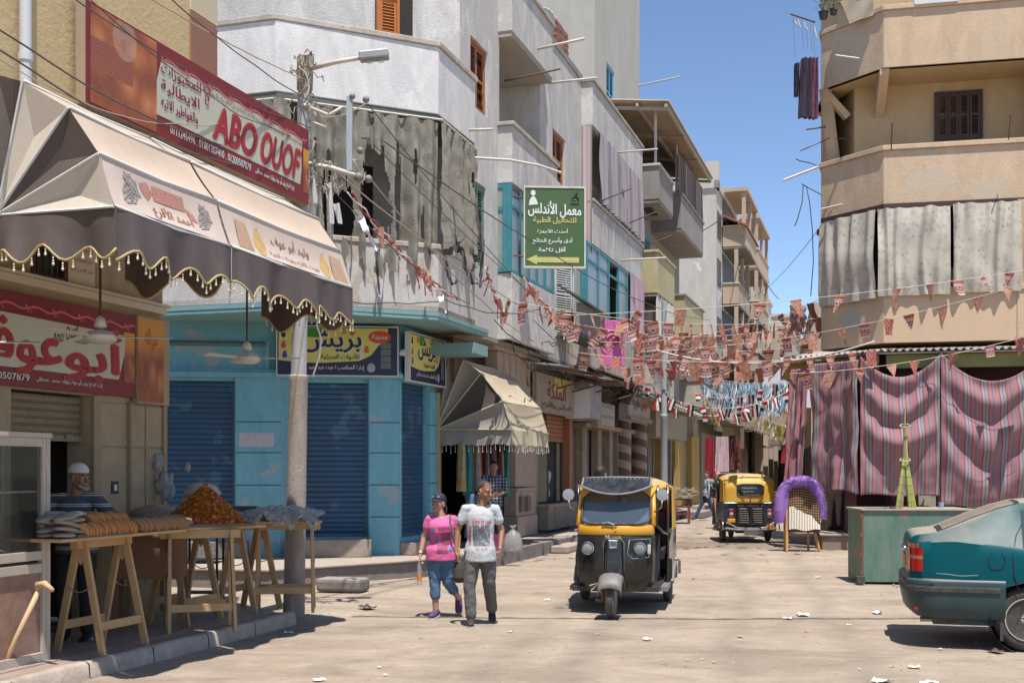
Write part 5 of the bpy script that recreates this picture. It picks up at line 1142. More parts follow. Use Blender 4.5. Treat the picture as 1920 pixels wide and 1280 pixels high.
garment(4.9,.15,2.3,.42,.95,(.28,.02,.03),'shirt',label='dark red blouse on a white hanger behind the plaid shirted man',group='garments hanging in the clothes shop')
for k,(x,l)in enumerate(((4.2,'left'),(4.75,'middle'),(5.3,'right'))):
 m=MB();m.tube([(0,0,.12),(.03,0,.16),(0,0,.19)],.006,4);m.tube([(0,0,.12),(-.2,0,0),(.2,0,0),(0,0,.12)],.008,4);o=m.build('clothes_hanger',PALEM);o.matrix_world=S.m@Matrix.Translation((x,-.75,2.22));tag(o,l+' of three empty white hangers below the sandy awning','hanger','empty hangers')
KIL=floralgrey('floral_dress_fabric',(.52,.42,.42),(.30,.08,.18),5,.5,(.3,.1,.2));PAIS=floralgrey('orange_paisley_fabric',(.07,.03,.03),(.48,.12,.05),3,.4,(.2,.05,.03))
def flatcloth(u0,v0,u1,v1,Y,mat,label,cat='garment',taper=.1,name='hanging_garment',group=None,n=12):
 a,b,c=P(u0,v0,Y),P(u1,v0,Y),P(u0,v1,Y);W=b.x-a.x;Hh=a.z-c.z
 m=MB();m.grid(lambda u,v:((u-.5)*W*(1-taper+2*taper*v),.06*math.sin(u*11+v*2)+.03*math.sin(u*25),-Hh*v),n,n);m.grid(lambda u,v:((.5-u)*W*(1-taper+2*taper*v),.10+.06*math.sin((1-u)*11+v*2),-Hh*v),n,n)
 o=m.build(name,mat,smooth=True);o.matrix_world=TR((a.x+b.x)/2,a.y,a.z);return tag(o,label,cat,group)
G_='dresses hung outside the garment shop'
flatcloth(1323,820,1338,905,47,M('crimson_fabric',(.33,.01,.03),.85,.2,8,(.2,.01,.02),.4),'long crimson dress hanging left in the garment shop front',group=G_)
flatcloth(1342,818,1366,884,46,KIL,'white and mauve floral dress hanging in the garment shop front',group=G_)
flatcloth(1367,816,1389,880,47,PAIS,'black and orange paisley dress hanging right in the garment shop front',group=G_)
flatcloth(1326,880,1336,930,46.5,MATS['crimson_fabric'],'short crimson skirt hanging low beneath the long crimson dress',group=G_)
flatcloth(1467,834,1478,868,44,MATS['crimson_fabric'],'small crimson dress dangling mid street beside a turquoise one',taper=.35,group='dresses dangling across the street')
flatcloth(1480,838,1486,867,44,M('turquoise_fabric',(.02,.42,.38),.85,.1,8),'turquoise dress dangling mid street near the striped cloth',taper=.25,group='dresses dangling across the street')
# street steps and blocks along the left
def block(u,v,L,W,Hh,label,rot=0,mat=STONE,name='stone_step'):
 Y=F*H/(v-880);x=(u-960)/F*Y;m=MB();m.box(-L/2,L/2,0,W,0,Hh);o=m.build(name,mat,bevel=.02);o.matrix_world=TR(x,Y,0,72.6+rot);
 o.matrix_world=Matrix(((S.d.x,-S.n.x,0,x),(S.d.y,-S.n.y,0,Y),(0,0,1,0),(0,0,0,1)));return tag(o,label,'step','stone steps along the left side')
m=MB();slab(m,[(1.6,1.3),(7.8,1.35),(7.8,0),(1.6,0)],-.02,.26);slab(m,[(7.8,.95),(40,1.1),(40,0),(7.8,0)],-.02,.22);o=m.build('raised_pavement',STONEG,kind='structure');o.matrix_world=S.m
m=MB();slab(m,[(40,1.1),(92,1.4),(92,0),(40,0)],-.02,.18);o=m.build('pavement',STONEG,kind='structure');o.matrix_world=S.m
for i,(x0,x1,p0,p1,hh,l)in enumerate(((5.2,6.7,1.35,1.75,.16,'low loose stone slab on the street before the clothes shop pavement'),(7.0,8.4,.9,1.75,.30,'nearest pale stone step block in the row right of the man'),(9.3,11.2,.8,1.65,.32,'second pale stone step block in the row right of the man'),(12.2,13.8,.75,1.6,.32,'third stone step block half hidden by the tuk-tuk'),(27.5,31.5,1.0,2.2,.38,'long pale stone step by the ochre shop'),(24.5,27,.9,1.9,.25,'low broken step beside the iron cart'))):
 o=MB().box(x0,x1,-p1,-p0,0,hh).build('stone_step',STONE if i!=5 else STONEG,bevel=.03);o.matrix_world=S.m;tag(o,l,'step','stone steps along the left side')
 # shop clutter: bucket, sack, mannequin
bq=P(945,1012,22);o=MB().lathe([(.13,0),(.17,.32),(.18,.33),(.165,.33),(.12,.03)],18,TR(-.25,22.6,.26)).build('bucket',M('pink_plastic',(.45,.08,.25),.4),smooth='auto');tag(o,'pink plastic bucket on the pavement beside the clear sack','bucket')
def blob(c,r,sc,seed,mat,name,n=20,nz=14,amp=.25,fr=2.2,flat=True,**kw):
 m=MB();rg=[]
 for i in range(nz):
  a=math.pi*(i+.5)/nz;ring=[]
  for j in range(n):
   t_=2*math.pi*j/n;d=Vector((math.sin(a)*math.cos(t_),math.sin(a)*math.sin(t_),-math.cos(a)));k=r*(1+amp*noise.noise(d*fr+Vector((seed,seed,0))))
   q=Vector((d.x*k*sc[0],d.y*k*sc[1],d.z*k*sc[2]));
   if flat and q.z<-r*sc[2]*.8:q.z=-r*sc[2]*.8
   ring.append(q)
  rg.append(ring)
 m.rings(rg);o=m.build(name,mat,smooth=True,**kw);o.matrix_world=Matrix.Translation(c);return o
CLR=glass('clear_plastic',(.42,.40,.37),.5,.35,.5)
o=MB().lathe([(.17,0),(.20,.06),(.19,.2),(.13,.34),(.04,.42),(.03,.46),(.07,.50)],22,None,False);o.v=[(x*(1+.2*noise.noise(Vector((x*9,y*9,z*6)))),y*.8,z+.03*noise.noise(Vector((x*12,y*12,z*9))))for x,y,z in o.v];o=o.build('plastic_sack',CLR,smooth=True);o.matrix_world=TR(.02,22.3,.26);tag(o,'tied clear plastic sack standing on the pavement edge','bag')
mq=thing('mannequin','white wrapped mannequin torso in the display window','mannequin',Matrix.Translation(S.w(10.4,-.25,.95)));MB().lathe([(.05,0),(.05,.12),(.17,.2),(.13,.5),(.19,.8),(.18,.9),(.06,1.0),(.05,1.06),(.09,1.15),(.08,1.27),(.02,1.33)],16,Matrix.Scale(.9,4)).build('torso',M('mannequin_white',(.5,.48,.44),.6,.1,6),mq,smooth=True)
o=MB();o.grid(lambda u,v:(-.25+.5*u+.08*v,.04*math.sin(u*14),-1.9*v),14,8);o=o.build('draped_cloth',M('sea_green_cloth',(.06,.22,.2),.85,.2,4),smooth=True);o.matrix_world=S.m@TR(9.2,.25,2.9);tag(o,'sea green cloth draped in the display window','cloth')
# iron cart
ct=thing('iron_cart','red iron cart heaped with dry brush beside the grey pole','cart',TR(*P(1264,985,40).xy,0,-10));
for x in(-.5,.5):
 for y in(-.4,.4):MB().box(x-.04,x+.04,y-.04,y+.04,0,.85).build('leg',M('dull_red_iron',(.2,.045,.04),.7,.2,6),ct)
for z in(.3,.55,.8):
 MB().box(-.5,.5,-.43,-.39,z,z+.06).build('rail',MATS['dull_red_iron'],ct)
m=MB();m.box(-.6,.6,-.5,.5,.85,.92)
for i in range(130):a=Vector((random.uniform(-.65,.65),random.uniform(-.55,.55),random.uniform(.9,1.2)));b=a+Vector((random.uniform(-.35,.35),random.uniform(-.35,.2),random.uniform(-.12,.12)));m.tube([a,b],.014,3,False)
m.build('brush_heap',M('dry_brush',(.32,.27,.2),.95,.3,8),ct,kind='stuff')
# ECO sign
sg=thing('shop_sign','pink swirled sign reading Eco hanging above the bunting','sign',TR(*P(1146,655,31),12));Wd,Hh=.75,1.2
MB().box(-Wd/2,Wd/2,0,.12,-.42,.78).build('sign_box',M('magenta_sign',(.50,.03,.22),.4,.1,2,(.6,.2,.4),.5),sg)
m=MB()
for k in range(3):m.tube([(.06*k+(.30-.09*k)*math.cos(a),-.012,.18+(.32-.09*k)*math.sin(a))for a in[i*.3 for i in range(15)]],.014,4)
m.build('swirl',M('pale_pink_print',(.6,.3,.45),.5),sg);lettering('Eco',-.26,.22,.12,.42,MAR,sg,y=-.03,bold=.03,shear=.2)
# clutter on ground-floor ceilings: dangling strips of wire
for k in range(22):
 u=random.uniform(880,1480);p=random.uniform(.9,1.6);
 x=S.lx(u,p);z0=random.uniform(4.0,4.6);m=MB();pts=[Vector((x,-p,z0))]
 for i in range(6):pts.append(pts[-1]+Vector((random.uniform(.0,.5),random.uniform(-.15,.15),random.uniform(-.22,.12))))
 o=m.tube(pts,.012,4).build('dangling_wire',M('black_cable',(.03,.03,.03),.6),smooth=True);o.matrix_world=S.m;tag(o,('short' if k%2 else 'crooked')+' loose black wire dangling '+('above the sandy dome awning' if u<1000 else 'above the painted sign board' if u<1080 else 'above the dark shuttered shop' if u<1150 else 'above the spiral columns' if u<1225 else 'above the ochre shop' if u<1310 else 'above the garment shop front'),'wire','loose wires along the shop fronts')
 # ================================================================ right corner building
P_ORIG=P
def P(u,v,Y):return P_ORIG(u,v,Y*1.15)  # image positions pushed along the line of sight by the frame's factor
rb=thing('right_corner_building','tan plastered corner building with curved balconies and floral balcony curtains','building',C.m)
# outline in C local (x, p): chamfer end, corner, right end
Lc=1.63;ch=C.m.inverted()@D.m@Vector((-Lc,0,0));chx,chp=ch.x,-ch.y
OUT=[(chx+.35,chp-2.6),(chx,chp),(0,0),(3.4,0),(3.4,-.6)]
def off(pts,d):
 return[(pts[0][0]-d,pts[0][1]),(pts[1][0]-d,pts[1][1]+d*.4),(pts[2][0]-d*.4,pts[2][1]+d)]+[(a+d,b+d)for a,b in pts[3:4]]+[(pts[4][0]+d,pts[4][1])]
def ring(z0,z1,th,mat,name,d=0,**kw):return path_wall(MB(),off(OUT,d),th,z0,z1).build(name,mat,rb,**kw)
def floor_(z0,z1,mat=TAN_D,d=-.02):return slab(MB(),off(OUT,d)[:4]+[(3.4,-1.3),(-.5,-1.3),(-1.2,-2.9)],z0,z1).build('balcony_slab',mat,rb)
for z0,z1,cz in((9.86,11.0,1),(7.13,8.2,1),(4.35,5.34,0)):
 ring(z0,z1,.14,TAN if cz else M('chipped_tan_plaster',(.56,.41,.27),.9,.05,1.2,(.42,.34,.27),.25,True,.4,22,patch=(.40,.385,.36),pamt=.16),'parapet',bevel=.01)
 ring(z1,z1+.1,.24,TAN,'coping',.05,bevel=.012);floor_(z0-.0,z0+.12)
m=MB();IW=[(-1.05,-4.2),(-.486,-1.2),(6,-1.2)]
path_wall(m,IW,.25,0,14.5);m.build('inner_wall',TAN_D,rb)
m=MB();m.box(3.4,6.5,-.3,1.0,4.35,14.5);m.box(3.0,3.4,.0,1.2,7.2,9.86);m.build('side_pier',TAN_D,rb)
def c_local(u,p):return C.lx(u,p)
a,b=c_local(1752,-1.2),c_local(1842,-1.2)
louvre(rb,a+.05,b-.05,1.15,C.z(1800,262,-1.2)+.05,C.z(1800,172,-1.2)-.05,DKWOOD,4,frame=DKWOOD,back=True)
# brackets under the upper balcony
for(x,p0,p1)in((.02,-.05,-1.2),(2.95,-.05,-1.2)):
 m=MB();m.add([(x-.09,-p0,9.86),(x+.09,-p0,9.86),(x+.09,-p1,9.86),(x-.09,-p1,9.86),(x-.09,-p0,9.74),(x+.09,-p0,9.74),(x+.09,-p1,9.2),(x-.09,-p1,9.2)],[(0,1,2,3),(7,6,5,4),(4,5,1,0),(5,6,2,1),(6,7,3,2),(7,4,0,3)]);m.build('bracket',TAN,rb)
m=MB();q0=Vector((chx+.08,-chp+.05,9.8));q1=Vector((-.62,1.35,9.3));m.bar(q0,q1,.14,.14);m.build('bracket',TAN,rb)
m=MB();m.add([(chx+.02,-chp+.03,9.86),(chx+.36,-chp+2.6,9.86),(chx+.66,-chp+2.6,7.9),(chx+.35,-chp+.5,7.9)],[(0,1,2,3)]);m.bar((chx+.08,-chp+.05,9.9),(chx+.30,-chp+.35,8.25),.2,.16);m.build('side_fin',TAN,rb)
ring(7.02,7.13,.12,DKWOOD,'curtain_board',.01)
m=MB();m.box(2.5,2.75,-.02,.1,4,7.1);m.build('post',TAN,rb)
# rooftop objects seen over the top coping
FLOR=floralgrey('rose_print_curtain',(.50,.465,.41),(.13,.12,.115),6.0,.5,(.40,.33,.23))
CURT=thing('balcony_curtain','rose printed cream curtains enclosing the corner balcony above the bunting','curtain',C.m)
def seg(pa,pb,z1,z0,nf,amp,seed,uvs=(1.45,1.45),flare=.05):
 A=Vector((pa[0],-pa[1]));B=Vector((pb[0],-pb[1]));L=(B-A).length;d=(B-A)/L;nr=Vector((d.y,-d.x));mb=MB();vs=[];uv=[];nu,nv=int(nf*9),14
 for j in range(nv+1):
  for i in range(nu+1):
   u=i/nu;v=j/nv;w_=amp*(1+1.6*noise.noise(Vector((u*3.5,seed,5))))*(abs(math.sin(u*nf*math.pi+2.6*noise.noise(Vector((u*3,v*.8,seed)))))**3)*(1-.35*v)+.05*noise.noise(Vector((u*3,v*3,seed)))
   q=A+d*(u*L)+nr*(w_+.03+flare*math.sin(v*math.pi));vs.append((q.x,q.y,z1-(z1-z0)*v));uv.append((u*L*uvs[0],v*(z1-z0)*uvs[1]))
 fs=[(j*(nu+1)+i,j*(nu+1)+i+1,(j+1)*(nu+1)+i+1,(j+1)*(nu+1)+i)for j in range(nv)for i in range(nu)]
 return mb.add(vs,fs,uv).build('curtain_panel',FLOR,CURT,smooth=True)
seg((chx-.01,chp+.02),(-.14,.02),7.02,5.25,4,.07,1);seg((-.12,.03),(c_local(1781,.02),.05),7.02,5.28,5,.09,2);seg((c_local(1786,.02),.05),(c_local(1914,.02),.03),7.05,5.3,5,.08,3)
seg((c_local(1925,.02),.05),(3.38,.03),7.05,5.3,2,.08,4)
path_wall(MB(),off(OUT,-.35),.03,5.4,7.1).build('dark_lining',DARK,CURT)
# hardware on the balconies
def rod(u,v,Y,v2,u2,r,label,mat=PALEM,cat='rod',dY=0):
 o=MB().tube([P(u,v,Y),P(u2,v2,Y+dY)],r,6).build('bracket_rod',mat);return tag(o,label,cat)
def wpt(x,p,z):return C.w(x,p,z)
rod(1567,104,23.9,110,1611,.022,'short white rod fixed on the top tan parapet',dY=-.2)
rod(1534,313,24.8,338,1469,.03,'white square pole pointing left from the lower tan coping');rod(1540,392,24.6,383,1580,.022,'short white rod on the cut corner of the lower tan parapet',dY=-.3)
rod(1550,238,25,243,1512,.02,'dark bar poking out under the upper balcony',RUST);rod(1602,260,25,260,1550,.015,'thin rusty rail in the corner opening',RUST)
rod(1550,262,24.9,283,1501,.012,'thin rusty rod slanting out of the corner opening',RUST)
rod(1671,281,23.2,230,1673,.014,'upright rusty rod on the lower tan coping, nearer the corner',RUST,dY=-.35);rod(1891,262,22.7,214,1895,.014,'upright rusty rod on the lower tan coping, near the photo edge',RUST,dY=-.35)
for(pts,l)in((((1492,298),(1500,302),(1520,306),(1534,312)),'hooked bent wire rod beside the lower tan coping'),(((1503,345),(1515,352),(1530,360),(1541,366)),'knotted black wire bundle left of the lower tan parapet'),(((1512,350),(1518,380),(1523,430),(1525,490),(1520,555)),'long black wire hanging left of the rose printed curtains'),(((1506,348),(1504,380),(1495,412),(1490,424)),'short black wire hanging left of the lower tan parapet')):
 o=MB().tube([P(u,v,24.9)for u,v in pts],.012,5).build('loose_wire',M('black_cable',(.03,.03,.03),.6),smooth=True);tag(o,l,'wire')
 # washing line with dark clothes at the top corner
tl=thing('washing_line_frame','rusty washing line arm tied with rags on the top left corner of the tan building','clothes line');MB().tube([P(1528,42,24.9),P(1483,27,24.4)],.02,6).build('arm',RUST,tl)
for u,v in((1487,108),(1503,96),(1511,95),(1519,96),(1524,105)):MB().tube([P(u,33+(u-1483)*.2,24.5),P(u+4,v,24.5)],.004,3).build('line',RUST,tl)
m=MB()
for u,v in((1488,33),(1496,38),(1508,42),(1526,50)):m.tube([P(u,v,24.5),P(u+2,v+9,24.5),P(u+5,v+(22 if u>1520 else 14),24.5)],.022,5)
m.build('rag',PALEM,tl)
DNV=M('dark_navy_fabric',(.02,.022,.04),.9,.3,5,(.12,.04,.08),.3);DPL=M('dusty_plum_fabric',(.22,.07,.11),.9,.2,6,(.04,.02,.04),.5);WHF=M('pale_blue_fabric',(.5,.52,.58),.9)
for(u0,v0,u1,v1,mt,l,tp)in((1491,118,1498,180,DNV,'narrow dark sock-like garment leftmost on the corner washing line',-.1),(1501,108,1522,220,DNV,'large black garment in the middle of the corner washing line',.2),(1499,150,1509,180,WHF,'pale blue garment glimpsed behind the black one on the corner washing line',.1),(1520,108,1534,222,DPL,'dusty plum garment rightmost on the corner washing line',.15)):
 flatcloth(u0,v0,u1,v1,24.5+(.15 if mt is WHF else 0),mt,l,taper=tp,group='clothes on the corner washing line')
 # coping cloth, potted plants, dish arm
m=MB();q=[(1570,10),(1632,-4),(1632,36),(1588,52)];a_,b_,c_,d_=[P(u,v,24.15-(u-1570)*.005)for u,v in q]
m.grid(lambda u,v:tuple((a_.lerp(b_,u)).lerp(d_.lerp(c_,u),v)+Vector((0,-.22-.03*math.sin(v*5+u*7)-.03*v,0))),14,10);m.grid(lambda u,v:tuple(a_.lerp(b_,u)+Vector((0,-.22+.5*v,.06*math.sin(v*3)))),14,4);o=m.build('draped_mat',M('dirty_beige_mat',(.36,.3,.22),.95,.15,6),smooth=True);tag(o,'dirty beige mat draped over the top corner coping','mat')
for(u,v,l,s)in((1544,36,'left potted plant on the top coping of the tan corner',1),(1563,28,'right potted plant on the top coping of the tan corner',.8)):
 pp=thing('potted_plant',l,'plant',TR(*P(u,v,24.75)),'potted plants on the top coping');MB().lathe([(.09*s,0),(.12*s,.16*s),(.13*s,.17*s),(.11*s,.17*s)],12).build('pot',M('black_pot',(.03,.03,.03),.6),pp)
 m=MB()
 for k in range(5):m.tube([(0,0,.15),(random.uniform(-.1,.1),random.uniform(-.1,.1),.35),(random.uniform(-.2,.2),random.uniform(-.1,.1),.5*s)],.006,4)
 m.build('stem',M('stem_green',(.1,.14,.04),.8),pp);m=MB()
 for k in range(60):c=Vector((random.uniform(-.2,.2),random.uniform(-.15,.15),random.uniform(.22,.52)*s));d=Vector((random.uniform(-1,1),random.uniform(-1,1),random.uniform(-.3,1))).normalized()*.05;e=d.cross(Vector((.3,.2,1)))*.4;m.poly([c,c+d*.5+e,c+d,c+d*.5-e])
 m.build('leaves',M('leaf_green',(.10,.15,.04),.7),pp,kind='stuff')
 # white panel on the top parapet near the right, with antenna
o=MB().box(.58,1.4,-.07,-.0,11.05,11.5).build('white_board',WHITEL);o.matrix_world=C.m;tag(o,'white board standing behind the top coping near the photo edge','board')
# ---- tin roof, beam and ground floor
tr=thing('tin_roof','corrugated tin sheet roof jutting out over the striped cloths','roof',C.m)
m=MB();FR=[(chx-.9,chp+.35),(-.15,.78),(4.6,.78)]
def roofpt(f):
 L1=math.dist(FR[0],FR[1]);L2=math.dist(FR[1],FR[2]);s=f*(L1+L2)
 if s<L1:t_=s/L1;return(FR[0][0]+(FR[1][0]-FR[0][0])*t_,FR[0][1]+(FR[1][1]-FR[0][1])*t_)
 t_=(s-L1)/L2;return(FR[1][0]+(FR[2][0]-FR[1][0])*t_,FR[1][1])
def fn(u,v):
 a=roofpt(u);b=(a[0]*.85+.6*(1 if a[0]<0 else 0),-1.15)if a[0]<0 else(a[0],-1.15)
 return(a[0]+(b[0]-a[0])*v,-(a[1]+(b[1]-a[1])*v),4.14+.18*v+.028*math.sin(u*330))
m.grid(fn,340,3);q=m.build('corrugated_sheet',M('old_tin_sheet',(.30,.22,.17),.7,.2,2,(.5,.48,.45),.4),tr);mo=q.modifiers.new('s','SOLIDIFY');mo.thickness=.012
MB().tube([(FR[0][0],-FR[0][1]+.05,4.08),(FR[1][0],-FR[1][1]+.05,4.08),(FR[2][0],-FR[2][1]+.05,4.08)],.022,6).build('edge_pipe',GALV,tr)
MB().box(.0,4.6,-.55,-.4,3.80,4.06).build('fascia_beam',M('olive_yellow_beam',(.30,.26,.08),.7,.12,1.5,(.12,.2,.08),.4),tr)
OR=M('ochre_rag',(.36,.22,.06),.9,.2,5)
m=MB();m.grid(lambda u,v:(FR[0][0]+.1+(FR[1][0]-FR[0][0])*.95*u,-(FR[0][1]+(FR[1][1]-FR[0][1])*u)+.12,4.05-(.28+.12*math.sin(u*19))*v),24,3);m.build('ochre_fringe',OR,tr)
gf=thing('corner_cafe','dark ground floor interior behind the striped cloths on the right corner','shop',C.m)
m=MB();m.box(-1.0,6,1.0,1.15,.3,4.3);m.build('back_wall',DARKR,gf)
px0=C.lx(1541,.4);m=MB();m.box(px0,6.5,-.45,4.5,.2,.50);m.build('platform',M('red_brown_plinth',(.20,.125,.095),.8,.15,3,(.3,.24,.2),.4,False,.5,24),gf,bevel=.02)
m=MB();m.box(px0-.04,6.5,-.49,4.5,.502,.545);m.build('platform_edge',STONE,gf,bevel=.01)
for x,w_ in((-.75,.22),(.15,.5)):MB().box(x,x+w_,-.1,.1,.45,4.1).build('post',M('dark_red_post',(.07,.02,.02),.6,.15,4),gf)
# striped cloths
SC_=[(5,(.45,.145,.17)),(1.5,(.22,.04,.06)),(3,(.36,.31,.325)),(.7,(.06,.06,.17)),(3,(.33,.29,.31)),(1.5,(.30,.05,.08)),(4,(.46,.16,.185)),(.8,(.10,.08,.2)),(2.5,(.25,.22,.25))]
SC_=[(k_,tuple(.78*x+.05 for x in c_))for k_,c_ in SC_]
STR=uvmat('striped_cloth',stripes(SC_,1.0,.10),.9,.15,200,trans=.25)
def swag(pa,pb,z1,sag,z0,z0b,seed,label,drape=1.0,flat=0,rep=3.1,gather=.0,nu=90,nv=70,tie=0):
 """cloth hung by its two top corners; catenary folds"""
 A=Vector((pa[0],-pa[1]));B=Vector((pb[0],-pb[1]));L=(B-A).length;d=(B-A)/L;nr=Vector((d.y,-d.x));vs=[];uv=[]
 for j in range(nv+1):
  for i in range(nu+1):
   u=i/nu;v=j/nv;par=1-(2*u-1)**2
   top=z1-sag*par;bot=(z0+(z0b-z0)*u)-.06*par*math.sin(3+seed)+.03*math.sin(u*7+seed)
   z=top+(bot-top)*v
   # U-shaped folds radiating from the corners
   dep=(z1-z)+.75*drape*(abs(2*u-1))**1.6*(.9-.3*v)*L*.5
   e=.085*drape*math.sin(dep*13/(.5+.35*v)*.62+1.6*noise.noise(Vector((u*2.2,v*2.2,seed))))*(1-(1-par)**3)*(.35+.65*math.sin(math.pi*min(1,v*1.15)))
   e+=(.05*(1-drape*.75))*math.sin(u*16+2*noise.noise(Vector((u*3,v*2,seed))))*(.4+v)+.025*math.sin(u*38+v*3*seed)*(1-par)*drape+.09*noise.noise(Vector((u*2.2,v*2.6,seed)))+.03*noise.noise(Vector((u*9,v*9,seed)))
   pull=gather*(.5-u)*math.sin(math.pi*min(1,v*1.3))*(1-v)*.5
   q=A+d*((u+pull)*L)+nr*(e+.12*drape*par*math.sin(math.pi*v)+flat*v)
   vs.append((q.x,q.y,z));uv.append(((u+.012*math.sin(v*5+seed))*L*rep,v))
 fs=[(j*(nu+1)+i,j*(nu+1)+i+1,(j+1)*(nu+1)+i+1,(j+1)*(nu+1)+i)for j in range(nv)for i in range(nu)]
 o=MB().add(vs,fs,uv).build('striped_cloth',STR,smooth=True);o.matrix_world=C.m;sm_=o.modifiers.new('s','SOLIDIFY');sm_.thickness=.006;return tag(o,label,'cloth','striped cloths hung from the tin roof')
P0=.85
x1612,x1762,x1925=C.lx(1611,P0),C.lx(1762,P0),C.lx(1930,P0)
swag((x1612+.02,P0),(x1762,P0),4.02,.42,1.30,1.28,1,'striped pink and grey swagged cloth directly behind the sugar canes')
swag((x1762+.02,P0),(x1925+.3,P0),4.05,.55,1.12,1.08,2.3,'striped pink and grey swagged cloth at the right photo edge')
Q0=(x1612-.02,P0);dirx,dirp=(chx-0)/math.hypot(chx,chp),(chp)/math.hypot(chx,chp)
def along(s):return(Q0[0]+dirx*s,Q0[1]+dirp*s)
swag(along(1.17),along(.0),3.95,.0,1.40,1.36,3.1,'flat striped cloth around the corner between two narrow gaps',drape=.15,nu=60)
swag(along(1.72),along(1.30),3.88,.0,1.30,1.34,4.2,'narrow dark striped cloth farthest left on the corner',drape=.0,nu=30,flat=.25)
# boxes on the platform below the cloths
for(u0,v0,u1,v1,c,l,Y,w_)in((1670,925,1706,968,(.05,.02,.06),'dark purple crate on the café platform',23.6,.4),(1676,948,1744,962,(.40,.04,.03),'flat red carton behind the sugar canes',23.0,.4),(1700,925,1755,950,(.33,.3,.25),'printed grey carton with a curled logo behind the green bin',23.4,.35),(1757,930,1795,962,(.16,.12,.09),'brown carton beside the printed grey one',23.5,.4),(1812,938,1870,975,(.05,.12,.06),'dark green crate half hidden by the car roof',23.2,.4)):
 a,b=P(u0,v0,Y),P(u1,v1,Y);o=MB().box(a.x,b.x,Y*1.15,Y*1.15+w_,b.z,a.z).build('carton',M('carton_'+l[:6].strip().replace(' ','_'),c,.7,.15,4),bevel=.01);tag(o,l,'box')
 lb=MB().box(a.x+.01,b.x-.01,Y*1.15+.02,Y*1.15+w_-.02,.36,b.z-.002).build('carton_below',M('stack_brown',(.08,.06,.05),.9));tag(lb,'dim cartons below the '+l.split(' on ')[0].split(' behind')[0].split(' beside')[0].split(' half')[0].split(' with')[0],'box')
m=MB();a=P(1712,928,23.38);m.tube([a+Vector((.1+.012*i*math.cos(i*.5),0,-.12+.012*i*math.sin(i*.5)))for i in range(14)],.014,4);q=m.build('printed_scroll',M('black_print',(.02,.02,.02),.5));tag(q,'dark curled scroll mark printed on the grey carton','print')
P=P_ORIG
# neighbours of the right corner building up the street
rr=thing('right_row_building','plain beige building beyond the right corner, mostly hidden by bunting','building',RR.m)
RRm=M('right_row_beige',(.44,.36,.27),.9,.1,1,(.28,.22,.17),.35,True)
MB().box(22,62,-8,0,0,10.0).build('wall',RRm,rr)
for x in range(24,60,6):
 for z in(5.2,8.0):MB().box(x,x+1.2,0,.05,z,z+1.4).build('window',M('far_blue_window',(.12,.2,.24),.4),rr)
for x in range(23,60,7):MB().box(x,x+3.5,0,1.0,4.2,5.1).build('balcony',RRm,rr)
for x in range(23,60,5):MB().box(x,x+3,0,.04,.2,3.0).build('shop_opening',DARK,rr)
# big pale banner far down the street
bn=P(1478,740,55);o=MB().box(bn.x-1.2,bn.x+1.6,55,55.06,bn.z-.6,bn.z+1.2).build('banner',M('pale_grey_banner',(.50,.52,.55),.6,.08,2));tag(o,'large pale grey banner stretched over the far street','banner')
# ================================================================ car
PAINT=M('teal_car_paint',(.003,.075,.092),.38,.06,3,(.008,.06,.07),.3,False,.02,200,metal=.1,dust=.8,coat=0)
BPAINT=M('dusty_dark_bumper',(.012,.042,.046),.5,.12,4,(.05,.06,.055),.35,False,.08,90,dust=.6)
RUB=M('black_rubber',(.03,.029,.028),.8,.15,12,(.14,.12,.1),.35,False,.2,80)
CHR=M('worn_chrome',(.6,.6,.58),.22,.1,8,bump=0,metal=1);DCHR=M('dull_steel',(.42,.42,.41),.35,.15,8,(.2,.17,.15),.3,metal=.9)
PAINT.node_tree.nodes['Principled BSDF'].inputs['Specular IOR Level'].default_value=.08;PAINT.node_tree.nodes['Principled BSDF'].inputs['Metallic'].default_value=0
car=thing('parked_car','dusty teal saloon car with lattice alloy wheel, only its rear in view','car',TR(5.15,11.70,0,-16)@TR(-1.19,0))
cw=.86
def sect(x):
 def L(tab):
  for(a,va),(b,vb)in zip(tab,tab[1:]):
   if a<=x<=b:t_=(x-a)/(b-a);t_=t_*t_*(3-2*t_)if len(tab)<4 else t_;return va+(vb-va)*t_
  return tab[-1][1]if x>tab[-1][0]else tab[0][1]
 w_=L([(.07,.66),(.10,.74),(.16,.80),(.3,.835),(.6,.852),(1.2,.86),(3.4,.86),(4.1,.82),(4.35,.72),(4.47,.58)])
 zb=L([(.07,.62),(.2,.36),(.35,.28),(.75,.24),(3.9,.22),(4.3,.3),(4.47,.45)])
 sh=L([(.07,.98),(.12,1.05),(.25,1.075),(.5,1.09),(1.3,1.0),(3.2,.93),(4.2,.76),(4.47,.6)])
 rf=L([(.07,1.07),(.09,1.135),(.14,1.165),(.35,1.195),(.45,1.235),(.7,1.345),(.95,1.44),(1.15,1.495),(1.5,1.53),(2.1,1.52),(2.45,1.46),(3.25,1.02),(4.2,.86),(4.47,.66)])
 gw=L([(.07,.9),(.35,.86),(.5,.82),(1.1,.70),(2.3,.68),(3.1,.84),(4.47,.9)])
 sz_=min(rf-.03,sh+.02);ge=sz_+(rf-sz_)*.80
 return[(0,zb),(w_*.88,zb),(w_*.975,zb+.10),(w_*1.0,.55),(w_*.995,.78),(w_*.985,.93 if sh>.95 else sh-.05),(w_*.955,sh),(w_*.93,sz_),(w_*gw*.985+.0,ge),(w_*gw*.90,rf-.018),(w_*.45,rf),(0,rf+.006)]
xs_=[.07,.085,.10,.13,.16,.2,.25,.3,.35,.4,.45,.52,.6,.7,.8,.95,1.05,1.1,1.15,1.3,1.6,1.9,2.2,2.45,2.8,3.25,3.6,3.9,4.1,4.25,4.35,4.42,4.47]
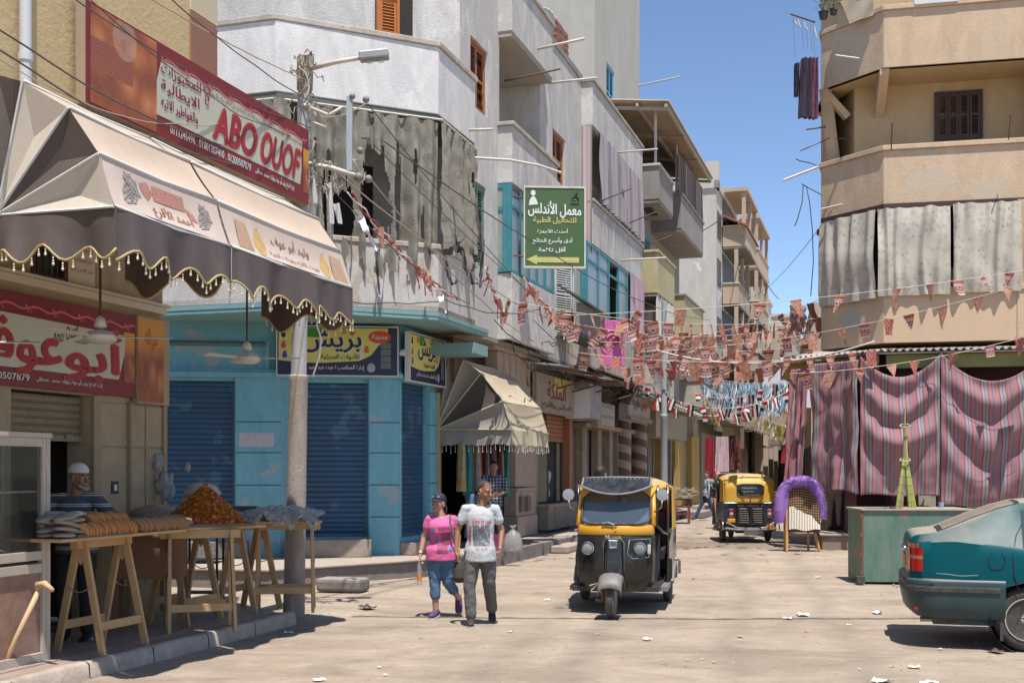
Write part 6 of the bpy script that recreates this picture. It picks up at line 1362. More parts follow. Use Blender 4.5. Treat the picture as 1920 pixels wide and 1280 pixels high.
sec=[sect(x)for x in xs_];n=len(sec[0])
def carpt(i,k):y,z=sec[i][abs(k)if k>=0 else-k];return(xs_[i],cw-y if k>=0 else cw+y,z)
ring_=list(range(0,n))+[-(k)for k in range(n-2,0,-1)]
m=MB();rings=[[Vector(carpt(i,k))for k in ring_]for i in range(len(xs_))];m.rings(rings)
body=m.build('car_body',PAINT,car,smooth='auto')
cut=bpy.data.meshes.new('c')
def arch(x):
 q=MB();q.lathe([(.365,-.3),(.365,.3)],40,Matrix.Translation((x,0,.33))@Matrix.Rotation(R(90),4,'X'));q.lathe([(.365,-.3),(.365,.3)],40,Matrix.Translation((x,2*cw,.33))@Matrix.Rotation(R(90),4,'X'));return q
for x in(1.19,3.7):
 q=arch(x);me=q.mesh('arch_cut');co=bpy.data.objects.new('arch_cut',me);COL.objects.link(co);co.parent=car
 bo=body.modifiers.new('b','BOOLEAN');bo.operation='DIFFERENCE';bo.object=co;bo.solver='EXACT'
bpy.context.view_layer.update()
me2=bpy.data.meshes.new_from_object(body.evaluated_get(bpy.context.evaluated_depsgraph_get()));body.modifiers.clear();body.data=me2;me2.name='car_body';me2.shade_smooth();me2.set_sharp_from_angle(angle=R(35))
if not me2.materials:me2.materials.append(PAINT)
for o in[o for o in bpy.data.objects if o.name.startswith('arch_cut')]:bpy.data.objects.remove(o)
def patchf(name,i0,i1,k0,k1,mat,o_=.006,far=False):
 q=MB()
 for i in range(i0,i1):
  for k in range(k0,k1):
   for s in((1,)if k0<n-2 and not far else(1,-1)):
    P4=[carpt(i,s*k if k else 0),carpt(i+1,s*k if k else 0),carpt(i+1,s*(k+1)),carpt(i,s*(k+1))]
    P4=[Vector(p)+(Vector((-.3,0,1)).normalized()*o_ if k0>=8 else Vector((0,-o_*s,.3*o_)))for p in P4];q.add(P4,[(0,1,2,3)])
 return q.build(name,mat,car,smooth=True)
DGL=M('dusty_rear_glass',(.15,.125,.10),.35,.2,3,(.30,.25,.2),.5,False,.05,90)
patchf('rear_window',9,17,9,11,DGL,.008);patchf('rear_window_seal',8,18,9,11,M('black_seal',(.02,.02,.02),.6),.004)
patchf('side_window',18,22,7,8,WINGL,.006);
# door shut line, window frame, fuel flap
def sideline(pts,r,mat,name):return MB().tube([(x,cw-0.0-(.858 if z<.93 else .858-(z-.93)*.55)-.002,z)for x,z in pts],r,5).build(name,mat,car,smooth=True)
sideline([(1.10,.62),(1.06,.75),(1.05,.95),(1.09,1.15),(1.16,1.28)],.005,M('black_seal',(.02,.02,.02)),'door_gap')
sideline([(.9+.078*math.cos(a),.915+.078*math.sin(a))for a in[i*.35 for i in range(19)]],.003,MATS['black_seal'],'fuel_flap_gap')
sideline([(.12,.655),(1.0,.65),(1.25,.72)],.004,MATS['black_seal'],'bumper_gap')
sideline([(.32,.765),(.42,.762),(.55,.745),(.72,.755)],.002,M('scratch',(.45,.5,.5),.6),'scratch')
# tail light wrapping the corner
def taill(z0,z1,mat,name,e=.004,x1=.20):
 q=MB();qb=MB();pts=[(.068,.57),(.075,.68),(.105,.755),(.16,.806),(x1,.822)]
 q.rings([[Vector((x-e*.8,cw-y-e,z))for x,y in pts]for z in(z0,z1)],False,False);qb.rings([[Vector((x-e*.8,cw+y+e,z))for x,y in pts]for z in(z0,z1)],False,False);qb.build(name,mat,tl_,smooth=True)
 return q.build(name,mat,tl_,smooth=True)
RLENS=M('red_lens',(.38,.015,.012),.12,.1,5,bump=0);CLENS=M('clear_lens',(.55,.5,.47),.12,.1,5,bump=0)
tl_=MB().box(.08,.1,cw-.6,cw-.3,.80,1.05).build('tail_light',PAINT,car)
taill(.78,.905,RLENS,'red_lens');taill(.905,.94,M('pink_lens',(.42,.16,.14),.15),'clear_lens');taill(.94,1.02,RLENS,'red_lens');taill(1.02,1.065,M('amber_lens',(.5,.2,.08),.15),'amber_lens',.004,.15)
MB().box(.06,.07,cw-.55,cw+.55,.74,1.0).build('boot_panel',M('dusty_pale_panel',(.36,.32,.28),.6,.15,5),car)
MB().tube([(.055,cw-.25,.98),(.035,cw-.2,.98),(.035,cw+.2,.98),(.055,cw+.25,.98)],.02,8).build('boot_handle',CHR,car,smooth=True)
MB().box(.045,.06,cw-.26,cw+.26,.80,.91).build('number_plate',M('orange_plate',(.55,.22,.04),.5),car)
# bumper: plan profile swept in z
def bump_plan(e,x1):return[(x1,0-e)]+[(.33,.005-e),(.20,.03-e*.9),(.10,.09-e*.7),(.04,.2-e*.5),(.01,.4-e*.3),(0-e*.2,cw)]
prof=[(.31,-.03,.12),(.38,.008,.04),(.5,.014,.015),(.60,.012,.0),(.67,.012,.0),(.70,.0,.01),(.715,-.04,.06)]
q=MB();rg=[]
for z,e,dx in prof:
 pl_=bump_plan(e,.98);full=pl_+[(x,2*cw-y)for x,y in reversed(pl_[:-1])];rg.append([Vector((x+dx*(1-min(1,x/.5)),y,z))for x,y in full])
q.rings(rg,False,False);q.build('rear_bumper',BPAINT,car,smooth=True)
q=MB();rg=[]
for z,e in((.575,.012),(.58,.028),(.625,.028),(.63,.012)):
 pl_=bump_plan(e,.93);full=pl_+[(x,2*cw-y)for x,y in reversed(pl_[:-1])];rg.append([Vector((x,y,z))for x,y in full])
q.rings(rg,False,False);q.build('bumper_strip',RUB,car,smooth='auto')
q=MB();q.box(.3,1.0,.08,2*cw-.08,.24,.42);q.build('underbody',RUB,car);MB().box(.93,.96,.02,.2,.10,.36).build('mud_flap',RUB,car)
MB().tube([(.18,.25,.27),(.5,.25,.27)],.025,8).build('exhaust_pipe',DCHR,car)
MB().ball((.13,.02,.40),.02,.01,.02,6,5).build('bumper_reflector',RLENS,car)
def wheel(parent,x,y,side,r=.32,wd=.20,lattice=True):
 T=Matrix.Translation((x,y,r))@Matrix.Rotation(R(90),4,'X')
 if side<0:T=Matrix.Translation((x,y,r))@Matrix.Rotation(R(-90),4,'X')
 wl=MB().lathe([(.205,0),(.225,.01),(.27,.012),(r-.03,.0),(r-.008,-.02),(r,-.05),(r,-wd+.05),(r-.01,-wd+.02),(r-.03,-wd),(.2,-wd)],48,T).build('wheel_tyre',RUB,parent,smooth='auto')
 q=MB()
 for k in range(60):
  a=2*math.pi*k/60
  for zz in(-.05,-.1):q.box(-.006,.006,-.028,.028,r-.002,r+.004,T@Matrix.Translation((0,0,zz-.02))@Matrix.Rotation(a,4,'Z')@Matrix.Rotation(R(90),4,'X')@Matrix.Identity(4))
 q.build('tread',RUB,wl,kind='stuff')
 MB().lathe([(.213,.006),(.218,.018),(.205,.018),(.185,-.03),(.165,-.035),(.165,-.10)],48,T,False).build('rim',CHR,wl,smooth='auto')
 MB().lathe([(.0,-.06),(.17,-.06)],32,T,False).build('brake_dust_disc',M('dark_metal',(.02,.02,.02),.6),wl)
 q=MB()
 for k in range(16):
  for s in(-1,1):
   a=2*math.pi*k/16;b=a+s*.62;A_=T@Vector((.035*math.cos(a),.035*math.sin(a),.0));B_=T@Vector((.172*math.cos(b),.172*math.sin(b),-.022));q.tube([A_,B_],.006,4,False)
 q.build('lattice_spokes',M('smoked_alloy',(.30,.29,.27),.35,.1,8,bump=0,metal=.8),wl,kind='stuff')
 q=MB()
 for k in range(20):a=2*math.pi*(k+.5)/20;q.ball(T@Vector((.155*math.cos(a),.155*math.sin(a),-.012)),.005,n=5,m=4)
 q.build('rim_bolts',M('gold_bolt',(.5,.38,.15),.3,metal=.8),wl,kind='stuff')
 MB().lathe([(.0,.012),(.03,.012),(.04,.0),(.045,-.02)],16,T,False).build('hub_cap',CHR,wl,smooth=True)
wheel(car,1.19,.04,1);wheel(car,1.19,2*cw-.04,-1);wheel(car,3.7,.04,1);wheel(car,3.7,2*cw-.04,-1)
for x in(1.19,3.7):MB().lathe([(.36,.02),(.36,-.28),(.05,-.3)],28,Matrix.Translation((x,.02,.33))@Matrix.Rotation(R(90),4,'X'),False).build('arch_liner',RUB,car)
# ================================================================ tuk-tuk (local: forward = -y, rear axle at y=0)
TYEL=M('tuktuk_yellow',(.62,.30,.012),.38,.07,3,(.40,.22,.05),.25,True,.05,60,dust=.35,coat=.3)
TYELC=M('yellow_canvas_hood',(.62,.34,.03),.55,.07,3,(.45,.30,.1),.3,False,.1,60,dust=.55)
TBLK=M('tuktuk_black',(.013,.0125,.0125),.25,.2,4,(.05,.042,.035),.25,True,.05,80,dust=.35,coat=.2)
TGREY=M('grey_rubber_trim',(.16,.165,.17),.5,.1,6,(.25,.22,.2),.3);TIN=M('dark_vinyl',(.03,.028,.03),.6,.2,6);TINY=M('orange_lining',(.34,.14,.01),.7,.1,4)
WSH=glass('tuktuk_windshield',(.13,.17,.22),.36,.04,.25);DGLS=M('black_hood_glass',(.015,.017,.02),.12,.2,6,(.2,.2,.2),.2,bump=0)
LAMP=glass('lamp_glass',(.55,.55,.52),.30,.08,.15)
def sup(a,b,e,k,n_):
 t_=2*math.pi*k/n_;c,s=math.cos(t_),math.sin(t_);return(a*math.copysign(abs(c)**e,c),b*math.copysign(abs(s)**e,s))
def tuktuk(m4,label):
 t=thing('tuktuk',label,'tuk-tuk',m4,'yellow and black tuk-tuks')
 # lower black nose: horizontal sections, front convex, open to the back
 def nose(z,w_,yf,yb,bow):return[Vector((w_*(-1+2*i/16),yf+bow*abs(-1+2*i/16)**2.6,z))for i in range(17)]
 lv=[(.27,.42,-1.56,.18),(.31,.455,-1.60,.16),(.5,.475,-1.66,.15),(.75,.48,-1.66,.14),(.96,.475,-1.62,.13),(.99,.47,-1.60,.13)]
 q=MB();rg=[]
 for z,w_,yf,bow in lv:rr_=nose(z,w_,yf,0,bow);rg.append([Vector((-w_-.01,-1.18,z))]+rr_+[Vector((w_+.01,-1.18,z))])
 q.rings(rg,False,False);q.rings([[p+Vector((0,.02,0))for p in r_][::-1]for r_ in rg],False,False)
 q.build('front_panel',TBLK,t,smooth='auto')
 q=MB();rg=[]
 for z,w_,yf,bow in((.99,.475,-1.605,.13),(1.0,.482,-1.615,.13),(1.10,.478,-1.58,.125),(1.12,.47,-1.565,.12)):rg.append([Vector((-w_,-1.2,z))]+nose(z,w_,yf,0,bow)+[Vector((w_,-1.2,z))])
 q.rings(rg,False,False);q.build('yellow_band',TYEL,t,smooth=True)
 # windshield frame and glass
 def ws(u,v,e=0):
  w_=.465-.03*v;return Vector((u*w_,-1.565+.30*v+.10*abs(u)**2.6+e,1.12+.46*v))
 q=MB();ring_pts=[]
 for k in range(40):
  a=2*math.pi*k/40;x,y=sup(1.0,1.0,.35,k,40);ring_pts.append(ws(x*.97,.5+y*.48,-.012))
 q.tube(ring_pts+[ring_pts[0]],.016,6,False);q.build('windshield_seal',RUB,t,smooth=True)
 q=MB();q.grid(lambda u,v:ws((u*2-1)*.96,.03+.94*v),20,8);q.build('windshield',WSH,t,smooth=True)
 q=MB()
 for s in(-1,1):q.tube([ws(s*1.03,-.02)+Vector((0,.03,0)),ws(s*1.05,.5)+Vector((0,.03,0)),ws(s*1.04,1.05)+Vector((0,.04,0))],.032,8)
 q.tube([ws(-1.04,1.04),ws(-.5,1.07),ws(.5,1.07),ws(1.04,1.04)],.028,8);q.build('windshield_frame',TYEL,t,smooth=True)
 # visor: crescent of dark plastic with grey edge
 def vz(u,v):w_=.44;return Vector((u*w_,-1.46+.10*u*u-.06*(1-v)+.14*v,(1.555-.05*(1-u*u))+((.155))*v+.06*(1-u*u)*v+.05*u*u*(1-v)))
 q=MB();q.grid(lambda u,v:vz(u*2-1,v),20,5);q.build('sun_visor',DGLS,t,smooth=True)
 edge=[vz(-1+2*i/16,0)for i in range(17)]+[vz(1-2*i/16,1)for i in range(17)];q=MB();q.tube(edge+[edge[0]],.015,6,False);q.build('visor_edge',TGREY,t,smooth=True)
 q=MB()
 for i in range(16):q.ball(vz(-.9+1.8*i/15,.93)+Vector((0,-.012,0)),.008,n=5,m=4)
 q.build('visor_rivets',PALEM,t,kind='stuff')
 # hood: from windscreen top back and down
 st=[(-1.28,.44,1.60,.14),(-1.15,.50,1.68,.13),(-.7,.58,1.715,.14),(0,.63,1.72,.15),(.42,.635,1.70,.16),(.56,.62,1.64,.2)]
 q=MB();rg=[]
 for y,w_,zt,dr in st:
  rg.append([Vector((-w_,y,zt-dr*1.0))]+[Vector((w_*(-1+2*i/12)*(1-.02*(i in(0,12))),y,zt-dr*(abs(-1+2*i/12)**4)*.85))for i in range(13)]+[Vector((w_,y,zt-dr))])
 q.rings(rg,False,False);hd=q.build('canvas_hood',TYELC,t,smooth=True);mo=hd.modifiers.new('s','SOLIDIFY');mo.thickness=.015;mo.offset=-1
 q=MB();q.rings([[p+Vector((0,0,-.03))for p in r_][::-1]for r_ in rg[1:5]],False,False);q.build('hood_lining',TINY,t,smooth=True)
 # rear hood wall
 def bk_(u,v):w_=.62+.02*v;z=1.66-.68*v;y=.50+.16*(1-(1-min(1,v*2.2))**2)*1;x=u*w_;return Vector((x,y-.10*abs(u)**5,z+(.03*(1-abs(u)**4)if v<.01 else 0)-.09*abs(u)**5*(1-v)**2))
 q=MB();q.grid(lambda u,v:bk_(u*2-1,v),28,14);bh=q.build('rear_hood',TYELC,t,smooth=True);mo=bh.modifiers.new('s','SOLIDIFY');mo.thickness=.02
 q=MB();rg=[bk_(x*.52,.5+y*.20)+Vector((0,.014,0))for x,y in[sup(1,1,.4,k,32)for k in range(32)]];q.poly(rg[::-1]);rw=q.build('rear_window',DGLS,t);q=MB();q.tube(rg+[rg[0]],.016,6,False);q.build('window_seal',RUB,rw,smooth=True)
 mx=Matrix.Translation((0,.70,0))@Matrix.Rotation(math.pi,4,'Z')
 lettering('بنت الشارع اتكلمنا',-.22,.14,1.34,1.38,WPR,t,y=0,m=mx);lettering('محدش يقدر يوصلها',-.24,.08,1.26,1.30,WPR,t,y=0,m=mx);lettering('BALLO FOR ATAZAR',-.3,.3,1.035,1.065,M('dusty_yellow_print',(.36,.26,.12),.6),t,y=0,m=mx)
 # side curtains / posts
 for s in(-1,1):
  q=MB();q.add([(s*.625,.05,1.60),(s*.63,.52,1.52),(s*.64,.60,1.0),(s*.635,.0,1.0)],[(0,1,2,3)]);sc_=q.build('side_canvas',TYELC,t);mo=sc_.modifiers.new('s','SOLIDIFY');mo.thickness=.015
  q=MB();q.tube([(s*.475,-1.24,1.12),(s*.56,-.85,1.0),(s*.60,-.5,.95),(s*.62,.0,1.0)],.02,6);q.tube([(s*.60,-.48,.30),(s*.605,-.48,1.62)],.022,6);q.tube([(s*.50,-1.2,1.10),(s*.52,-1.16,1.62)],.02,6);q.tube([(s*.60,-.48,.62),(s*.62,.0,.66)],.016,6);q.build('side_frame',TBLK,t,smooth=True)
  # rear side body and fender
  q=MB();q.rings([[Vector((s*x,y,z))for y,z in((-.40,.30),(-.42,.62),(-.05,1.0),(.60,1.0),(.64,.5),(.55,.38))]for x in(.60,.66)],True,True);q.build('rear_side_body',TBLK,t,smooth='auto')
  q=MB();q.box(s*.42,s*.64,-1.1,-.38,.24,.30);q.tube([(s*.66,-.42,.30),(s*.67,-.2,.48),(s*.67,.05,.53),(s*.67,.3,.46),(s*.66,.42,.3)],.028,6);q.build('step_board',TGREY,t,smooth='auto')
  # mirror
  mr=MB().tube([(s*.49,-1.42,1.28),(s*.58,-1.5,1.34),(s*.60,-1.5,1.44)],.009,6).build('mirror_stalk',DCHR,t,smooth=True)
  MB().lathe([(.0,-.02),(.045,-.018),(.075,-.004),(.075,.008),(.0,.012)],18,Matrix.Translation((s*.60,-1.5,1.50))@Matrix.Rotation(R(90),4,'X')).build('mirror',M('mirror_back_grey',(.30,.31,.33),.45,.1,6),mr,smooth='auto')
  # headlight
  hl=MB().lathe([(.080,-.01),(.082,.03),(.072,.035),(.066,.0)],24,Matrix.Translation((s*.33,-1.655,.83))@Matrix.Rotation(R(90),4,'X'),False).build('headlight',TGREY if s>0 else CHR,t,smooth='auto')
  MB().lathe([(.0,-.045),(.045,-.03),(.065,.015),(.068,.03)],24,Matrix.Translation((s*.33,-1.655,.83))@Matrix.Rotation(R(90),4,'X'),False).build('reflector',CHR,hl,smooth=True)
  MB().lathe([(.0,.042),(.04,.038),(.067,.025)],24,Matrix.Translation((s*.33,-1.655,.83))@Matrix.Rotation(R(90),4,'X'),False).build('lens',LAMP,hl,smooth=True)
  # rear lights
  rl=MB().box(s*.475-.055,s*.475+.055,.64,.675,.62,.84).build('tail_light',DCHR,t,bevel=.01)
  MB().box(s*.475-.045,s*.475+.045,.675,.685,.76,.83).build('lens',RLENS,rl);MB().box(s*.475-.035,s*.475+.035,.675,.69,.70,.755).build('lens',CLENS,rl);MB().box(s*.475-.045,s*.475+.045,.675,.685,.63,.695).build('lens',RLENS,rl)
  wl=MB().lathe([(.10,.05),(.17,.06),(.205,.045),(.215,.03),(.215,-.03),(.205,-.045),(.17,-.06),(.10,-.05)],32,Matrix.Translation((s*.575,0,.215))@Matrix.Rotation(R(90),4,'Y')).build('rear_wheel',RUB,t,smooth='auto');MB().lathe([(.0,.03),(.05,.045),(.1,.03),(.115,.05)],20,Matrix.Translation((s*.575,0,.215))@Matrix.Rotation(R(90*s),4,'Y'),False).build('rim',DCHR,wl,smooth='auto')
  # bezel, indicator on the +x side
 q=MB();q.tube([(.20,-1.685,.94),(.17,-1.69,.76),(.24,-1.685,.70),(.44,-1.64,.72),(.455,-1.62,.95),(.2,-1.685,.94)],.008,5);q.build('lamp_bezel',TGREY,t,smooth=True)
 MB().box(.42,.46,-1.64,-1.60,.76,.88).build('indicator',CLENS,t,bevel=.01)
 # nose ridge, badge, letters
 q=MB();q.add([(-.11,-1.655,.96),(.11,-1.655,.96),(.13,-1.66,.45),(-.13,-1.66,.45),(-.09,-1.70,.95),(.09,-1.70,.95),(.10,-1.74,.50),(-.10,-1.74,.50)],[(4,5,6,7),(0,1,5,4),(1,2,6,5),(2,3,7,6),(3,0,4,7)]);q.build('nose_ridge',TBLK,t,bevel=.02)
 q=MB();q.tube([(-.13,-1.675,.52),(-.13,-1.68,.9),(-.09,-1.685,.955),(.09,-1.685,.955),(.13,-1.68,.9),(.13,-1.675,.52)],.007,5);q.build('nose_trim',TGREY,t,smooth=True)
 q=MB();q.add([(-.055,-1.715,.93),(.055,-1.715,.93),(.045,-1.725,.84),(-.045,-1.725,.84)],[(0,3,2,1)]);q.tube([(-.055,-1.718,.93),(.055,-1.718,.93),(.045,-1.728,.84),(-.045,-1.728,.84),(-.055,-1.718,.93)],.006,5,False);bd=q.build('badge',DCHR,t);lettering('RE',-.03,.03,.862,.908,M('black_print',(.02,.02,.02)),bd,y=-1.727,bold=.02)
 lettering('RE',-.11,-.05,.965,.99,WPR,t,y=-1.63,bold=.03);lettering('4 stroke',-.03,.09,.965,.988,SYEL,t,y=-1.632,bold=.01)
 q=MB()
 for i in range(6):q.box(-.055,.055,-1.752,-1.735,.56+i*.022,.568+i*.022)
 q.build('nose_vent',RUB,t)
 # front fender, fork, wheel
 q=MB();rg=[]
 for i in range(9):
  a=R(8+138*i/8);rg.append([Vector((x*(1-.12*(i==0)),-1.95+(-.275+.0)*math.cos(a)*(1+.0*x),.24+.275*math.sin(a)*1.05-dz_))for x,dz_ in((-.15,.09),(-.14,.02),(-.09,-.01),(0,-.02),(.09,-.01),(.14,.02),(.15,.09))])
 q.rings(rg[1:],False,False);fd=q.build('front_fender',M('rubbed_fender',(.16,.16,.16),.55,.2,6,(.20,.10,.065),.35,False,.2,60),t,smooth=True);mo=fd.modifiers.new('s','SOLIDIFY');mo.thickness=.012
 q=MB();q.tube([(-.10,-1.95,.2),(-.11,-1.88,.48)],.022,8);q.tube([(-.19,-1.93,.2),(.0,-1.95,.21)],.02,8);q.tube([(-.12,-1.95,.2),(-.10,-1.8,.2)],.03,6);q.build('fork_arm',RUST,t,smooth=True)
 wl=MB().lathe([(.10,.04),(.16,.06),(.195,.05),(.215,.025),(.215,-.025),(.195,-.05),(.16,-.06),(.10,-.04)],36,Matrix.Translation((0,-1.95,.215))@Matrix.Rotation(R(90),4,'Y')).build('front_wheel',M('worn_tyre',(.10,.095,.09),.85,.15,12,(.2,.17,.14),.4,False,.3,60),t,smooth='auto')
 q=MB()
 for k in range(44):
  for zz in(-.03,-.01,.01,.03):
   a=2*math.pi*(k+.5*(abs(zz)>.02))/44;q.box(-.007,.007,-.009,.009,.212,.219,Matrix.Translation((zz,-1.95,.215))@Matrix.Rotation(a,4,'X'))
 q.build('tread',RUB,wl,kind='stuff');MB().lathe([(.0,.0),(.10,.035),(.115,.05)],20,Matrix.Translation((0,-1.95,.215))@Matrix.Rotation(R(90),4,'Y'),False).build('rim',DCHR,wl)
 MB().tube([(-.3,-1.7,.36),(-.17,-1.72,.40),(-.28,-1.72,.30)],.008,5).build('bent_wire',PALEM,t)
 MB().tube([(-.16,-1.59,1.135),(-.08,-1.6,1.15),(.0,-1.6,1.12)],.012,5).build('wiper',TGREY,t);MB().ball((.02,-1.625,1.09),.014,n=8,m=6).build('wiper_hub',RUB,t)
 # inside
 q=MB();q.box(-.55,.55,-1.5,.6,.27,.33);q.box(-.40,.40,-1.30,-1.2,.33,1.0);q.box(-.5,.5,-.50,-.46,.33,.95);q.build('floor_pan',TIN,t)
 MB().box(-.26,.26,-.95,-.55,.55,.72).build('driver_seat',TIN,t,bevel=.03);MB().box(-.55,.55,-.15,.35,.55,.75).build('rear_seat',TIN,t,bevel=.04);MB().box(-.55,.55,.33,.45,.75,1.25).build('seat_backrest',M('worn_red_vinyl',(.12,.02,.02),.5),t,bevel=.03)
 MB().tube([(-.30,-1.12,1.06),(-.12,-1.18,1.10),(.12,-1.18,1.10),(.30,-1.12,1.06)],.016,6).build('handlebar',RUB,t,smooth=True)
 q=MB();q.grid(lambda u,v:(-.42+.84*u,-1.40+.10*v+.03*math.sin(u*3.1),1.05+(.34+.06*math.sin(u*3.1))*v-.05*(1-(2*u-1)**2)*v),12,4);q.build('dashboard_cloth',M('pale_blue_dash_cloth',(.20,.25,.33),.8,.2,5),t,smooth=True)
 # rear black body with louvres, bumper, plate
 q=MB();q.add([(-.63,.60,1.0),(.63,.60,1.0),(.62,.66,.42),(-.62,.66,.42),(-.63,.3,1.0),(.63,.3,1.0),(.62,.3,.42),(-.62,.3,.42)],[(1,0,3,2),(4,5,6,7),(0,1,5,4),(2,3,7,6)]);q.build('rear_panel',TBLK,t)
 MB().tube([(-.64,.645,.99),(.64,.645,.99)],.012,6).build('chrome_strip',DCHR,t)
 ec=MB().box(-.34,.34,.655,.69,.45,.93).build('engine_cover',TBLK,t,bevel=.02)
 for s in(-1,1):
  for i in range(7):MB().add([(s*.05,.69,.86-i*.055),(s*.28,.69,.86-i*.055),(s*.28,.715,.835-i*.055),(s*.05,.715,.835-i*.055),(s*.05,.69,.825-i*.055),(s*.28,.69,.825-i*.055)],[(0,1,2,3),(3,2,5,4)]).build('louvre',TBLK,ec)
 MB().tube([(0,.70,1.18),(.01,.72,.9),(.0,.72,.5)],.01,5).build('strap',RUB,t)
 q=MB();q.tube([(-.60,.66,.50),(-.5,.74,.46),(-.36,.76,.38),(-.1,.78,.36),(.1,.78,.36),(.36,.76,.38),(.5,.74,.46),(.60,.66,.50)],.022,8);q.tube([(-.66,.5,.34),(-.62,.76,.36),(-.3,.78,.33),(.3,.78,.33),(.62,.76,.36),(.66,.5,.34)],.028,8);q.box(-.17,.17,.74,.76,.2,.33);q.build('rear_bumper',DCHR,t,smooth='auto')
 for s in(-1,1):MB().tube([(s*.66,.45,.55),(s*.70,.74,.5),(s*.70,.76,.32)],.02,6).build('bumper_guard',DCHR,t,smooth=True)
 npl=MB().box(-.56,-.38,.79,.80,.34,.46).build('number_plate',M('orange_plate',(.55,.22,.04),.5),t)
 npl2=lettering('29',-.07,.07,-.04,.03,M('brown_print',(.3,.1,.02)),npl,y=0,m=Matrix.Translation((-.47,.805,.405))@Matrix.Rotation(math.pi,4,'Z'))
 MB().box(.38,.58,.665,.70,.50,.60).build('yellow_reflector',TYEL,t,bevel=.02)
 MB().box(-.60,.60,.3,.62,.30,.42).build('chassis',RUB,t);MB().lathe([(.05,-.3),(.09,-.25),(.09,.25),(.05,.3)],14,Matrix.Translation((0,.1,.3))@Matrix.Rotation(R(90),4,'Y')).build('differential',RUB,t)
 q=MB();q.tube([(-.3,.6,.26),(-.1,.7,.22)],.03,8);q.build('exhaust_pipe',RUST,t)
 for s in(-1,1):MB().add([(s*.55,.55,.62),(s*.40,.60,.50),(s*.42,.62,.28),(s*.62,.55,.3)],[(0,1,2,3)]).build('mud_flap',RUB,t)
 for pts in(((-.45,-.1,1.66),(-.2,.1,1.73),(-.28,.3,1.73)),):MB().tube([(-.5,.52,1.60),(-.36,.60,1.555),(-.28,.58,1.58)],.006,4).build('tear',RUB,t);MB().tube([(.14,.5,1.69),(.22,.60,1.62),(.20,.58,1.60)],.006,4).build('tear',RUB,t)
 return t
near=tuktuk(TR(1.60,16.42,0,-11),'black and yellow tuk-tuk driving towards the camera with tilted sun visor')
far_t=copy_tree(near,TR(5.96,30.3,0,0),'black and yellow tuk-tuk further up the street seen from behind')
far_t.matrix_world=TR(5.94,29.4,0,180)@Matrix.Identity(4)
far_t.matrix_world=TR(5.94,29.9,0,0)@Matrix.Rotation(math.pi,4,'Z')
# ================================================================ people
def organic(mb,name,mat,parent,voxel=.008,it=3):
 o=mb.build(name,mat,parent,smooth=True)
 r=o.modifiers.new('r','REMESH');r.mode='VOXEL';r.voxel_size=voxel;r.use_smooth_shade=True
 s=o.modifiers.new('s','SMOOTH');s.factor=.5;s.iterations=it;return o
def limb(m,pts,rs,n=12):
 P_=[];Rr=[]
 for i in range(len(pts)-1):
  for k in range(4):t_=k/4;P_.append(Vector(pts[i]).lerp(Vector(pts[i+1]),t_));Rr.append(rs[i]+(rs[i+1]-rs[i])*t_)
 P_.append(Vector(pts[-1]));Rr.append(rs[-1]);m.tube(P_,Rr,n)
 for p,r in((pts[0],rs[0]),(pts[-1],rs[-1])):m.ball(p,r*.98,n=12,m=8)
 for p,r in zip(pts[1:-1],rs[1:-1]):m.ball(p,r,n=12,m=8)
def stack(m,rows,yaw=0,n=24):
 """rows (x, y, z, rx, ry)"""
 rg=[]
 for i,(x,y,z,rx,ry)in enumerate(rows):
  rg.append([Vector((x+math.cos(a)*rx,y+math.sin(a)*ry,z))for a in[2*math.pi*j/n for j in range(n)]])
 m.rings(rg)
def hand(m,w_,d,side,curl=.6,s=1.0,spread=.0,palm=None):
 """palm, four fingers of unequal length with two bends, thumb from the side of the palm"""
 w_=Vector(w_);d=Vector(d).normalized();n_=Vector(palm or(side,0,0)).normalized();n_=(n_-d*n_.dot(d)).normalized();a=d.cross(n_).normalized()
 if a.y>0:a=-a
 pc=w_+d*.045*s
 q=[]
 for t_,wd,th in((0,.022,.017),(.03,.032,.015),(.065,.038,.013),(.085,.036,.011)):q.append([w_+d*t_*s+a*math.cos(b)*wd*s-n_*math.sin(b)*th*s for b in[2*math.pi*k/12 for k in range(12)]])
 m.rings(q)
 for k,(off_,L)in enumerate(((.027,.068),(.009,.076),(-.009,.070),(-.026,.056))):
  b=w_+d*.08*s+a*off_*s;c=curl*(1+.12*k);d1=(d*math.cos(c*.5)-n_*math.sin(c*.5)+a*off_*spread*10).normalized();d2=(d*math.cos(c*1.3)-n_*math.sin(c*1.3)).normalized();d3=(d*math.cos(c*2)-n_*math.sin(c*2)).normalized()
  p1=b+d1*L*.45*s;p2=p1+d2*L*.32*s;p3=p2+d3*L*.24*s;m.tube([b-d*.02,b,p1,p2,p3],[.0095*s,.0095*s,.009*s,.008*s,.0065*s],7)
 b=w_+d*.02*s+a*.02*s;t1=b+(d*.6+a*.75-n_*.3).normalized()*.038*s;t2=t1+(d*.9+a*.3-n_*.4).normalized()*.03*s;m.tube([b,t1,t2,t2+(d-n_*.5).normalized()*.018*s],[.013*s,.011*s,.0095*s,.0075*s],7)
SKIN=M('skin_brown',(.30,.145,.085),.55,.1,14,(.22,.10,.06),.3,False,.12,180,obj=True);SKIN_L=M('skin_light_brown',(.42,.235,.16),.5,.08,14,(.35,.17,.12),.25,False,.1,180,obj=True)
HAIR=M('black_hair',(.02,.015,.013),.6,.3,40,obj=True);EYE=M('eye_white',(.6,.57,.52),.3);IRIS=M('dark_eye',(.02,.012,.01),.2);LIP=M('lip',(.30,.10,.08),.5)
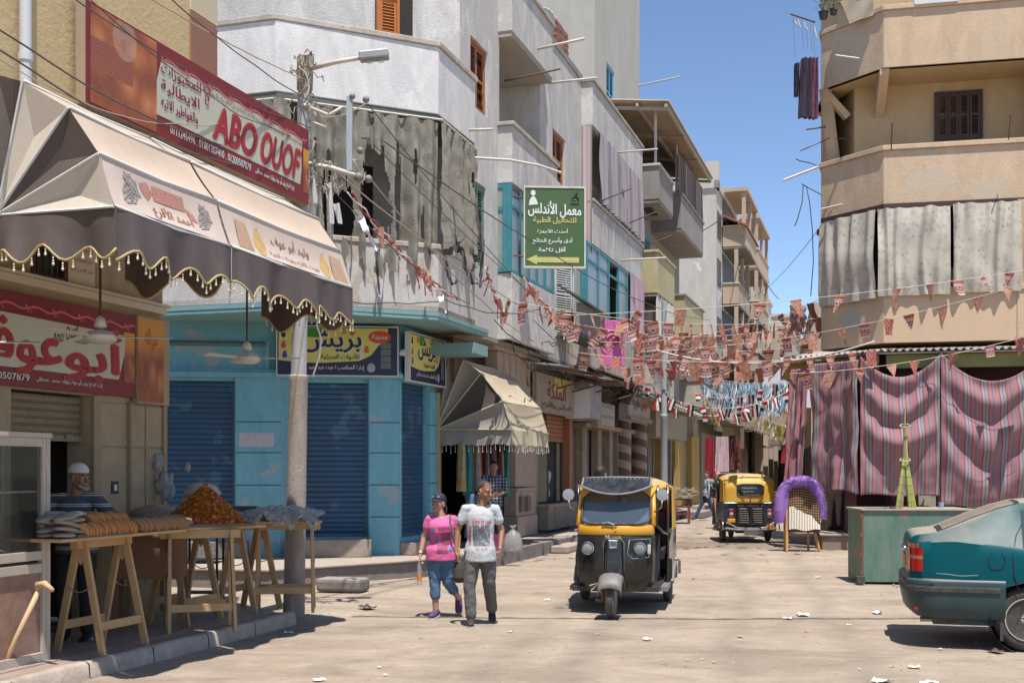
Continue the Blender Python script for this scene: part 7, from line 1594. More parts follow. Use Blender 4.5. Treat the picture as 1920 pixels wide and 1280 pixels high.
def head(m,T,f=0):
 """adds a head to body mesh m; T maps head space (face -y, origin at chin/neck joint) """
 T4=lambda*p:T@Vector(p)
 rg=[]
 for z,x_,yf,yb in((-.005,.020,-.060,-.01),(.0,.036,-.076,.02),(.012,.046,-.083,.045),(.035,.056,-.084,.065),(.06,.063,-.082,.080),(.09,.069,-.081,.092),(.12,.073,-.082,.100),(.15,.074,-.083,.103),(.18,.070,-.078,.098),(.205,.058,-.062,.082),(.222,.038,-.038,.058),(.230,.012,-.010,.03)):
  yc=(yf+yb)/2;ry=(yb-yf)/2;rg.append([T4(math.cos(a)*x_*(1 if math.sin(a)>0 else .97),yc+math.copysign(abs(math.sin(a))**.9,math.sin(a))*ry,z)for a in[2*math.pi*k/22 for k in range(22)]])
 m.rings(rg)
 m.tube([T4(0,-.078,.118),T4(0,-.094,.085),T4(0,-.106,.070),T4(0,-.088,.058)],[.009,.012,.016,.008],8);
 for s in(-1,1):
  m.ball(T4(s*.012,-.092,.066),.010,n=8,m=6);m.tube([T4(s*.055,-.066,.128),T4(s*.03,-.084,.130),T4(s*.010,-.086,.125)],[.008,.011,.008],6)
  m.ball(T4(s*.042,-.062,.07),.020,n=8,m=6);q=[T4(s*(.071+.010*(k%2)),.008+.017*math.cos(k),.092+.03*math.sin(k))for k in[i*.63 for i in range(11)]];m.tube(q,.008,6)
  m.ball(T4(s*.073,.012,.092),.012,n=8,m=6)
 m.tube([T4(-.024,-.080,.035),T4(0,-.090,.038),T4(.024,-.080,.035)],[.006,.009,.006],6);m.tube([T4(-.02,-.079,.025),T4(0,-.088,.024),T4(.02,-.079,.025)],[.006,.010,.006],6);m.ball(T4(0,-.074,.004),.02,.018,.016,8,6)
def face_bits(T,body,lip=LIP,brow=HAIR):
 for s in(-1,1):
  e=MB().ball((0,0,0),.0125,.010,.009,10,8).build('eye',EYE,body,smooth=True);e.matrix_local=T@Matrix.Translation((s*.031,-.0775,.106));MB().ball((0,-.007,0),.0058,.004,.0058,8,6).build('iris',IRIS,e)if False else None
  MB().ball((0,0,0),.0062,.005,.0062,8,6).build('pupil',IRIS,body).matrix_local=T@Matrix.Translation((s*.031,-.0865,.106))
  MB().tube([(s*.052,-.080,.126),(s*.032,-.094,.132),(s*.013,-.092,.127)],[.003,.0045,.0035],5).build('eyebrow',brow,body).matrix_local=T
 MB().tube([(-.023,-.0865,.0305),(-.008,-.097,.033),(0,-.0975,.032),(.008,-.097,.033),(.023,-.0865,.0305)],[.003,.0055,.006,.0055,.003],6).build('mouth',lip,body).matrix_local=T
def haircap(T,parent,mat,thick=.008,zmin=.12,front=.155,name='hair',seed=0):
 m=MB();rg=[]
 for z,x_,yf,yb in((.05,.062,.02,.094),(.08,.0705,.005,.100),(.11,.0755,-.01,.108),(.14,.0775,-.045,.112),(.165,.0765,-.075,.112),(.19,.070,-.074,.103),(.212,.054,-.056,.080),(.230,.030,-.03,.052),(.238,.008,.0,.022)):
  if z<zmin-.1:continue
  yc=(yf+yb)/2;ry=(yb-yf)/2;rg.append([T@Vector((math.cos(a)*(x_+thick),yc+math.sin(a)*(ry+thick*.6),z+thick*.5))for a in[2*math.pi*k/24 for k in range(24)]])
 m.rings(rg);return organic(m,name,mat,parent,.006,2)
def TH(x,y,z,yaw,pitch=0,s=1,roll=0):return Matrix.Translation((x,y,z))@Matrix.Rotation(R(yaw),4,'Z')@Matrix.Rotation(R(roll),4,'Y')@Matrix.Rotation(R(pitch),4,'X')@Matrix.Scale(s,4)
def person(label,m4,J,skin,top,bottom,shoe,sleeve=.55,hemz=None,pant_end=.1,bulk=1.0,w_=1.0,vox=.0065,topname='shirt',female=False,curl=.7,haircol=None,hat=None,palm=None,solefn=None,hips=1.0,group=None,seat=False,pstr=None):
 t=thing('person',label,'person',m4,group);b=MB();HT=J['head']
 sh=(Vector(J['sl'])+Vector(J['sr']))/2;cy=sh.y;hz=J['hip'][2];hx,hy=J['hip'][0],J['hip'][1];top_z=sh.z
 def torso(m,e,z0=None,hem=0):
  T_=[(0,.155,.105),(.12,.145,.098),(.28,.138 if female else .142,.095),(.45,.136 if female else .145,.098),(.62,.150,.110 if not female else .118),(.78,.158,.112 if not female else .125),(.88,.155,.102),(.95,.132,.086),(.99,.100,.072),(1.03,.066,.058)]
  rows=[]
  for f,rx,ry in T_:
   z=hz-.02+(top_z+.015-hz+.02)*f;x=hx+(sh.x-hx)*f;y=hy+(cy-hy)*f;k=hips if f<.2 else 1;
   rows.append((x,y-(.02 if female and .5<f<.9 else 0),z,rx*w_*k+e*(1.25 if f<.7 else .8),ry*bulk*k+e*(1.25 if f<.7 else .8)))
  if z0 is not None:rows=[(hx,hy,z0+.14*i_,(.172-.004*i_)*w_*hips+hem,(.135-.004*i_)*bulk*hips+hem)for i_ in(0,.2,.6,1)]+[r for r in rows if r[2]>z0+.19]
  stack(m,rows)
 torso(b,0);neck=HT@Vector((0,.015,.03));limb(b,[(sh.x,cy+.005,sh.z-.02),tuple(neck)],[.062,.055]);head(b,HT)
 for k in 'lr':
  limb(b,[J['s'+k],J['e'+k],J['w'+k]],[.042*bulk,.036*bulk,.024*bulk]);d=Vector(J['w'+k])-Vector(J['e'+k]);hd=Vector(J.get('h'+k,tuple(d)));hand(b,J['w'+k],hd,-1 if k=='l' else 1,J.get('c'+k,curl),1.0 if not female else .92,palm=J.get('p'+k))
  limb(b,[(hx+(-.085 if k=='l' else .085)*w_,hy,hz),J['k'+k],J['a'+k]],[.088*bulk,.052*bulk,.036])
 body=organic(b,'body',skin,t,vox,2);face_bits(HT,body)
 # shirt
 s=MB();torso(s,.012,hemz if hemz else hz-.05,.018)
 for k in 'lr':
  S_,E_,W_=Vector(J['s'+k]),Vector(J['e'+k]),Vector(J['w'+k]);end=S_.lerp(E_,sleeve)if sleeve<=1 else E_.lerp(W_,sleeve-1)
  inner=Vector((sh.x,cy,sh.z-.02)).lerp(S_,.5)
  if sleeve<=1:S2=S_+Vector((0,0,-.002));limb(s,[tuple(inner+Vector((0,0,.012))),tuple(S2),tuple(end)],[.060,.060*bulk,.062*bulk])
  else:limb(s,[tuple(inner),tuple(S_),tuple(E_),tuple(end)],[.070,.066*bulk,.052*bulk,.042*bulk])
 so2=organic(s,topname,top,t,.009,3)
 d=so2.modifiers.new('d','DISPLACE');tx=bpy.data.textures.get('wrinkle')or bpy.data.textures.new('wrinkle','CLOUDS');tx.noise_scale=.09;d.texture=tx;d.strength=.017;d.mid_level=.5
 if bottom:
  s=MB()
  stack(s,[(hx,hy,hz-.14,.13*w_*hips,.11*bulk*hips),(hx,hy,hz-.08,.168*w_*hips,.118*bulk*hips),(hx,hy,hz+.02,.163*w_*hips,.114*bulk),(hx,hy,hz+.08,.155*w_,.110*bulk)])
  for k in 'lr':
   K_,A_=Vector(J['k'+k]),Vector(J['a'+k]);L0=Vector((hx+(-.083 if k=='l' else .083)*w_,hy,hz-.01));mid=L0.lerp(K_,.5);e=K_.lerp(A_,pant_end)
   pw=pstr or(.100,.088,.068,.062);limb(s,[tuple(L0),tuple(mid),tuple(K_),tuple(e)],[pw[0]*bulk,pw[1]*bulk,pw[2]*bulk,pw[3]])
  tr_=organic(s,'trousers',bottom,t,.009,2);d=tr_.modifiers.new('d','DISPLACE');tx2=bpy.data.textures.get('wrinkle2')or bpy.data.textures.new('wrinkle2','CLOUDS');tx2.noise_scale=.07;d.texture=tx2;d.strength=.022;d.mid_level=.5
 for k in 'lr':
  A_=Vector(J['a'+k]);td=Vector(J.get('t'+k,(0,-1,-.25))).normalized();up=Vector((0,0,1));sd=td.cross(up).normalized();up=sd.cross(td);q=MB();base=A_-up*.055
  rg=[[base+td*a_+sd*math.cos(c)*ww+up*(math.sin(c)*hh+hh*.6)for c in[2*math.pi*i/14 for i in range(14)]]for a_,ww,hh in((-.065,.025,.025),(-.05,.038,.040),(0,.042,.045),(.05,.044,.034),(.11,.048,.026),(.155,.042,.020),(.178,.022,.012))]
  q.rings(rg);fo=organic(q,'shoe',shoe,t,.007,2);q=MB();q.rings([[base+td*a_+sd*math.cos(c)*ww+up*(h_)for c in[0,math.pi]]for a_,ww,h_ in()]or[[base+td*a_*1.02+sd*s_*ww+up*zz for s_,zz in((-1,-.032),(1,-.032),(1,-.014),(-1,-.014))]for a_,ww in((-.068,.026),(-.03,.042),(.04,.045),(.11,.049),(.16,.040),(.182,.018))]);q.build('sole',M('shoe_sole',(.5,.47,.43),.7,.1,9),fo,smooth='auto')
 return t,body,so2,HT
def wrap(o,tgt,off_=.004,axis='NEG_Y'):
 s=o.modifiers.new('w','SHRINKWRAP');s.target=tgt;s.wrap_method='PROJECT';s.use_project_y=True;s.use_negative_direction=True;s.use_positive_direction=True;s.offset=off_;return o
 # ---- man in the white T-shirt
TEE=M('white_jersey',(.48,.49,.50),.85,.06,6,(.36,.37,.40),.35,False,.5,28,obj=True);JEANG=M('grey_jeans',(.115,.11,.105),.9,.15,9,(.07,.07,.07),.4,False,.6,40,obj=True);SHK=M('black_red_shoe',(.03,.025,.025),.6,.3,25,(.35,.05,.04),.12,obj=True)
Hm=TH(.045,-.01,1.462,48,8,.98)
J=dict(hip=(0,0,.86),sl=(-.172,0,1.355),sr=(.178,0,1.355),el=(-.265,.02,1.10),wl=(-.285,-.05,.86),er=(.255,.03,1.10),wr=(.235,-.09,.89),hl=(.1,-.1,-1),hr=(.05,-.25,-1),cl=.5,cr=.9,kl=(-.125,-.06,.46),al=(-.105,-.10,.09),kr=(.105,.03,.46),ar=(.135,.26,.13),tl=(.0,-1,-.12),tr=(.05,-.85,-.5),head=Hm)
pm_,bd_,shirt,HT=person('man in a white printed T-shirt and grey jeans walking with his head turned',TR(-.375,13.85,.0),J,SKIN,TEE,JEANG,SHK,sleeve=.52,hemz=.74,pant_end=.93,bulk=1.0,pstr=(.105,.094,.076,.066))
haircap(HT,pm_,M('cropped_hair',(.05,.034,.027),.8,.3,60,obj=True),-.001,.15)
MB().tube([(-.045,-.052,.02),(-.03,-.078,.002),(0,-.090,-.004),(.03,-.078,.002),(.045,-.052,.02)],[.008,.010,.012,.010,.008],6).build('beard_stubble',M('stubble',(.10,.055,.04),.9,.3,40),pm_).matrix_local=HT
def shirt_print(x0,x1,z0,z1,y,mat,name,tgt,par,nu=14,off_=.004):
 o=MB().grid(lambda u,v:(x0+(x1-x0)*u,y,z1-(z1-z0)*v),nu,nu).build(name,mat,par,smooth=True);return wrap(o,tgt,off_)
def photoprint(name,c1,c2,sc,c3=None):
 def fn(t,u,v,uv,pos):
  r=ramp(t,[(.30,c1),(.5,mul(c1,.6)),(.62,c2),(.72,c1)]);t.links.new(noise_(t,mapping(t,uv,(1,.5,1)),sc,6,.7,1.5),r.inputs[0]);return r.outputs[0]
 return uvmat(name,fn,.8,0)
shirt_print(-.085,.115,.93,1.17,-.35,photoprint('grey_figure_print',(.17,.18,.20),(.5,.5,.52),4),'chest_print',shirt,pm_)
TXR=M('red_shirt_print',(.5,.03,.05),.7)
o=lettering('BODY OF LINE',-.09,.13,1.185,1.225,TXR,pm_,y=-.35,bold=.04);wrap(o,shirt,.005)
o=lettering('BODY LINE 1987',-.05,.09,.88,.91,TXR,pm_,y=-.35);wrap(o,shirt,.005)
o=lettering('ATHLETIC',-.13,-.10,.94,1.16,TXR,pm_,y=-.35);wrap(o,shirt,.005)if o else None
MB().lathe([(.030,-.012),(.034,-.006),(.034,.006),(.030,.012)],16,Matrix.Translation(J['wr'])@Matrix.Translation((0,0,.01)),False).build('watch_strap',DCHR,pm_);MB().ball((.238,-.122,.90),.016,.008,.016).build('watch_face',CHR,pm_)
# ---- woman in pink
PNK=M('pink_jersey',(.60,.125,.30),.85,.07,7,(.5,.07,.2),.3,False,.5,28,obj=True);JEAN=M('blue_denim',(.055,.125,.22),.9,.15,7,(.13,.22,.33),.35,False,.4,50,obj=True);PUR=M('purple_canvas_shoe',(.09,.04,.13),.8,.15,12)
Hw=TH(-.045,-.01,1.305,-32,-4,.94)
J=dict(hip=(0,0,.79),sl=(-.150,0,1.20),sr=(.142,0,1.20),el=(-.225,.03,.98),wl=(-.265,-.05,.76),er=(.20,.04,.99),wr=(.20,-.04,.79),hl=(-.03,-.15,-1),hr=(.0,-.2,-1),cl=1.15,cr=.9,pl=(-1,0,0),kl=(-.085,-.02,.43),al=(-.075,-.02,.085),kr=(.075,.0,.43),ar=(.20,.25,.20),tl=(-.35,-1,-.1),tr=(.05,-.5,-.85),head=Hw)
pw_,bd_,shirtw,HT=person('woman in a pink printed T-shirt and dark cap carrying a bottle',TR(-.87,14.55,.0),J,SKIN_L,PNK,JEAN,PUR,sleeve=.42,hemz=.70,pant_end=.50,bulk=1.02,w_=1.0,female=True,hips=1.08,pstr=(.108,.095,.070,.066))
haircap(HT,pw_,HAIR,.009,.12);q=MB();limb(q,[tuple(HT@Vector((.0,.09,.12))),tuple(HT@Vector((.03,.12,.04))),tuple(HT@Vector((.05,.10,-.05)))],[.035,.03,.012]);organic(q,'ponytail',HAIR,pw_,.008,2)
CAP=M('navy_cap',(.02,.022,.04),.8,.15,12);q=MB();q.rings([[HT@Vector((math.cos(a)*x_,.012+math.sin(a)*y_,z))for a in[2*math.pi*k/22 for k in range(22)]]for z,x_,y_ in((.138,.084,.103),(.165,.085,.104),(.2,.078,.094),(.228,.056,.068),(.242,.025,.03))]);q.build('cap',CAP,pw_,smooth='auto')
q=MB();q.rings([[HT@Vector((x,-.075-.085*(1-(x/.075)**2)*e,.150-.02*e-2.2*x*x))for x in[-.075+.15*i/12 for i in range(13)]]for e in(0,.35,.7,1)],False,False);o=q.build('cap_peak',CAP,pw_,smooth=True);mo=o.modifiers.new('s','SOLIDIFY');mo.thickness=.005
for x,c in((-.035,(.25,.4,.5)),(.0,(.6,.6,.6)),(.05,(.55,.5,.5))):MB().ball((x,-.078,.185),.014,.006,.011,8,6).build('cap_badge',M('badge_%d'%int(x*1000+50),c,.5),pw_).matrix_local=HT
o=lettering('&LOVE',-.03,.10,1.075,1.125,M('maroon_print',(.24,.01,.05)),pw_,y=-.35,slant=.15);wrap(o,shirtw,.005)
shirt_print(.0,.11,.90,1.05,-.35,photoprint('rose_print',(.50,.10,.22),(.06,.05,.05),7),'rose_print',shirtw,pw_);shirt_print(-.05,.08,.80,.90,-.35,photoprint('rose_print',(.5,.1,.22),(.06,.05,.05),7),'rose_print',shirtw,pw_)
for(x,z)in((-.10,1.06),(-.055,.95),(.12,.85)):o=MB().grid(lambda u,v:(x+(u-.5)*.05*(1-.6*v),-.35,z+(v-.5)*.05+.03*abs(u-.5)),4,4).build('butterfly_print',M('cyan_print',(.03,.22,.45),.7),pw_);wrap(o,shirtw,.005)
ST_=M('grey_bag_strap',(.10,.09,.085),.8);q=MB();q.tube([(.10,.06,1.245),(.105,-.02,1.26),(.11,-.105,1.17),(.15,-.14,1.0),(.19,-.10,.80)],.013,6)
bg_=thing('shoulder_bag','dark grey shoulder bag hanging on the woman\'s side','bag',TR(-.87,14.55,0));q.build('strap',ST_,bg_,smooth=True);q=MB();stack(q,[(.215,.0,.42,.05,.05),(.21,.0,.48,.09,.09),(.21,.0,.6,.085,.08),(.2,-.0,.72,.05,.05),(.19,0,.78,.02,.03)]);organic(q,'bag_body',M('olive_bag',(.055,.05,.035),.8,.2,8),bg_,.009,2)
bt=thing('bottle','plastic bottle with orange label held in the woman\'s hand','bottle',TR(-.87-.272,14.55-.075,.0));MB().lathe([(.0,.395),(.030,.397),(.032,.41),(.031,.58),(.028,.62),(.014,.68),(.013,.71)],16).build('bottle_body',glass('bottle_plastic',(.55,.5,.5),.35,.1,.2),bt,smooth='auto');MB().lathe([(.0325,.45),(.0325,.53)],16,None,False).build('bottle_label',M('orange_label',(.62,.20,.02),.5),bt);MB().lathe([(.016,.70),(.016,.722),(.0,.723)],12).build('bottle_cap',WPR,bt)
for k,p_ in(('l',(-.26,-.045,.79)),('r',(.20,-.03,.82))):
 for i in range(3):MB().lathe([(.027,-.004),(.030,0),(.027,.004)],14,Matrix.Translation((p_[0],p_[1]+.005,p_[2]+i*.012)),False).build('bracelet',(M('red_bead',(.3,.03,.04),.4),WPR,CHR)[i],pw_)
 # ---- vendor
def polo(name,c1,c2,f=9.5):
 def fn(t,u,v,uv,pos):
  z=nn(t,'ShaderNodeSeparateXYZ');t.links.new(t.nodes.new('ShaderNodeTexCoord').outputs['Object'],z.inputs[0]);fr_=math_(t,'FRACT',math_(t,'MULTIPLY',z.outputs[2],f));r=ramp(t,[(0,c1),(.62,c2),(.72,c1),(.80,c2),(.9,c1)],'CONSTANT');t.links.new(fr_,r.inputs[0]);return r.outputs[0]
 return uvmat(name,fn,.9,.3,60)
Hv=TH(.05,-.02,1.50,62,0,1.06)
J=dict(hip=(0,.05,.92),sl=(-.21,0,1.40),sr=(.21,.0,1.40),el=(-.30,-.1,1.16),wl=(-.26,-.25,1.04),er=(.40,-.02,1.20),wr=(.36,-.2,1.04),hl=(.2,-1,-.3),hr=(-.2,-1,-.1),kl=(-.11,.0,.48),al=(-.11,.02,.09),kr=(.11,.0,.48),ar=(.11,.02,.09),head=Hv)
pv,bd_,sh_,HT=person('bread vendor in a striped polo shirt and white skullcap behind his trestle tables',TR(-4.30,11.55,.13),J,SKIN,polo('striped_polo',(.06,.07,.09),(.45,.45,.42)),M('black_trousers',(.02,.02,.022),.9,.1,6,obj=True),M('black_sandal',(.02,.015,.012),.6),sleeve=.75,pant_end=.95,bulk=1.08,w_=1.1)
q=MB();q.rings([[HT@Vector((math.cos(a)*x_,.012+math.sin(a)*y_,z))for a in[2*math.pi*k/22 for k in range(22)]]for z,x_,y_ in((.150,.082,.101),(.18,.082,.100),(.21,.070,.086),(.236,.045,.055),(.246,.01,.015))]);q.build('skullcap',M('knitted_white_cap',(.6,.58,.54),.9,.06,30,None,0,False,.6,150),pv,smooth='auto')
MB().tube([(-.05,-.045,.03),(-.032,-.078,.008),(0,-.092,.0),(.032,-.078,.008),(.05,-.045,.03)],[.012,.014,.016,.014,.012],7).build('grey_beard',M('grey_beard',(.32,.29,.26),.9,.2,50),pv).matrix_local=HT;MB().tube([(-.025,-.088,.048),(0,-.100,.052),(.025,-.088,.048)],.006,6).build('moustache',MATS['grey_beard'],pv).matrix_local=HT
# ---- shopkeeper in plaid
def plaid(name,c1,c2):
 def fn(t,u,v,uv,pos):
  z=nn(t,'ShaderNodeSeparateXYZ');t.links.new(t.nodes.new('ShaderNodeTexCoord').outputs['Object'],z.inputs[0]);a=math_(t,'LESS_THAN',math_(t,'FRACT',math_(t,'MULTIPLY',z.outputs[2],16)),.25);b=math_(t,'LESS_THAN',math_(t,'FRACT',math_(t,'MULTIPLY',z.outputs[0],16)),.25);return mixc(t,math_(t,'MULTIPLY',math_(t,'ADD',a,b),.5),c1,c2)
 return uvmat(name,fn,.9,.2,60)
Hp=TH(0,-.01,1.50,8,6,1.0)
J=dict(hip=(0,0,.9),sl=(-.19,0,1.40),sr=(.19,0,1.40),el=(-.26,-.03,1.15),wl=(-.10,-.2,1.06),er=(.26,-.03,1.15),wr=(.12,-.2,1.08),hl=(1,-.3,0),hr=(-1,-.3,0),kl=(-.1,.0,.48),al=(-.1,.02,.09),kr=(.1,.0,.48),ar=(.1,.02,.09),head=Hp)
pp_,bd_,sh_,HT=person('shopkeeper in a dark plaid shirt standing under the sandy awning',TR(-.36,22.75,.26),J,SKIN,plaid('dark_plaid',(.025,.03,.06),(.38,.38,.42)),M('navy_trousers',(.02,.03,.06),.9,.1,6,obj=True),M('black_sandal',(.02,.015,.012)),sleeve=.8,pant_end=.95,vox=.009);haircap(HT,pp_,HAIR,.004,.13)
# ---- driver seated in the near tuk-tuk
Hd=TH(0,-.08,1.30,-6,5,.98)
J=dict(hip=(0,0,.76),sl=(-.18,0,1.20),sr=(.18,0,1.20),el=(-.25,-.18,.98),wl=(-.2,-.40,1.03),er=(.25,-.18,.98),wr=(.2,-.40,1.03),hl=(0,-1,.1),hr=(0,-1,.1),kl=(-.15,-.30,.62),al=(-.15,-.32,.36),kr=(.15,-.30,.62),ar=(.15,-.32,.36),head=Hd)
pd_,b_,s_,HT=person('driver seated behind the windshield of the near tuk-tuk',near.matrix_world@TR(0,-.72,0),J,SKIN,M('dark_blue_shirt',(.03,.035,.07),.9,.1,6,obj=True),M('black_trousers',(.02,.02,.022)),M('black_sandal',(.02,.015,.012)),sleeve=.6,pant_end=.9,vox=.009);haircap(HT,pd_,HAIR,.006,.13)
# ---- man behind the tuk-tuk: only his hair shows over the visor
J0=dict(hip=(0,0,.92),sl=(-.19,0,1.42),sr=(.19,0,1.42),el=(-.24,.0,1.15),wl=(-.25,-.05,.9),er=(.24,.0,1.15),wr=(.25,-.05,.9),kl=(-.1,-.1,.48),al=(-.1,-.15,.09),kr=(.1,.1,.48),ar=(.1,.25,.12),head=TH(0,-.01,1.53,150,0,1.05))
def passer(label,x,y,yaw,s,top,bot,skin=SKIN,hair=HAIR,sleeve=1.6,z=0,robe=False,group='passers by far up the street',JJ=None,fem=False):
 J=dict(JJ or J0);t,b,sh_,HT=person(label,TR(x,y,z,yaw,s),J,skin,top,bot,M('black_sandal',(.02,.015,.012)),sleeve=sleeve,hemz=.12 if robe else None,pant_end=.9,vox=.012,female=fem,group=group);haircap(HT,t,hair,.010 if hair is not HAIR else .006,.1);return t
px=P(1133,880,18.2);passer('dark haired person walking behind the near tuk-tuk, only the hair showing',px.x,18.9,0,1.06,M('maroon_shirt',(.15,.03,.03),.9),M('black_trousers',(.02,.02,.022)),group=None)
J1=dict(J0);J1.update(kl=(-.1,-.22,.5),al=(-.1,-.40,.12),kr=(.1,.12,.46),ar=(.1,.36,.15),head=TH(0,-.01,1.53,0,0,1))
px=P(1326,945,42);passer('woman in a pale blue chequered shirt walking left past the garment shop',px.x,42,-80,1.0,M('pale_chequered_shirt',(.33,.42,.48),.9,.2,30),M('denim_dark',(.03,.05,.12),.9),SKIN_L,HAIR,JJ=J1)
px=P(1346,940,36.5);passer('woman in a long black robe with red patterned scarf beside the yellow tuk-tuk',px.x,36.5,20,.98,M('black_robe',(.012,.012,.014),.9,obj=True),None,SKIN_L,M('red_pattern_scarf',(.4,.04,.06),.9,.6,30,(.5,.4,.4),.5),robe=True)
px=P(1426,900,60);passer('small figure in a pale blue shirt far beyond the yellow tuk-tuk',px.x,60,30,1.0,M('pale_lilac_shirt',(.35,.38,.5),.9),M('black_trousers',(.02,.02,.022)))
q1=P(1565,960,28.4);passer('man in pale trousers standing behind the striped cloth, only his legs showing',q1.x,28.4,-10,1.03,M('khaki_shirt',(.3,.26,.2),.9),M('khaki_trousers',(.26,.22,.17),.9,.1,6),z=.35,group=None,JJ=dict(J0,kr=(.08,0,.48),ar=(.09,.02,.09),kl=(-.12,-.03,.48),al=(-.12,0,.09)))
# ================================================================ concrete pole with lamp and wire tangle
pl=thing('utility_pole','leaning concrete utility pole with street lamp and wire tangle by the bakery','pole',TR(-2.72,14.62,0))
CP=M('concrete_pole',(.40,.34,.285),.9,.12,3,(.2,.17,.15),.45,True,.7,30)
def lean(z):return .02*z
MB().lathe([(.135,-.05),(.128,.9),(.118,2.2),(.115,2.9),(.119,2.92),(.119,2.98),(.10,3.0)],24,Matrix.Rotation(R(1.2),4,'Y')).build('lower_shaft',CP,pl,smooth='auto')
MB().lathe([(.098,2.95),(.092,5),(.085,6.3),(.084,6.62)],20,Matrix.Rotation(R(1.2),4,'Y')).build('upper_shaft',GALV if False else M('pole_pipe',(.42,.42,.43),.6,.1,4,(.28,.25,.22),.4,True),pl,smooth='auto')
MB().lathe([(.10,6.55),(.105,6.95),(.0,6.96)],16,Matrix.Rotation(R(1.2),4,'Y')).build('pole_head',CP,pl,smooth='auto')
arm=MB().tube([(.15,-.05,6.78),(.55,-.1,6.86),(.9,-.15,6.90)],[.035,.03,.028],8).build('lamp_arm',PALEM,pl,smooth=True)
MB().box(-.0,.36,-.09,.09,-.05,.05,Matrix.Translation((.84,-.15,6.90))@Matrix.Rotation(R(-6),4,'Y')).build('lamp_head',M('aluminium_lamp',(.36,.36,.35),.45,.12,6,metal=.5),arm,bevel=.015)
q=MB();q.ball((.96,-.15,6.85),.05,.05,.03);q.ball((1.1,-.15,6.86),.05,.05,.03);q.build('lamp_glass',glass('lamp_glass',(.7,.7,.66),.6),arm,smooth=True)
q=MB();q.tube([(.1,-.1,5.62),(.5,-.12,5.54),(.85,-.15,5.42)],.032,8);q.build('cross_arm',PALEM,pl,smooth=True);MB().tube([(.1,-.08,6.35),(.45,-.1,6.20),(.62,-.1,6.30)],.022,8).build('cross_arm',PALEM,pl,smooth=True);MB().tube([(.1,.0,6.2),(.42,-.1,6.05)],.016,6).build('cross_arm',PALEM,pl,smooth=True)
q=MB();q.box(.68,.75,-.16,-.10,5.5,6.42);q.build('hanging_channel',M('blue_grey_channel',(.34,.38,.42),.6,.1,4),pl)
q=MB();q.ball((.83,-.15,5.42),.06);q.ball((.95,-.15,5.40),.05);q.ball((.85,-.15,5.75),.045);q.ball((.75,-.15,6.42),.04);q.ball((.92,-.15,6.38),.045);q.box(.86,.97,-.2,-.1,5.9,6.03);q.build('insulator',M('grey_insulator',(.22,.21,.2),.6,.3,10),pl,smooth='auto',kind='stuff')
rnd=random.Random(11);q=MB()
for k in range(24):
 z=rnd.choice((6.85,6.85,6.7,6.5,6.3,5.6,5.6,5.5))+rnd.uniform(-.12,.12);x=lean(z)+rnd.uniform(-.1,.12)+(rnd.uniform(0,.7)if z<5.8 else 0);pts=[Vector((x,-.12,z))]
 for i in range(7):pts.append(pts[-1]+Vector((rnd.uniform(-.06,.07),rnd.uniform(-.05,.05),rnd.uniform(-.11,.06))))
 q.tube(pts,rnd.choice((.006,.008,.011)),4,False)
q.build('wire_tangle',M('bleached_wire',(.34,.30,.25),.8,.3,12),pl,smooth=True,kind='stuff')
for k,(x,z,l)in enumerate(((.45,5.35,.5),(.25,5.4,.3),(.55,5.1,.25))):
 MB().grid(lambda u,v:(x+(u-.5)*.09*(1-.4*v)+.05*v,-.15+.03*math.sin(u*5+v*4),z-l*v),5,10).build('rag',M('white_rag',(.55,.53,.5),.9,.1,6),pl,smooth=True)
 # grey steel pole further up
g2=thing('street_pole','slim grey steel street pole rising beside the iron cart','pole',TR(*P(1245,960,34).xy));MB().lathe([(.105,0),(.10,3.3),(.11,3.32),(.11,3.4),(.082,3.42),(.075,6.7)],20).build('shaft',M('pale_steel_pole',(.36,.40,.42),.55,.08,3,(.3,.3,.3),.3,True),g2,smooth='auto');MB().tube([(.09,0,4.3),(.11,-.05,4.2),(.06,-.11,4.1),(-.08,-.08,4.15)],.016,5).build('wire_tie',M('black_cable',(.03,.03,.03)),g2)
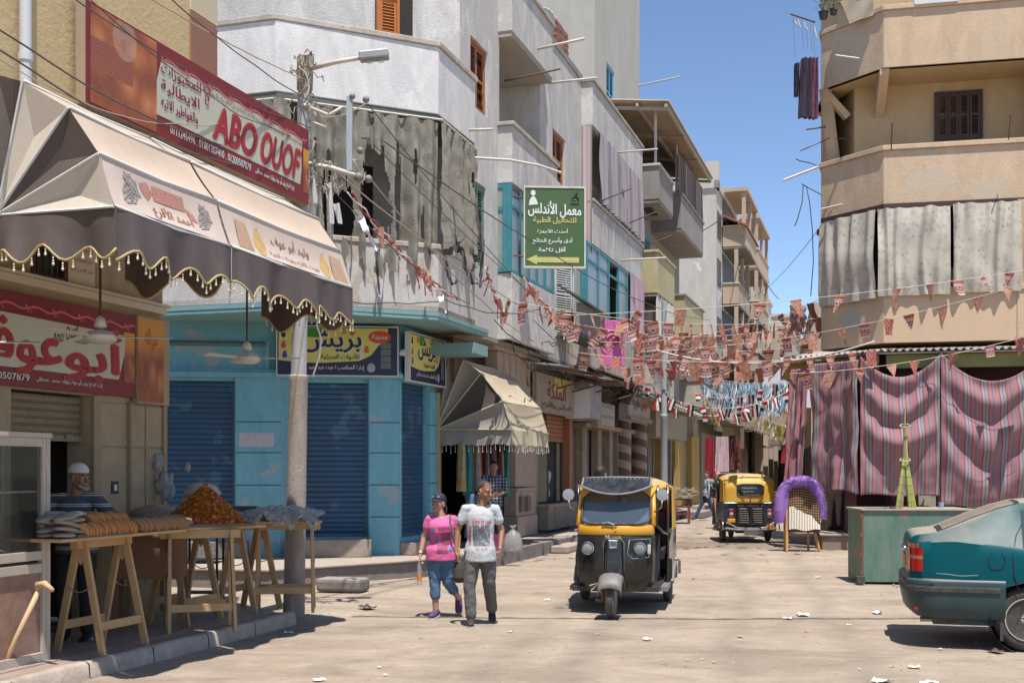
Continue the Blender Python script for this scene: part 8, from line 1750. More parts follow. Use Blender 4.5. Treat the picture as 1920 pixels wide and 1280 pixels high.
# ---------------------------------------------------------------- cables
CB=M('grey_cable',(.07,.065,.06),.6);CT=M('tan_cable',(.36,.30,.23),.8,.1,6)
def cable(a,b,sag,label,r=.012,mat=CB,n=22,wob=0):
 a,b=Vector(a),Vector(b);pts=[]
 for i in range(n+1):
  t_=i/n;p=a.lerp(b,t_);p.z-=sag*4*t_*(1-t_);p.z+=wob*noise.noise(Vector((t_*6,r*999,0)));pts.append(p)
 return tag(MB().tube(pts,r*(.7 if r<.015 else 1),5).build('cable',mat,smooth=True),label,'cable')
for(u0,v0,Y0,u1,v1,Y1,sag,r,mt,l)in((-20,45,9,575,300,14.5,.25,.012,CB,'black cable crossing the bread picture towards the concrete pole'),(-20,82,9,580,318,14.5,.30,.012,CB,'second black cable a little below it, also ending at the concrete pole'),(-20,100,9,420,228,12.5,.22,.007,CT,'thin loose pale wire hanging in front of the red sign picture'),(100,-30,9.5,582,240,14.5,.12,.009,CB,'black cable entering at the photo top over the bread basket picture'),(150,-20,9.5,585,265,14.6,.22,.008,CB,'thin black cable sagging across the cream part of the red sign'),(255,-20,10,575,150,14.6,.05,.010,CT,'pale cable from the photo top to the head of the concrete pole'),(300,-20,10,640,215,15,.12,.009,CB,'dark cable passing over the white parapet beside the concrete pole'),(585,215,14.7,690,190,15.2,.1,.01,CT,'short pale cable between the pole and the hanging channel'),(600,295,14.7,1060,610,24.5,.25,.014,CT,'tan cable running from the concrete pole down past the green sign'),(690,195,15,1090,640,27,.2,.010,CB,'black cable from the top of the hanging channel towards the bunting'),(690,330,14.9,1000,640,23,.2,.014,CT,'tan cable slanting across the torn curtains'),(700,270,15,1150,660,30,.25,.009,CB,'thin black cable crossing the torn curtains to the pink sign'),(600,330,14.8,880,570,20,.15,.010,CB,'dark cable from the pole to the turquoise shop corner'),(720,265,15,1330,600,42,.5,.014,CB,'long black cable from the pole far up the street'),(1385,420,62,1460,560,75,.5,.03,CT,'pale cable leaving the tan balconies of the far building'),(1400,560,60,1560,395,25,.4,.012,CB,'fine dark cable rising to the rose printed curtains'),(830,560,19.6,1010,580,23,.15,.014,CB,'sagging black cable along the lower white parapet'),(580,560,18.6,830,565,19.6,.05,.014,CB,'dark cable along the edge of the turquoise soffit'),(1000,600,24,1240,715,33,.5,.012,CB,'loose dark cable hanging beneath the bunting beside the pink sign')):
 cable(P(u0,v0,Y0),P(u1,v1,Y1),sag,l,r,mt,wob=.03)
 # ---------------------------------------------------------------- bunting
def kilim(name,kind):
 def fn(t,u,v,uv,pos):
  if kind==0:
   r=ramp(t,[(0,(.52,.17,.13)),(.12,(.10,.04,.05)),(.18,(.58,.28,.20)),(.34,(.66,.62,.57)),(.38,(.46,.15,.12)),(.62,(.56,.24,.17)),(.66,(.12,.10,.13)),(.72,(.62,.56,.5)),(.78,(.50,.18,.14)),(.9,(.68,.63,.6))],'CONSTANT');t.links.new(v,r.inputs[0]);c=r.outputs[0]
   d=math_(t,'ADD',math_(t,'MULTIPLY',math_(t,'ABSOLUTE',math_(t,'SUBTRACT',u,.5)),1.4),math_(t,'MULTIPLY',math_(t,'ABSOLUTE',math_(t,'SUBTRACT',v,.5)),3));c=mixc(t,math_(t,'LESS_THAN',d,.42),c,(.55,.5,.45));return mixc(t,math_(t,'LESS_THAN',d,.26),c,(.04,.05,.14))
  if kind==1:
   vo=t.nodes.new('ShaderNodeTexVoronoi');vo.inputs['Scale'].default_value=9;t.links.new(uv,vo.inputs['Vector']);r=ramp(t,[(.0,(.10,.05,.06)),(.2,(.48,.17,.12)),(.36,(.62,.44,.30)),(.6,(.46,.15,.12))],'CONSTANT');t.links.new(vo.outputs['Distance'],r.inputs[0]);return r.outputs[0]
  a=math_(t,'FRACT',math_(t,'MULTIPLY',math_(t,'ADD',math_(t,'ABSOLUTE',math_(t,'SUBTRACT',u,.5)),v),3));r=ramp(t,[(0,(.5,.13,.10)),(.45,(.64,.46,.34)),(.6,(.10,.05,.06)),(.7,(.34,.10,.09))],'CONSTANT');t.links.new(a,r.inputs[0]);return r.outputs[0]
 return uvmat(name,fn,.85,.1,100,trans=.45)
FM=[kilim('kilim_flag_fabric',0),kilim('arabesque_flag_fabric',1),kilim('zigzag_flag_fabric',2)]
def tric(name,horiz):
 def fn(t,u,v,uv,pos):r=ramp(t,[(0,(.35,.015,.02)),(.34,(.6,.58,.55)),(.67,(.015,.015,.015))],'CONSTANT');t.links.new(u if horiz else v,r.inputs[0]);return r.outputs[0]
 return uvmat(name,fn,.8,.05,100,trans=.2)
TF=[tric('red_white_black_flag',True),tric('red_white_black_flag_hung',False)]
def flagmesh(kind,mat,s=1):
 m=MB()
 for sd in(0,):
  def fn(u,v):
   w_={0:1-.08*v,1:1-v*.97,2:1-.35*v}[kind];return((u-.5)*.24*w_*s,.018*math.sin(u*6+v*5),-.37*v*s)
  m.grid(fn,4,6)
 me=m.mesh('flag');me.materials.append(mat);me.shade_smooth();return me
FLAGS={(k,i):flagmesh(k,FM[i])for k in(0,1,2)for i in(0,1,2)};TFL=[flagmesh(0,TF[0],.85),flagmesh(2,TF[1],.85)]
rnd=random.Random(5)
def bunting(a,b,sag,step,label,flags=None,size=1.0,cordr=.006,cord=None,prob=1,tw=28,mess=0):
 a,b=Vector(a),Vector(b);L=(b-a).length;t=thing('bunting',label,'bunting',None,'strings of bunting across the street');n=30
 pt=lambda f:a.lerp(b,f)-Vector((0,0,sag*4*f*(1-f)))
 MB().tube([pt(i/n)for i in range(n+1)],cordr,4).build('cord',cord or PALEM,t,smooth=True)
 s=step*.5
 while s<L:
  f=s/L
  if rnd.random()<prob:
   me=rnd.choice(flags)if flags else FLAGS[(rnd.choice((0,0,1,1,2)),rnd.choice((0,0,1,2)))]
   o=bpy.data.objects.new('flag',me);COL.objects.link(o);o.parent=t;d=(pt(min(1,f+.01))-pt(max(0,f-.01))).normalized();az=math.atan2(d.y,d.x)
   k=size*rnd.uniform(.75,1.15);o.location=pt(f);o.scale=(k,k,k*rnd.uniform(.85,1.15));o.rotation_euler=(R(rnd.gauss(0,16)),R(rnd.gauss(0,6+mess*15)),az+R(rnd.gauss(0,tw)))
  s+=step*rnd.uniform(.7,1.35)
 return t
B_=[((1030,592,23.5),(1960,500,21),.28,.62,'top bunting string from the green sign to the rose printed curtains',1.0,0),((940,560,21),(1560,592,26),.55,.42,'bunting string starting under the green laboratory sign',.95,.3),((1180,660,29),(1960,520,21.5),.55,.55,'bunting string passing over the chipped tan parapet',1.0,0),((1050,600,25),(1560,590,26.5),.75,.34,'crowded bunting string level with the pink sign',.95,.7),((1100,640,28),(1540,560,27),.6,.33,'messy bunting string sweeping up to the dark knot of flags',1.0,.9),((1150,600,31),(1530,640,27.5),.8,.36,'middle bunting string in front of the far tan balconies',1.05,.7),((1080,660,27),(1640,655,23),.42,.42,'lower bunting string ending at the tin roof corner',1.0,.4),((1190,645,31),(1560,660,25.5),.55,.33,'lower crowded bunting string over the grey pole',1.05,.8),((1160,690,31),(1530,625,28),.35,.36,'bunting string slanting up from the grey pole',1.0,.8),((1240,690,33),(1500,675,30),.3,.34,'short low bunting string between pole and striped cloths',1.05,.7),((1480,700,25.5),(1960,620,21.6),.30,.62,'bunting string tied along the tin roof edge',.85,.3),((1180,600,34),(1500,610,33),.6,.36,'far bunting string behind the others under the sky gap',1.1,.8)]
for(q0,q1,sag,st_,l,sz1,ms)in B_:bunting(P(*q0),P(q1[0],q1[1],q1[2]*(1.13 if q1[0]>1530 else 1.03)),sag*.6,st_*(1.0 if ms<.5 else 1.15),l,None,sz1*1.12,.006,PALEM,.95,30,ms)
bunting(P(1170,700,34),P(1500,720,38),.9,.36,'nearer string of small red white and black flags',TFL,1.0,.008,PALEM,1,30,.5)
bunting(P(1190,720,36),P(1500,700,40),1.2,.5,'farther string of small red white and black flags',TFL,1.1,.008,PALEM,1,30,.5)
bunting(P(1300,735,40),P(1500,690,36),.5,.5,'short string of small red white and black flags near the striped cloths',TFL,1.0,.008,PALEM,1,30,.4)
cable(P(1225,655,30),P(1640,640,26.4),.42,'thick pale tube light cord drooping across the street under the bunting',.022,PALEM)
# twisted red and white tapes hanging from the torn curtain side
for k,(u0,v0,Y0,u1,v1,Y1,l)in enumerate(((655,360,16,860,565,19.2,'red and white twisted tape slanting over the lower white parapet'),(912,500,21,948,590,22,'short red tape hanging beside the white parapet pier'),(985,520,22,1078,620,25,'red and white tape slanting below the green sign'))):
 m=MB();a,b=P(u0,v0,Y0),P(u1,v1,Y1);tt=thing('festive_tape',l,'tape')
 for c in(0,1):MB().tube([a.lerp(b,i/26)+Vector((0,0,-.25*4*(i/26)*(1-i/26)*.5))+Vector((.03*math.cos(i*1.3+c*3.1),.02,.03*math.sin(i*1.3+c*3.1)))for i in range(27)],.014,4).build('twisted_strand',(M('red_tape',(.45,.07,.05),.8),WPR)[c],tt,smooth=True)
 for i in range(6):f=rnd.uniform(.05,.95);o=bpy.data.objects.new('flag',FLAGS[(1,rnd.choice((0,1,2)))]);COL.objects.link(o);o.parent=tt;o.location=a.lerp(b,f)-Vector((0,0,.5*f*(1-f)));o.scale=(.7,.7,.9);o.rotation_euler=(R(rnd.gauss(0,20)),R(rnd.gauss(0,25)),R(rnd.gauss(0,50)))
for(u0,v0,u1,v1,Y,l)in((668,395,706,468,15.8,'long white plastic strip dangling before the white parapet'),(822,545,836,585,19,'crumpled white plastic scrap caught under the lower white parapet')):
 a,b=P(u0,v0,Y),P(u1,v1,Y);o=MB().grid(lambda u,v:tuple(a.lerp(b,v)+Vector(((u-.5)*.11*(1.2-v),.05*math.sin(v*9),.02*math.sin(v*22+u*4)))),4,16).build('plastic_strip',WPR,smooth=True);tag(o,l,'plastic')
 # knot of dark rags between building gap
kn=blob(P(1496,592,28),.24,(.7,.6,1.2),5,M('dark_knot',(.14,.09,.085),.95,.5,12,(.34,.16,.13),.5),'rag_knot',amp=.8,fr=3.2,flat=False,nz=22,n=28);tag(kn,'dark bundle of tangled flags knotted left of the rose printed curtains','rags')
# tinsel
def tinsel(a,b,sag,n_,ln,cols,label):
 a,b=Vector(a),Vector(b);t=thing('tinsel_garland',label,'garland',None,'tinsel garlands far up the street');pt=lambda f:a.lerp(b,f)-Vector((0,0,sag*4*f*(1-f)))
 MB().tube([pt(i/20)for i in range(21)],.008,4).build('cord',PALEM,t)
 for ci,c in enumerate(cols):
  m=MB()
  for k in range(n_//len(cols)):
   p=pt(rnd.random())+Vector((0,rnd.uniform(-.2,.2),-rnd.random()*.1));l_=ln*rnd.uniform(.4,1.1);d=Vector((rnd.uniform(-.35,.35),rnd.uniform(-.3,.3),-1))*l_;w_=Vector((rnd.uniform(-1,1),rnd.uniform(-1,1),0)).normalized()*.028;m.add([p,p+w_,p+d*.5+w_*1.5+Vector((.03,0,0)),p+d],[(0,1,2,3)])
  m.build('tinsel_strands',M('tinsel_%d%d%d'%tuple(int(x*9)for x in c),c,.35,.1,5,metal=.3),t,kind='stuff')
W3,B3,B4,K3=(.78,.80,.82),(.40,.60,.72),(.16,.34,.52),(.25,.25,.27)
for i,(v0,v1,Y)in enumerate(((692,712,52),(700,722,56),(708,735,60),(715,728,49))):tinsel(P(1285+8*i,v0,Y),P(1505,v1,Y-6),.35+.1*i,620,.62,(W3,B3,B4,W3,K3),('nearer','second','farthest','lowest')[i]+' blue and white tinsel garland spanning the far street')
tinsel(P(1395,738,50),P(1505,748,46),.3,300,.6,((.72,.6,.4),(.6,.12,.06),W3),'peach and red tinsel garland below the blue ones');tinsel(P(1420,770,50),P(1505,790,46),.35,320,.75,((.55,.42,.08),(.35,.27,.06),W3),'golden tinsel garland hanging lowest near the striped cloths');tinsel(P(1325,745,44),P(1345,790,44),.0,50,.35,((.4,.33,.08),),'scrap of golden tinsel on the far balcony front')
# ---------------------------------------------------------------- bread stall
PINE=M('raw_pine',(.50,.32,.15),.7,.12,5,(.34,.19,.08),.35,False,.25,60)
def sawhorse(x,y,rz,L,label,h=1.06,sp=.25):
 t=thing('sawhorse',label,'trestle',TR(x,y,.13,rz),'wooden sawhorses under the bread tables');MB().box(-L/2-.1,L/2+.1,-.045,.045,h-.09,h).build('beam',PINE,t,bevel=.006)
 for ex in(-1,1):
  for s in(-1,1):MB().bar((ex*L/2,s*.03,h-.02),(ex*(L/2+.02),s*sp,.0),.035,.07,(0,0,1)).build('leg',PINE,t,bevel=.004)
  m=MB();m.add([(ex*L/2-.012,-.09,h-.09),(ex*L/2-.012,.09,h-.09),(ex*L/2-.012,.0,h-.24),(ex*L/2+.012,-.09,h-.09),(ex*L/2+.012,.09,h-.09),(ex*L/2+.012,.0,h-.24)],[(0,1,2),(5,4,3),(0,3,4,1),(1,4,5,2),(2,5,3,0)]);m.build('gusset',PINE,t)
  m=MB();m.tube([(ex*(L/2+.03),-.12+.024*i,.62-.05*math.sin(i/10*math.pi))for i in range(11)],.006,5);m.build('chain',GALV,t)
 for s in(-1,1):MB().bar((-L/2,s*.20,.26),(L/2,s*.20,.26),.03,.08).build('stretcher',PINE,t,bevel=.004);
 return t
sawhorse(-3.86,11.05,73,.62,'pine sawhorse nearest the glass showcase under the flatbread trays');sawhorse(-3.28,12.35,20,.62,'pine sawhorse under the orange fritter pile');sawhorse(-3.62,13.0,72,.62,'pine sawhorse at the back beneath the fritter table');sawhorse(-2.72,14.1,8,.62,'pine sawhorse in front of the concrete pole base');sawhorse(-3.15,14.05,75,.6,'pine sawhorse behind, left of the concrete pole')
tb=thing('brown_table','small brown wooden cabinet table behind the sawhorses','table',TR(-3.85,12.5,.13,10));BT=M('brown_table_wood',(.17,.075,.035),.6,.15,4);MB().box(-.36,.36,-.25,.25,.55,.98).build('apron',BT,tb);MB().box(-.4,.4,-.29,.29,.98,1.01).build('table_top',BT,tb,bevel=.005)
for a in(-1,1):
 for b in(-1,1):MB().box(a*.33-.03,a*.33+.03,b*.22-.03,b*.22+.03,0,.55).build('leg',BT,tb)
def board(x,y,rz,L,W,z,label,name='table_board',mat=None,th=.03):o=MB().box(-L/2,L/2,-W/2,W/2,0,th).build(name,mat or PINE,bevel=.006);o.matrix_world=TR(x,y,z,rz);return tag(o,label,'board' if name=='table_board' else 'tray')
TRAY=M('dark_baking_tray',(.10,.095,.085),.5,.2,6,metal=.5)
board(-3.93,11.1,72.6,1.9,.72,1.19,'pine board carrying the flatbread trays');board(-3.30,12.7,40,1.05,.70,1.19,'pine board under the orange fritter tray');board(-2.95,13.95,20,1.25,.75,1.19,'board under the plastic sheet beside the concrete pole')
def tray(x,y,rz,L,W,z,label):
 t=thing('baking_tray',label,'tray',TR(x,y,z,rz),'baking trays on the stall');MB().box(-L/2,L/2,-W/2,W/2,0,.008).build('tray_base',TRAY,t);m=MB()
 for b in((-L/2,L/2,-W/2-.01,-W/2),(-L/2,L/2,W/2,W/2+.01),(-L/2-.01,-L/2,-W/2,W/2),(L/2,L/2+.01,-W/2,W/2)):m.box(*b,0,.03)
 m.build('tray_rim',TRAY,t)
tray(-3.98,10.75,72.6,.82,.62,1.221,'dark tray with the rows of golden flatbread');tray(-3.80,11.6,72.6,.80,.62,1.221,'dark tray with the darker flatbread row');tray(-3.28,12.62,30,.85,.6,1.221,'dark tray heaped with orange fritters')
def bread_m(r):m=MB();m.lathe([(0,-.014),(r*.7,-.013),(r*.95,-.006),(r,.0),(r*.93,.009),(r*.6,.020),(0,.024)],14);return m
def crust(name,c1,c2):return M(name,c1,.75,.2,14,c2,.5,False,.3,60,obj=True)
GB=crust('golden_bread',(.50,.25,.09),(.28,.10,.03));DB=crust('brown_bread',(.36,.22,.12),(.2,.1,.05));FB=crust('floury_bread',(.33,.28,.23),(.24,.18,.13))
proto_b={}
def bread(px,z,tilt,mat,label,r=.085,az=72.6,sc=(1,1,1)):
 k=(mat.name,r);
 if k not in proto_b:proto_b[k]=bread_m(r).build('flatbread',mat,smooth=True);o=proto_b[k]
 else:o=proto_b[k].copy();COL.objects.link(o)
 o.matrix_world=Matrix.Translation((px[0],px[1],z))@Matrix.Rotation(R(az+rnd.uniform(-5,5)),4,'Z')@Matrix.Rotation(R(tilt+rnd.uniform(-11,11)),4,'Y')@Matrix.Diagonal((*sc,1));tag(o,label,'bread','flatbreads on the trays')
def onA(x,p):q=A0.w(x,p,0);return(q.x,q.y)
def row(x0,x1,p,z,n_,tilt,mat,label,r=.085):
 for i in range(n_):bread(onA(x0+(x1-x0)*i/max(1,n_-1),p+rnd.uniform(-.008,.008)),z+rnd.uniform(-.006,.006),tilt,mat,(label[1:].replace('#',ordn(i))if label[0]=='*' else label),r)
L1='*golden flatbread, # from the left in the front bottom row of the near tray';L1B='*golden flatbread, # from the left in the row right behind the front bottom one';L2='*golden flatbread, # from the left in the row lying on top of the front ones';L3='round flatbread on the loose heap behind the golden rows';L4='*brown flatbread, # from the left in the long front row of the far tray';L4B='*brown flatbread, # from the left in the back row of the far tray';L5='brown flatbread lying flat at the right end of the far tray';L6='flour dusted bread stacked at the left end by the showcase'
row(-3.36,-2.62,1.42,1.285,17,58,GB,L1);row(-3.28,-2.66,1.34,1.285,14,58,GB,L1B);row(-3.18,-2.68,1.36,1.36,12,52,GB,L2);row(-3.05,-2.62,1.2,1.30,10,50,GB,L3);row(-2.95,-2.55,1.2,1.37,10,40,GB,L3);row(-2.85,-2.40,1.12,1.36,9,30,DB,L3);row(-2.80,-2.35,1.30,1.30,9,35,DB,L3);row(-2.5,-1.75,1.40,1.285,19,60,DB,L4);row(-2.45,-1.8,1.28,1.29,15,55,DB,L4B)
for i in range(22):bread(onA(rnd.uniform(-1.98,-1.55),rnd.uniform(1.1,1.45)),1.25+.022*(i//5),rnd.uniform(-18,18),DB,L5)
for i in range(16):bread(onA(-3.50+.12*(i%2)+rnd.uniform(-.02,.02),1.38-.18*(i//8)),1.245+.026*(i%8),rnd.uniform(-6,6),FB,'flour dusted bread, '+ordn(i%8)+' from the bottom of the '+('outer','inner')[i//8]+' stack by the showcase',.10,72,(1.3,.9,1.15))
# orange fritter pile
FRI=M('orange_fritter',(.46,.15,.012),.5,.3,16,(.24,.06,.008),.5,False,.3,60);m=MB();cx,cy,cz=-3.30,12.62,1.23
for k in range(1900):
 f=rnd.random()**.6;hh=(1-f);a=rnd.uniform(0,6.283);rr_=.40*f*rnd.uniform(.86,1.04);c=Vector((cx+rr_*math.cos(a)*1.05,cy+rr_*math.sin(a)*.75,cz+.02+.40*(1-f)**.9*rnd.uniform(.9,1.03)));s_=.028;d1=Vector((rnd.gauss(0,1),rnd.gauss(0,1),rnd.gauss(0,.7))).normalized();d2=d1.cross(Vector((rnd.gauss(0,1),rnd.gauss(0,1),rnd.gauss(0,1)))).normalized();d3=d1.cross(d2)
 q=[c+d1*s_*1.3,c+d2*s_,c-d1*s_*1.3,c-d2*s_,c+d3*s_*.35,c-d3*s_*.35];m.add(q,[(0,1,4),(1,2,4),(2,3,4),(3,0,4),(1,0,5),(2,1,5),(3,2,5),(0,3,5)])
m.lathe([(.40,0),(.30,.1),(.16,.26),(.05,.36),(0,.37)],20,TR(cx,cy,cz)@Matrix.Diagonal((1,.75,1,1)));o=m.build('fritter_pile',FRI,kind='stuff');tag(o,'tall heap of glossy orange fried pastry on the stall','pastry')
# bags of rusks behind, plastic sheet, cardboard
RSK=M('bagged_rusks',(.42,.28,.15),.6,.4,22,(.6,.55,.5),.5)
o=blob(P(378,948,13.4),.24,(1.05,.7,.75),7,RSK,'rusk_bag',amp=.2,fr=3);tag(o,'lower clear bag of brown rusks behind the orange heap','bag','bags of rusks');o=blob(P(378,922,13.4),.2,(1.05,.75,.5),9,M('bagged_white',(.48,.42,.38),.35,.25,14,(.35,.25,.16),.4),'rusk_bag',amp=.25,fr=3);tag(o,'upper pale bag lying on the bag of brown rusks','bag','bags of rusks')
o=blob(P(300,968,12.9),.25,(1.3,.8,.5),12,M('bagged_dark',(.22,.16,.12),.4,.3,12,(.4,.34,.3),.4),'rusk_bag',amp=.25,fr=3);tag(o,'flat dark bag of rusks left of the orange heap','bag','bags of rusks')
PLS=glass('crinkled_plastic',(.50,.48,.45),.42,.15,.6);ps=A0.w(0,0,0)
def crk(u,v):
 x=-3.22+.98*u;y=13.72+.45*(1-min(1,v*1.4))+.0-.02*v;z=1.30+.08*math.sin(u*3.1)-(max(0,v-.55)*(.38+.16*math.sin(u*13)+.1*math.sin(u*29)));return(x+.02*noise.noise(Vector((u*20,v*20,1))),y-.25*v+.06*noise.noise(Vector((u*14,v*14,3))),z+.045*noise.noise(Vector((u*16,v*16,7)))+.02*noise.noise(Vector((u*50,v*50,7))))
o=MB().grid(crk,70,44).build('plastic_sheet',PLS);tag(o,'crinkled clear plastic sheet draped over the last table','plastic sheet')
o=blob((-2.8,13.95,1.25),.3,(1.5,.7,.35),21,M('packed_goods',(.25,.22,.18),.8,.4,12),'covered_goods',amp=.3);tag(o,'lumpy goods covered by the crinkled plastic sheet','goods')
CARD=M('cardboard',(.34,.24,.16),.85,.12,6,(.5,.4,.3),.3)
for(q,l)in(((P(480,950,14.3),P(560,955,14.1),P(600,975,13.9),P(590,982,13.5),P(500,968,13.6)),'bent cardboard flap sticking out to the right of the stall'),((P(405,948,14.2),P(485,948,14.2),P(485,972,13.9),P(410,972,13.9)),'dark upright cardboard box wall behind the orange heap')):
 m=MB();v=[Vector(p)for p in q];n_=len(v);m.add(v+[p-Vector((0,-.01,.022))for p in v],[tuple(range(n_)),tuple(range(2*n_-1,n_-1,-1))]+[(i,i+n_,(i+1)%n_+n_,(i+1)%n_)for i in range(n_)]);tag(m.build('cardboard_piece',CARD if 'flap' in l else M('dark_cardboard',(.06,.05,.045),.9)),l,'cardboard')
 # plastic bags hanging on the bakery corner
for k,(u,v,s_,l)in enumerate(((297,868,.07,'small white plastic bag knot on the bakery corner'),(310,912,.11,'long white plastic bag hanging on the bakery corner'),(352,876,.035,'tiny scrap of plastic on the wire by the blue shutter'))):
 o=blob(P(u,v,13.8),s_,(.9,.6,1.5),30+k,glass('thin_white_plastic',(.45,.43,.41),.6,.3,.4),'plastic_bag',amp=.7,flat=False);tag(o,l,'bag','plastic bags at the bakery corner')
rk=thing('stool_rack','thin black metal rack standing at the bakery corner','rack',TR(-3.62,13.75,.13));
for x in(-.2,.2):
 for y in(-.15,.15):MB().box(x-.012,x+.012,y-.012,y+.012,0,1.35).build('upright',RUB,rk)
for z in(.25,.6,.95,1.3):MB().box(-.2,.2,-.15,.15,z,z+.012).build('shelf',RUB,rk)
# ---------------------------------------------------------------- glass showcase
gc=thing('glass_showcase','aluminium framed glass showcase with marble base at the left photo edge','showcase',A0.m);ALU=M('dusty_aluminium',(.46,.39,.31),.5,.1,5,(.3,.26,.22),.3,True);x0,x1,y0,y1=-4.9,-3.42,-1.16,-.62
MRB=M('veined_brown_marble',(.20,.095,.06),.45,.4,3.5,(.36,.27,.21),.4,False,.05,40)
MB().box(x0+.05,x1-.05,y0+.03,y1-.03,.16,.92).build('marble_base',MRB,gc)
for a,b in((x0,x0+.07),(x1-.10,x1-.055),(x1-.05,x1)):
 MB().box(a,b,y0,y0+.06,.14,2.10).build('upright',ALU,gc,bevel=.004)
MB().box(x1-.05,x1,y1-.06,y1,.14,2.1).build('upright',ALU,gc)
for z in(.14,.92,1.03,2.02):MB().box(x0+.07,x1-.10,y0+.005,y0+.055,z,z+.08).build('rail',ALU,gc,bevel=.004)
MB().box(x0,x1,y0-.02,y1+.02,2.10,2.14).build('top_plate',ALU,gc);MB().box(x1-.04,x1-.01,y0+.06,y1-.06,.93,1.0).build('rail',ALU,gc);MB().box(x1-.04,x1-.01,y0+.06,y1-.06,.14,.2).build('rail',ALU,gc);MB().box(x1-.035,x1-.015,y0+.06,y1-.06,.2,.93).build('marble_side',MRB,gc)
GP=glass('showcase_glass',(.10,.085,.07),.16,.03,.16);MB().box(x0+.07,x1-.10,y0+.025,y0+.03,1.10,2.02).build('glass_pane',GP,gc);MB().box(x1-.03,x1-.025,y0+.06,y1-.06,1.0,2.1).build('glass_pane',GP,gc)
MB().box(x0+.07,x1-.10,y0+.06,y1-.02,1.62,1.635).build('glass_shelf',ALU,gc);MB().box(x0,x1-.1,y1-.03,y1,.95,2.1).build('back_panel',M('dim_back_panel',(.10,.065,.045),.8,.3,4),gc)
for k in range(14):bread(onA(-4.5+.15*(k%7)+rnd.uniform(-.02,.02),.85+.12*(k//7)),1.06+.03*(k%3),rnd.uniform(-8,8),DB,'brown flatbread lying inside the glass showcase',.085)
hm=thing('wooden_mallet','long handled wooden hoe leaning against the glass showcase','tool');WD=M('worn_handle_wood',(.50,.33,.18),.6,.12,6);MB().tube([P(-8,1285,9.9),P(30,1195,9.95),P(74,1104,10.05)],[.022,.020,.024],10).build('handle',WD,hm,smooth=True);MB().tube([P(70,1110,10.05),P(72,1096,10.04),P(84,1094,10.0),P(99,1106,9.95)],[.022,.034,.03,.018],8).build('hoe_head',WD,hm,smooth=True)
# ---------------------------------------------------------------- green bin with sugar canes
gb=thing('green_bin','large scratched green metal bin standing in front of the striped cloths','bin',TR(5.56,18.6,0,-3));GBM=M('scratched_green_paint',(.045,.15,.10),.6,.15,2.5,(.16,.20,.16),.6,True,.3,50,patch=(.24,.15,.12),pamt=.22)
m=MB();m.box(0,1.72,0,.03,.04,1.17);m.box(0,.03,.03,1.0,.04,1.17);m.box(1.69,1.72,.03,1.0,.04,1.17);m.box(.03,1.69,.97,1.0,.04,1.17);m.box(.03,1.69,.03,.97,.04,.08);m.build('bin_body',GBM,gb,bevel=.006)
m=MB();m.box(-.03,1.75,-.03,.10,1.17,1.20);m.box(-.03,.10,.10,1.03,1.17,1.20);m.box(.7,1.75,.10,1.03,1.17,1.20);m.box(.1,.7,.9,1.03,1.17,1.2);m.build('bin_top',M('dusty_bin_top',(.32,.27,.21),.85,.12,4),gb,bevel=.005);MB().box(.1,.7,.1,.9,.6,1.1).build('bin_contents',DARK,gb)
for z in(.15,.45,.75,1.05):MB().box(-.05,.0,-.02,.03,z,z+.07).build('hinge',RUST,gb)
m=MB();m.box(-.02,.01,-.015,.0,.04,1.17);m.build('rusty_edge',RUST,gb);MB().box(-.12,.0,-.15,.02,.02,.14).build('foot',RUB,gb)
cane=thing('sugar_canes','bundle of tall green sugar canes tied together standing in the green bin','sugar cane');CN=M('green_cane',(.36,.42,.09),.5,.15,6,(.25,.2,.08),.3);CND=M('dry_cane',(.28,.22,.12),.8,.2,8)
for k,(ub,vt,mt)in enumerate(((1680,850,CN),(1686,800,CND),(1689,765,CND),(1707,835,CN),(1713,800,CN),(1718,850,CN))):
 a=P(ub,968,18.95+.03*k);mid=P(1697+(ub-1697)*.15,862,19.0);top=P(1698+(k-3)*1.3,vt,19.05);pts=[a,a.lerp(mid,.5),mid,top];m=MB();m.tube(pts,[.028,.026,.022,.014],8)
 for i in range(7):f=i/7;p_=a.lerp(mid,f*1.0);m.tube([p_-Vector((0,0,.012)),p_+Vector((0,0,.012))],.031-.004*f,8)
 m.build('cane',mt,cane,smooth='auto')
for v in(798,862):MB().tube([P(1697+10*math.cos(a),v+3*math.sin(a),19.0-.06*math.sin(a))for a in[i*.6 for i in range(11)]],.012,5).build('tie',CT,cane,smooth=True)
for u,v,l in((1765,945,'small blue and white cup on the green bin lid'),):q=P(u,v,19.1);o=MB().lathe([(.035,0),(.045,.09),(.04,.09),(.03,.01)],14).build('cup',M('cup_blue',(.3,.42,.55),.4,.3,20));o.matrix_world=TR(q.x,q.y,1.2);tag(o,l,'cup')
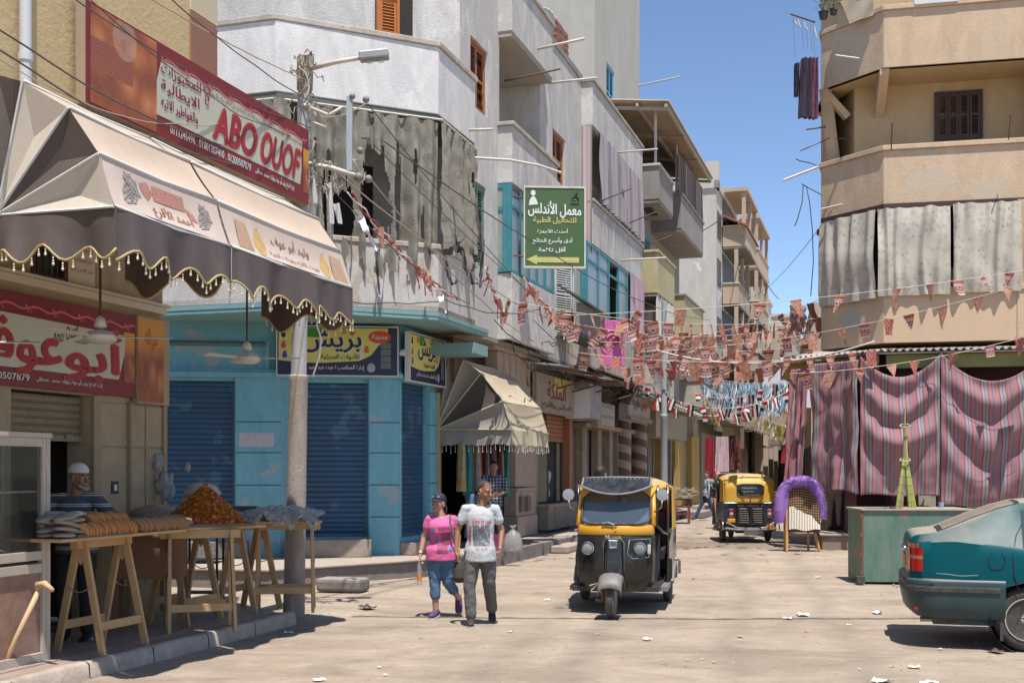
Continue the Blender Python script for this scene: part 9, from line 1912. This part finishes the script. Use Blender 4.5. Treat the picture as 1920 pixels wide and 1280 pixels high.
# ---------------------------------------------------------------- purple draped chair
cx_,cy_=P(1500,1030,26.3).xy;pc=thing('draped_chair','chair-like wooden stand draped with purple fur and patterned cloth at the street corner','chair',TR(cx_,cy_,0,-14));CW=M('orange_chair_wood',(.45,.22,.07),.6,.12,5)
for(a,b)in(((-.28,-.22,0),(-.28,.05,1.25)),((-.34,.25,0),(-.34,.15,1.2)),((.42,-.1,0),(.30,.0,.5)),((.18,.3,0),(.18,.2,.5))):MB().bar(a,b,.05).build('leg',CW,pc)
MB().box(-.3,.42,-.12,.35,.42,.5).build('seat',M('dark_seat_wood',(.10,.05,.04),.7),pc);MB().bar((-.32,.2,.35),(.2,.25,.35),.04).build('rung',CW,pc);MB().box(-.26,.40,.10,.14,.5,1.5).build('backrest',CW,pc)
def dots(name,c1,c2,sc):
 def fn(t,u,v,uv,pos):
  vo=t.nodes.new('ShaderNodeTexVoronoi');vo.inputs['Scale'].default_value=sc;vo.inputs['Randomness'].default_value=0;t.links.new(uv,vo.inputs['Vector']);return mixc(t,math_(t,'LESS_THAN',vo.outputs['Distance'],.28),c1,c2)
 return uvmat(name,fn,.9,.1,80)
def ps_(u,v):return(-.26+.70*u,-.16+.2*(1-v)-.02*math.sin(u*8),1.50-1.02*v+.03*math.sin(u*5))
m=MB();m.grid(ps_,14,20);m.build('dotted_cloth',dots('dark_dotted_cloth',(.035,.02,.02),(.40,.22,.06),18),pc,smooth=True)
m=MB();m.grid(lambda u,v:(-.24+.68*u,-.155-.03*v+.2*(.45-.45*v)-.02,.98-.50*v+(-.32*(u-.15)*(1-v)if u>.15 else 0)+.02*math.sin(u*9)),14,12);m.build('cream_cloth',dots('cream_dotted_cloth',(.55,.50,.38),(.07,.05,.12),12),pc,smooth=True)
# purple fur arch
FUR=M('purple_fur',(.27,.13,.42),.95,.25,14,(.36,.2,.52),.45,False,.9,70);m=MB();path=[(-.42,0,.62),(-.44,0,.9),(-.42,0,1.2),(-.33,0,1.42),(-.16,0,1.55),(.08,0,1.58),(.28,0,1.50),(.42,0,1.28),(.47,0,1.0),(.46,0,.72)];m.tube(path,[.10,.13,.13,.12,.11,.11,.11,.09,.075,.06],14,sx=1.1);m.tube([(-.33,.02,.7),(-.33,.02,1.3)],[.07,.11],10)
rr2=random.Random(3)
for k in range(5200):
 i=rr2.randrange(len(path)-1);c=Vector(path[i]).lerp(Vector(path[i+1]),rr2.random());a=rr2.uniform(0,6.283);tdir=(Vector(path[i+1])-Vector(path[i])).normalized();n1=Vector((0,1,0));n2=tdir.cross(n1);o_=(n1*math.cos(a)+n2*math.sin(a));r_=.115-.03*(i>6);p_=c+o_*r_*.95;e=o_*.035+Vector((rr2.gauss(0,.012),rr2.gauss(0,.012),-.018));w2=tdir*.006;m.add([p_-w2,p_+w2,p_+e],[(0,1,2)])
m.build('purple_fur',FUR,pc,kind='stuff')
# ---------------------------------------------------------------- litter on the street
rnd2=random.Random(8);LT=[('white',(.68,.67,.64)),('grey',(.4,.38,.36)),('pinkish',(.5,.3,.27)),('dark',(.07,.06,.06))]
def litter(u,v,s_,c,label,g='scraps of litter on the street'):
 Y=F*H/(v-880);x=(u-960)/F*Y;sd=rnd2.random()*99;m=MB();m.grid(lambda a,b:((a-.5)*s_*.75,(b-.5)*s_*.5,.012+.25*s_*abs(noise.noise(Vector((a*3,b*3,sd))))),5,4);o=m.build('paper_scrap',M('litter_'+LT[c][0],LT[c][1],.8,.12,12));o.matrix_world=TR(x,Y,gz(x,Y),rnd2.uniform(0,180));tag(o,label,'litter',g)
for(u,v,s_,c,l)in((1026,1125,.12,0,'white paper scrap on the street between the man and the tuk-tuk'),(1213,1199,.14,0,'bright white paper scrap on the street in front of the tuk-tuk'),(957,1183,.10,0,'white paper scrap just right of the man\'s feet'),(598,1273,.14,0,'white paper scrap at the bottom edge near the awning shadow'),(1645,1148,.22,0,'crumpled white paper lying on the long seam'),(1505,1152,.26,0,'long flat white paper beside the long seam'),(1477,1158,.15,0,'flat white paper just left of the long one at the seam'),(1535,1082,.14,0,'white scrap left of the green bin'),(1532,1045,.10,0,'small white scrap below the draped chair'),(1714,1250,.14,0,'white scrap near the bottom right under the car'),(1655,1277,.22,0,'white paper cut off by the bottom photo edge'),(1740,1279,.2,0,'pale card cut off by the bottom photo edge'),(1868,1222,.22,3,'dark crumpled wrapper beside the car wheel'),(1512,1182,.08,2,'small pinkish scrap before the seam'),(688,1140,.35,3,'flattened dark rubbish strip beside the kerb end'),(1420,1070,.08,0,'tiny white scrap in the middle of the road'),(1300,1085,.1,3,'dark scrap right of the tuk-tuk wheel'),(1592,1170,.08,0,'tiny pale scrap between seam and car bumper'),(1388,1193,.1,1,'grey scrap in the open road left of the car'),(542,1185,.14,0,'white scrap lying in the awning shadow by the kerb'),(1212,1040,.1,1,'grey scrap beyond the tuk-tuk')):litter(u,v,s_,c,l)
for i in range(46):
 v=900+370*rnd2.random()**1.1;v=max(v,985);litter(rnd2.uniform(640,1880),v,rnd2.uniform(.03,.07),rnd2.choice((0,0,1,1,2)),'tiny pale scrap of paper lying on the dusty street','tiny scraps scattered over the street')
m=MB();rn=random.Random(2)
for k in range(5200):
 y=rn.uniform(9.8,30);x=rn.uniform(-3.5,9);s_=rn.uniform(.004,.016)*(1 if rn.random()<.94 else 2.4);z=gz(x,y);c=Vector((x,y,z));q=[c+Vector((s_*math.cos(a)*rn.uniform(.7,1.2),s_*math.sin(a),0))for a in(0,1.6,3.1,4.7)]+[c+Vector((0,0,s_*.7))];m.add(q,[(0,1,4),(1,2,4),(2,3,4),(3,0,4)])
tag(m.build('gravel',M('street_grit',(.30,.25,.2),.95,.3,9),kind='stuff'),'loose grit scattered over the dusty street','gravel')
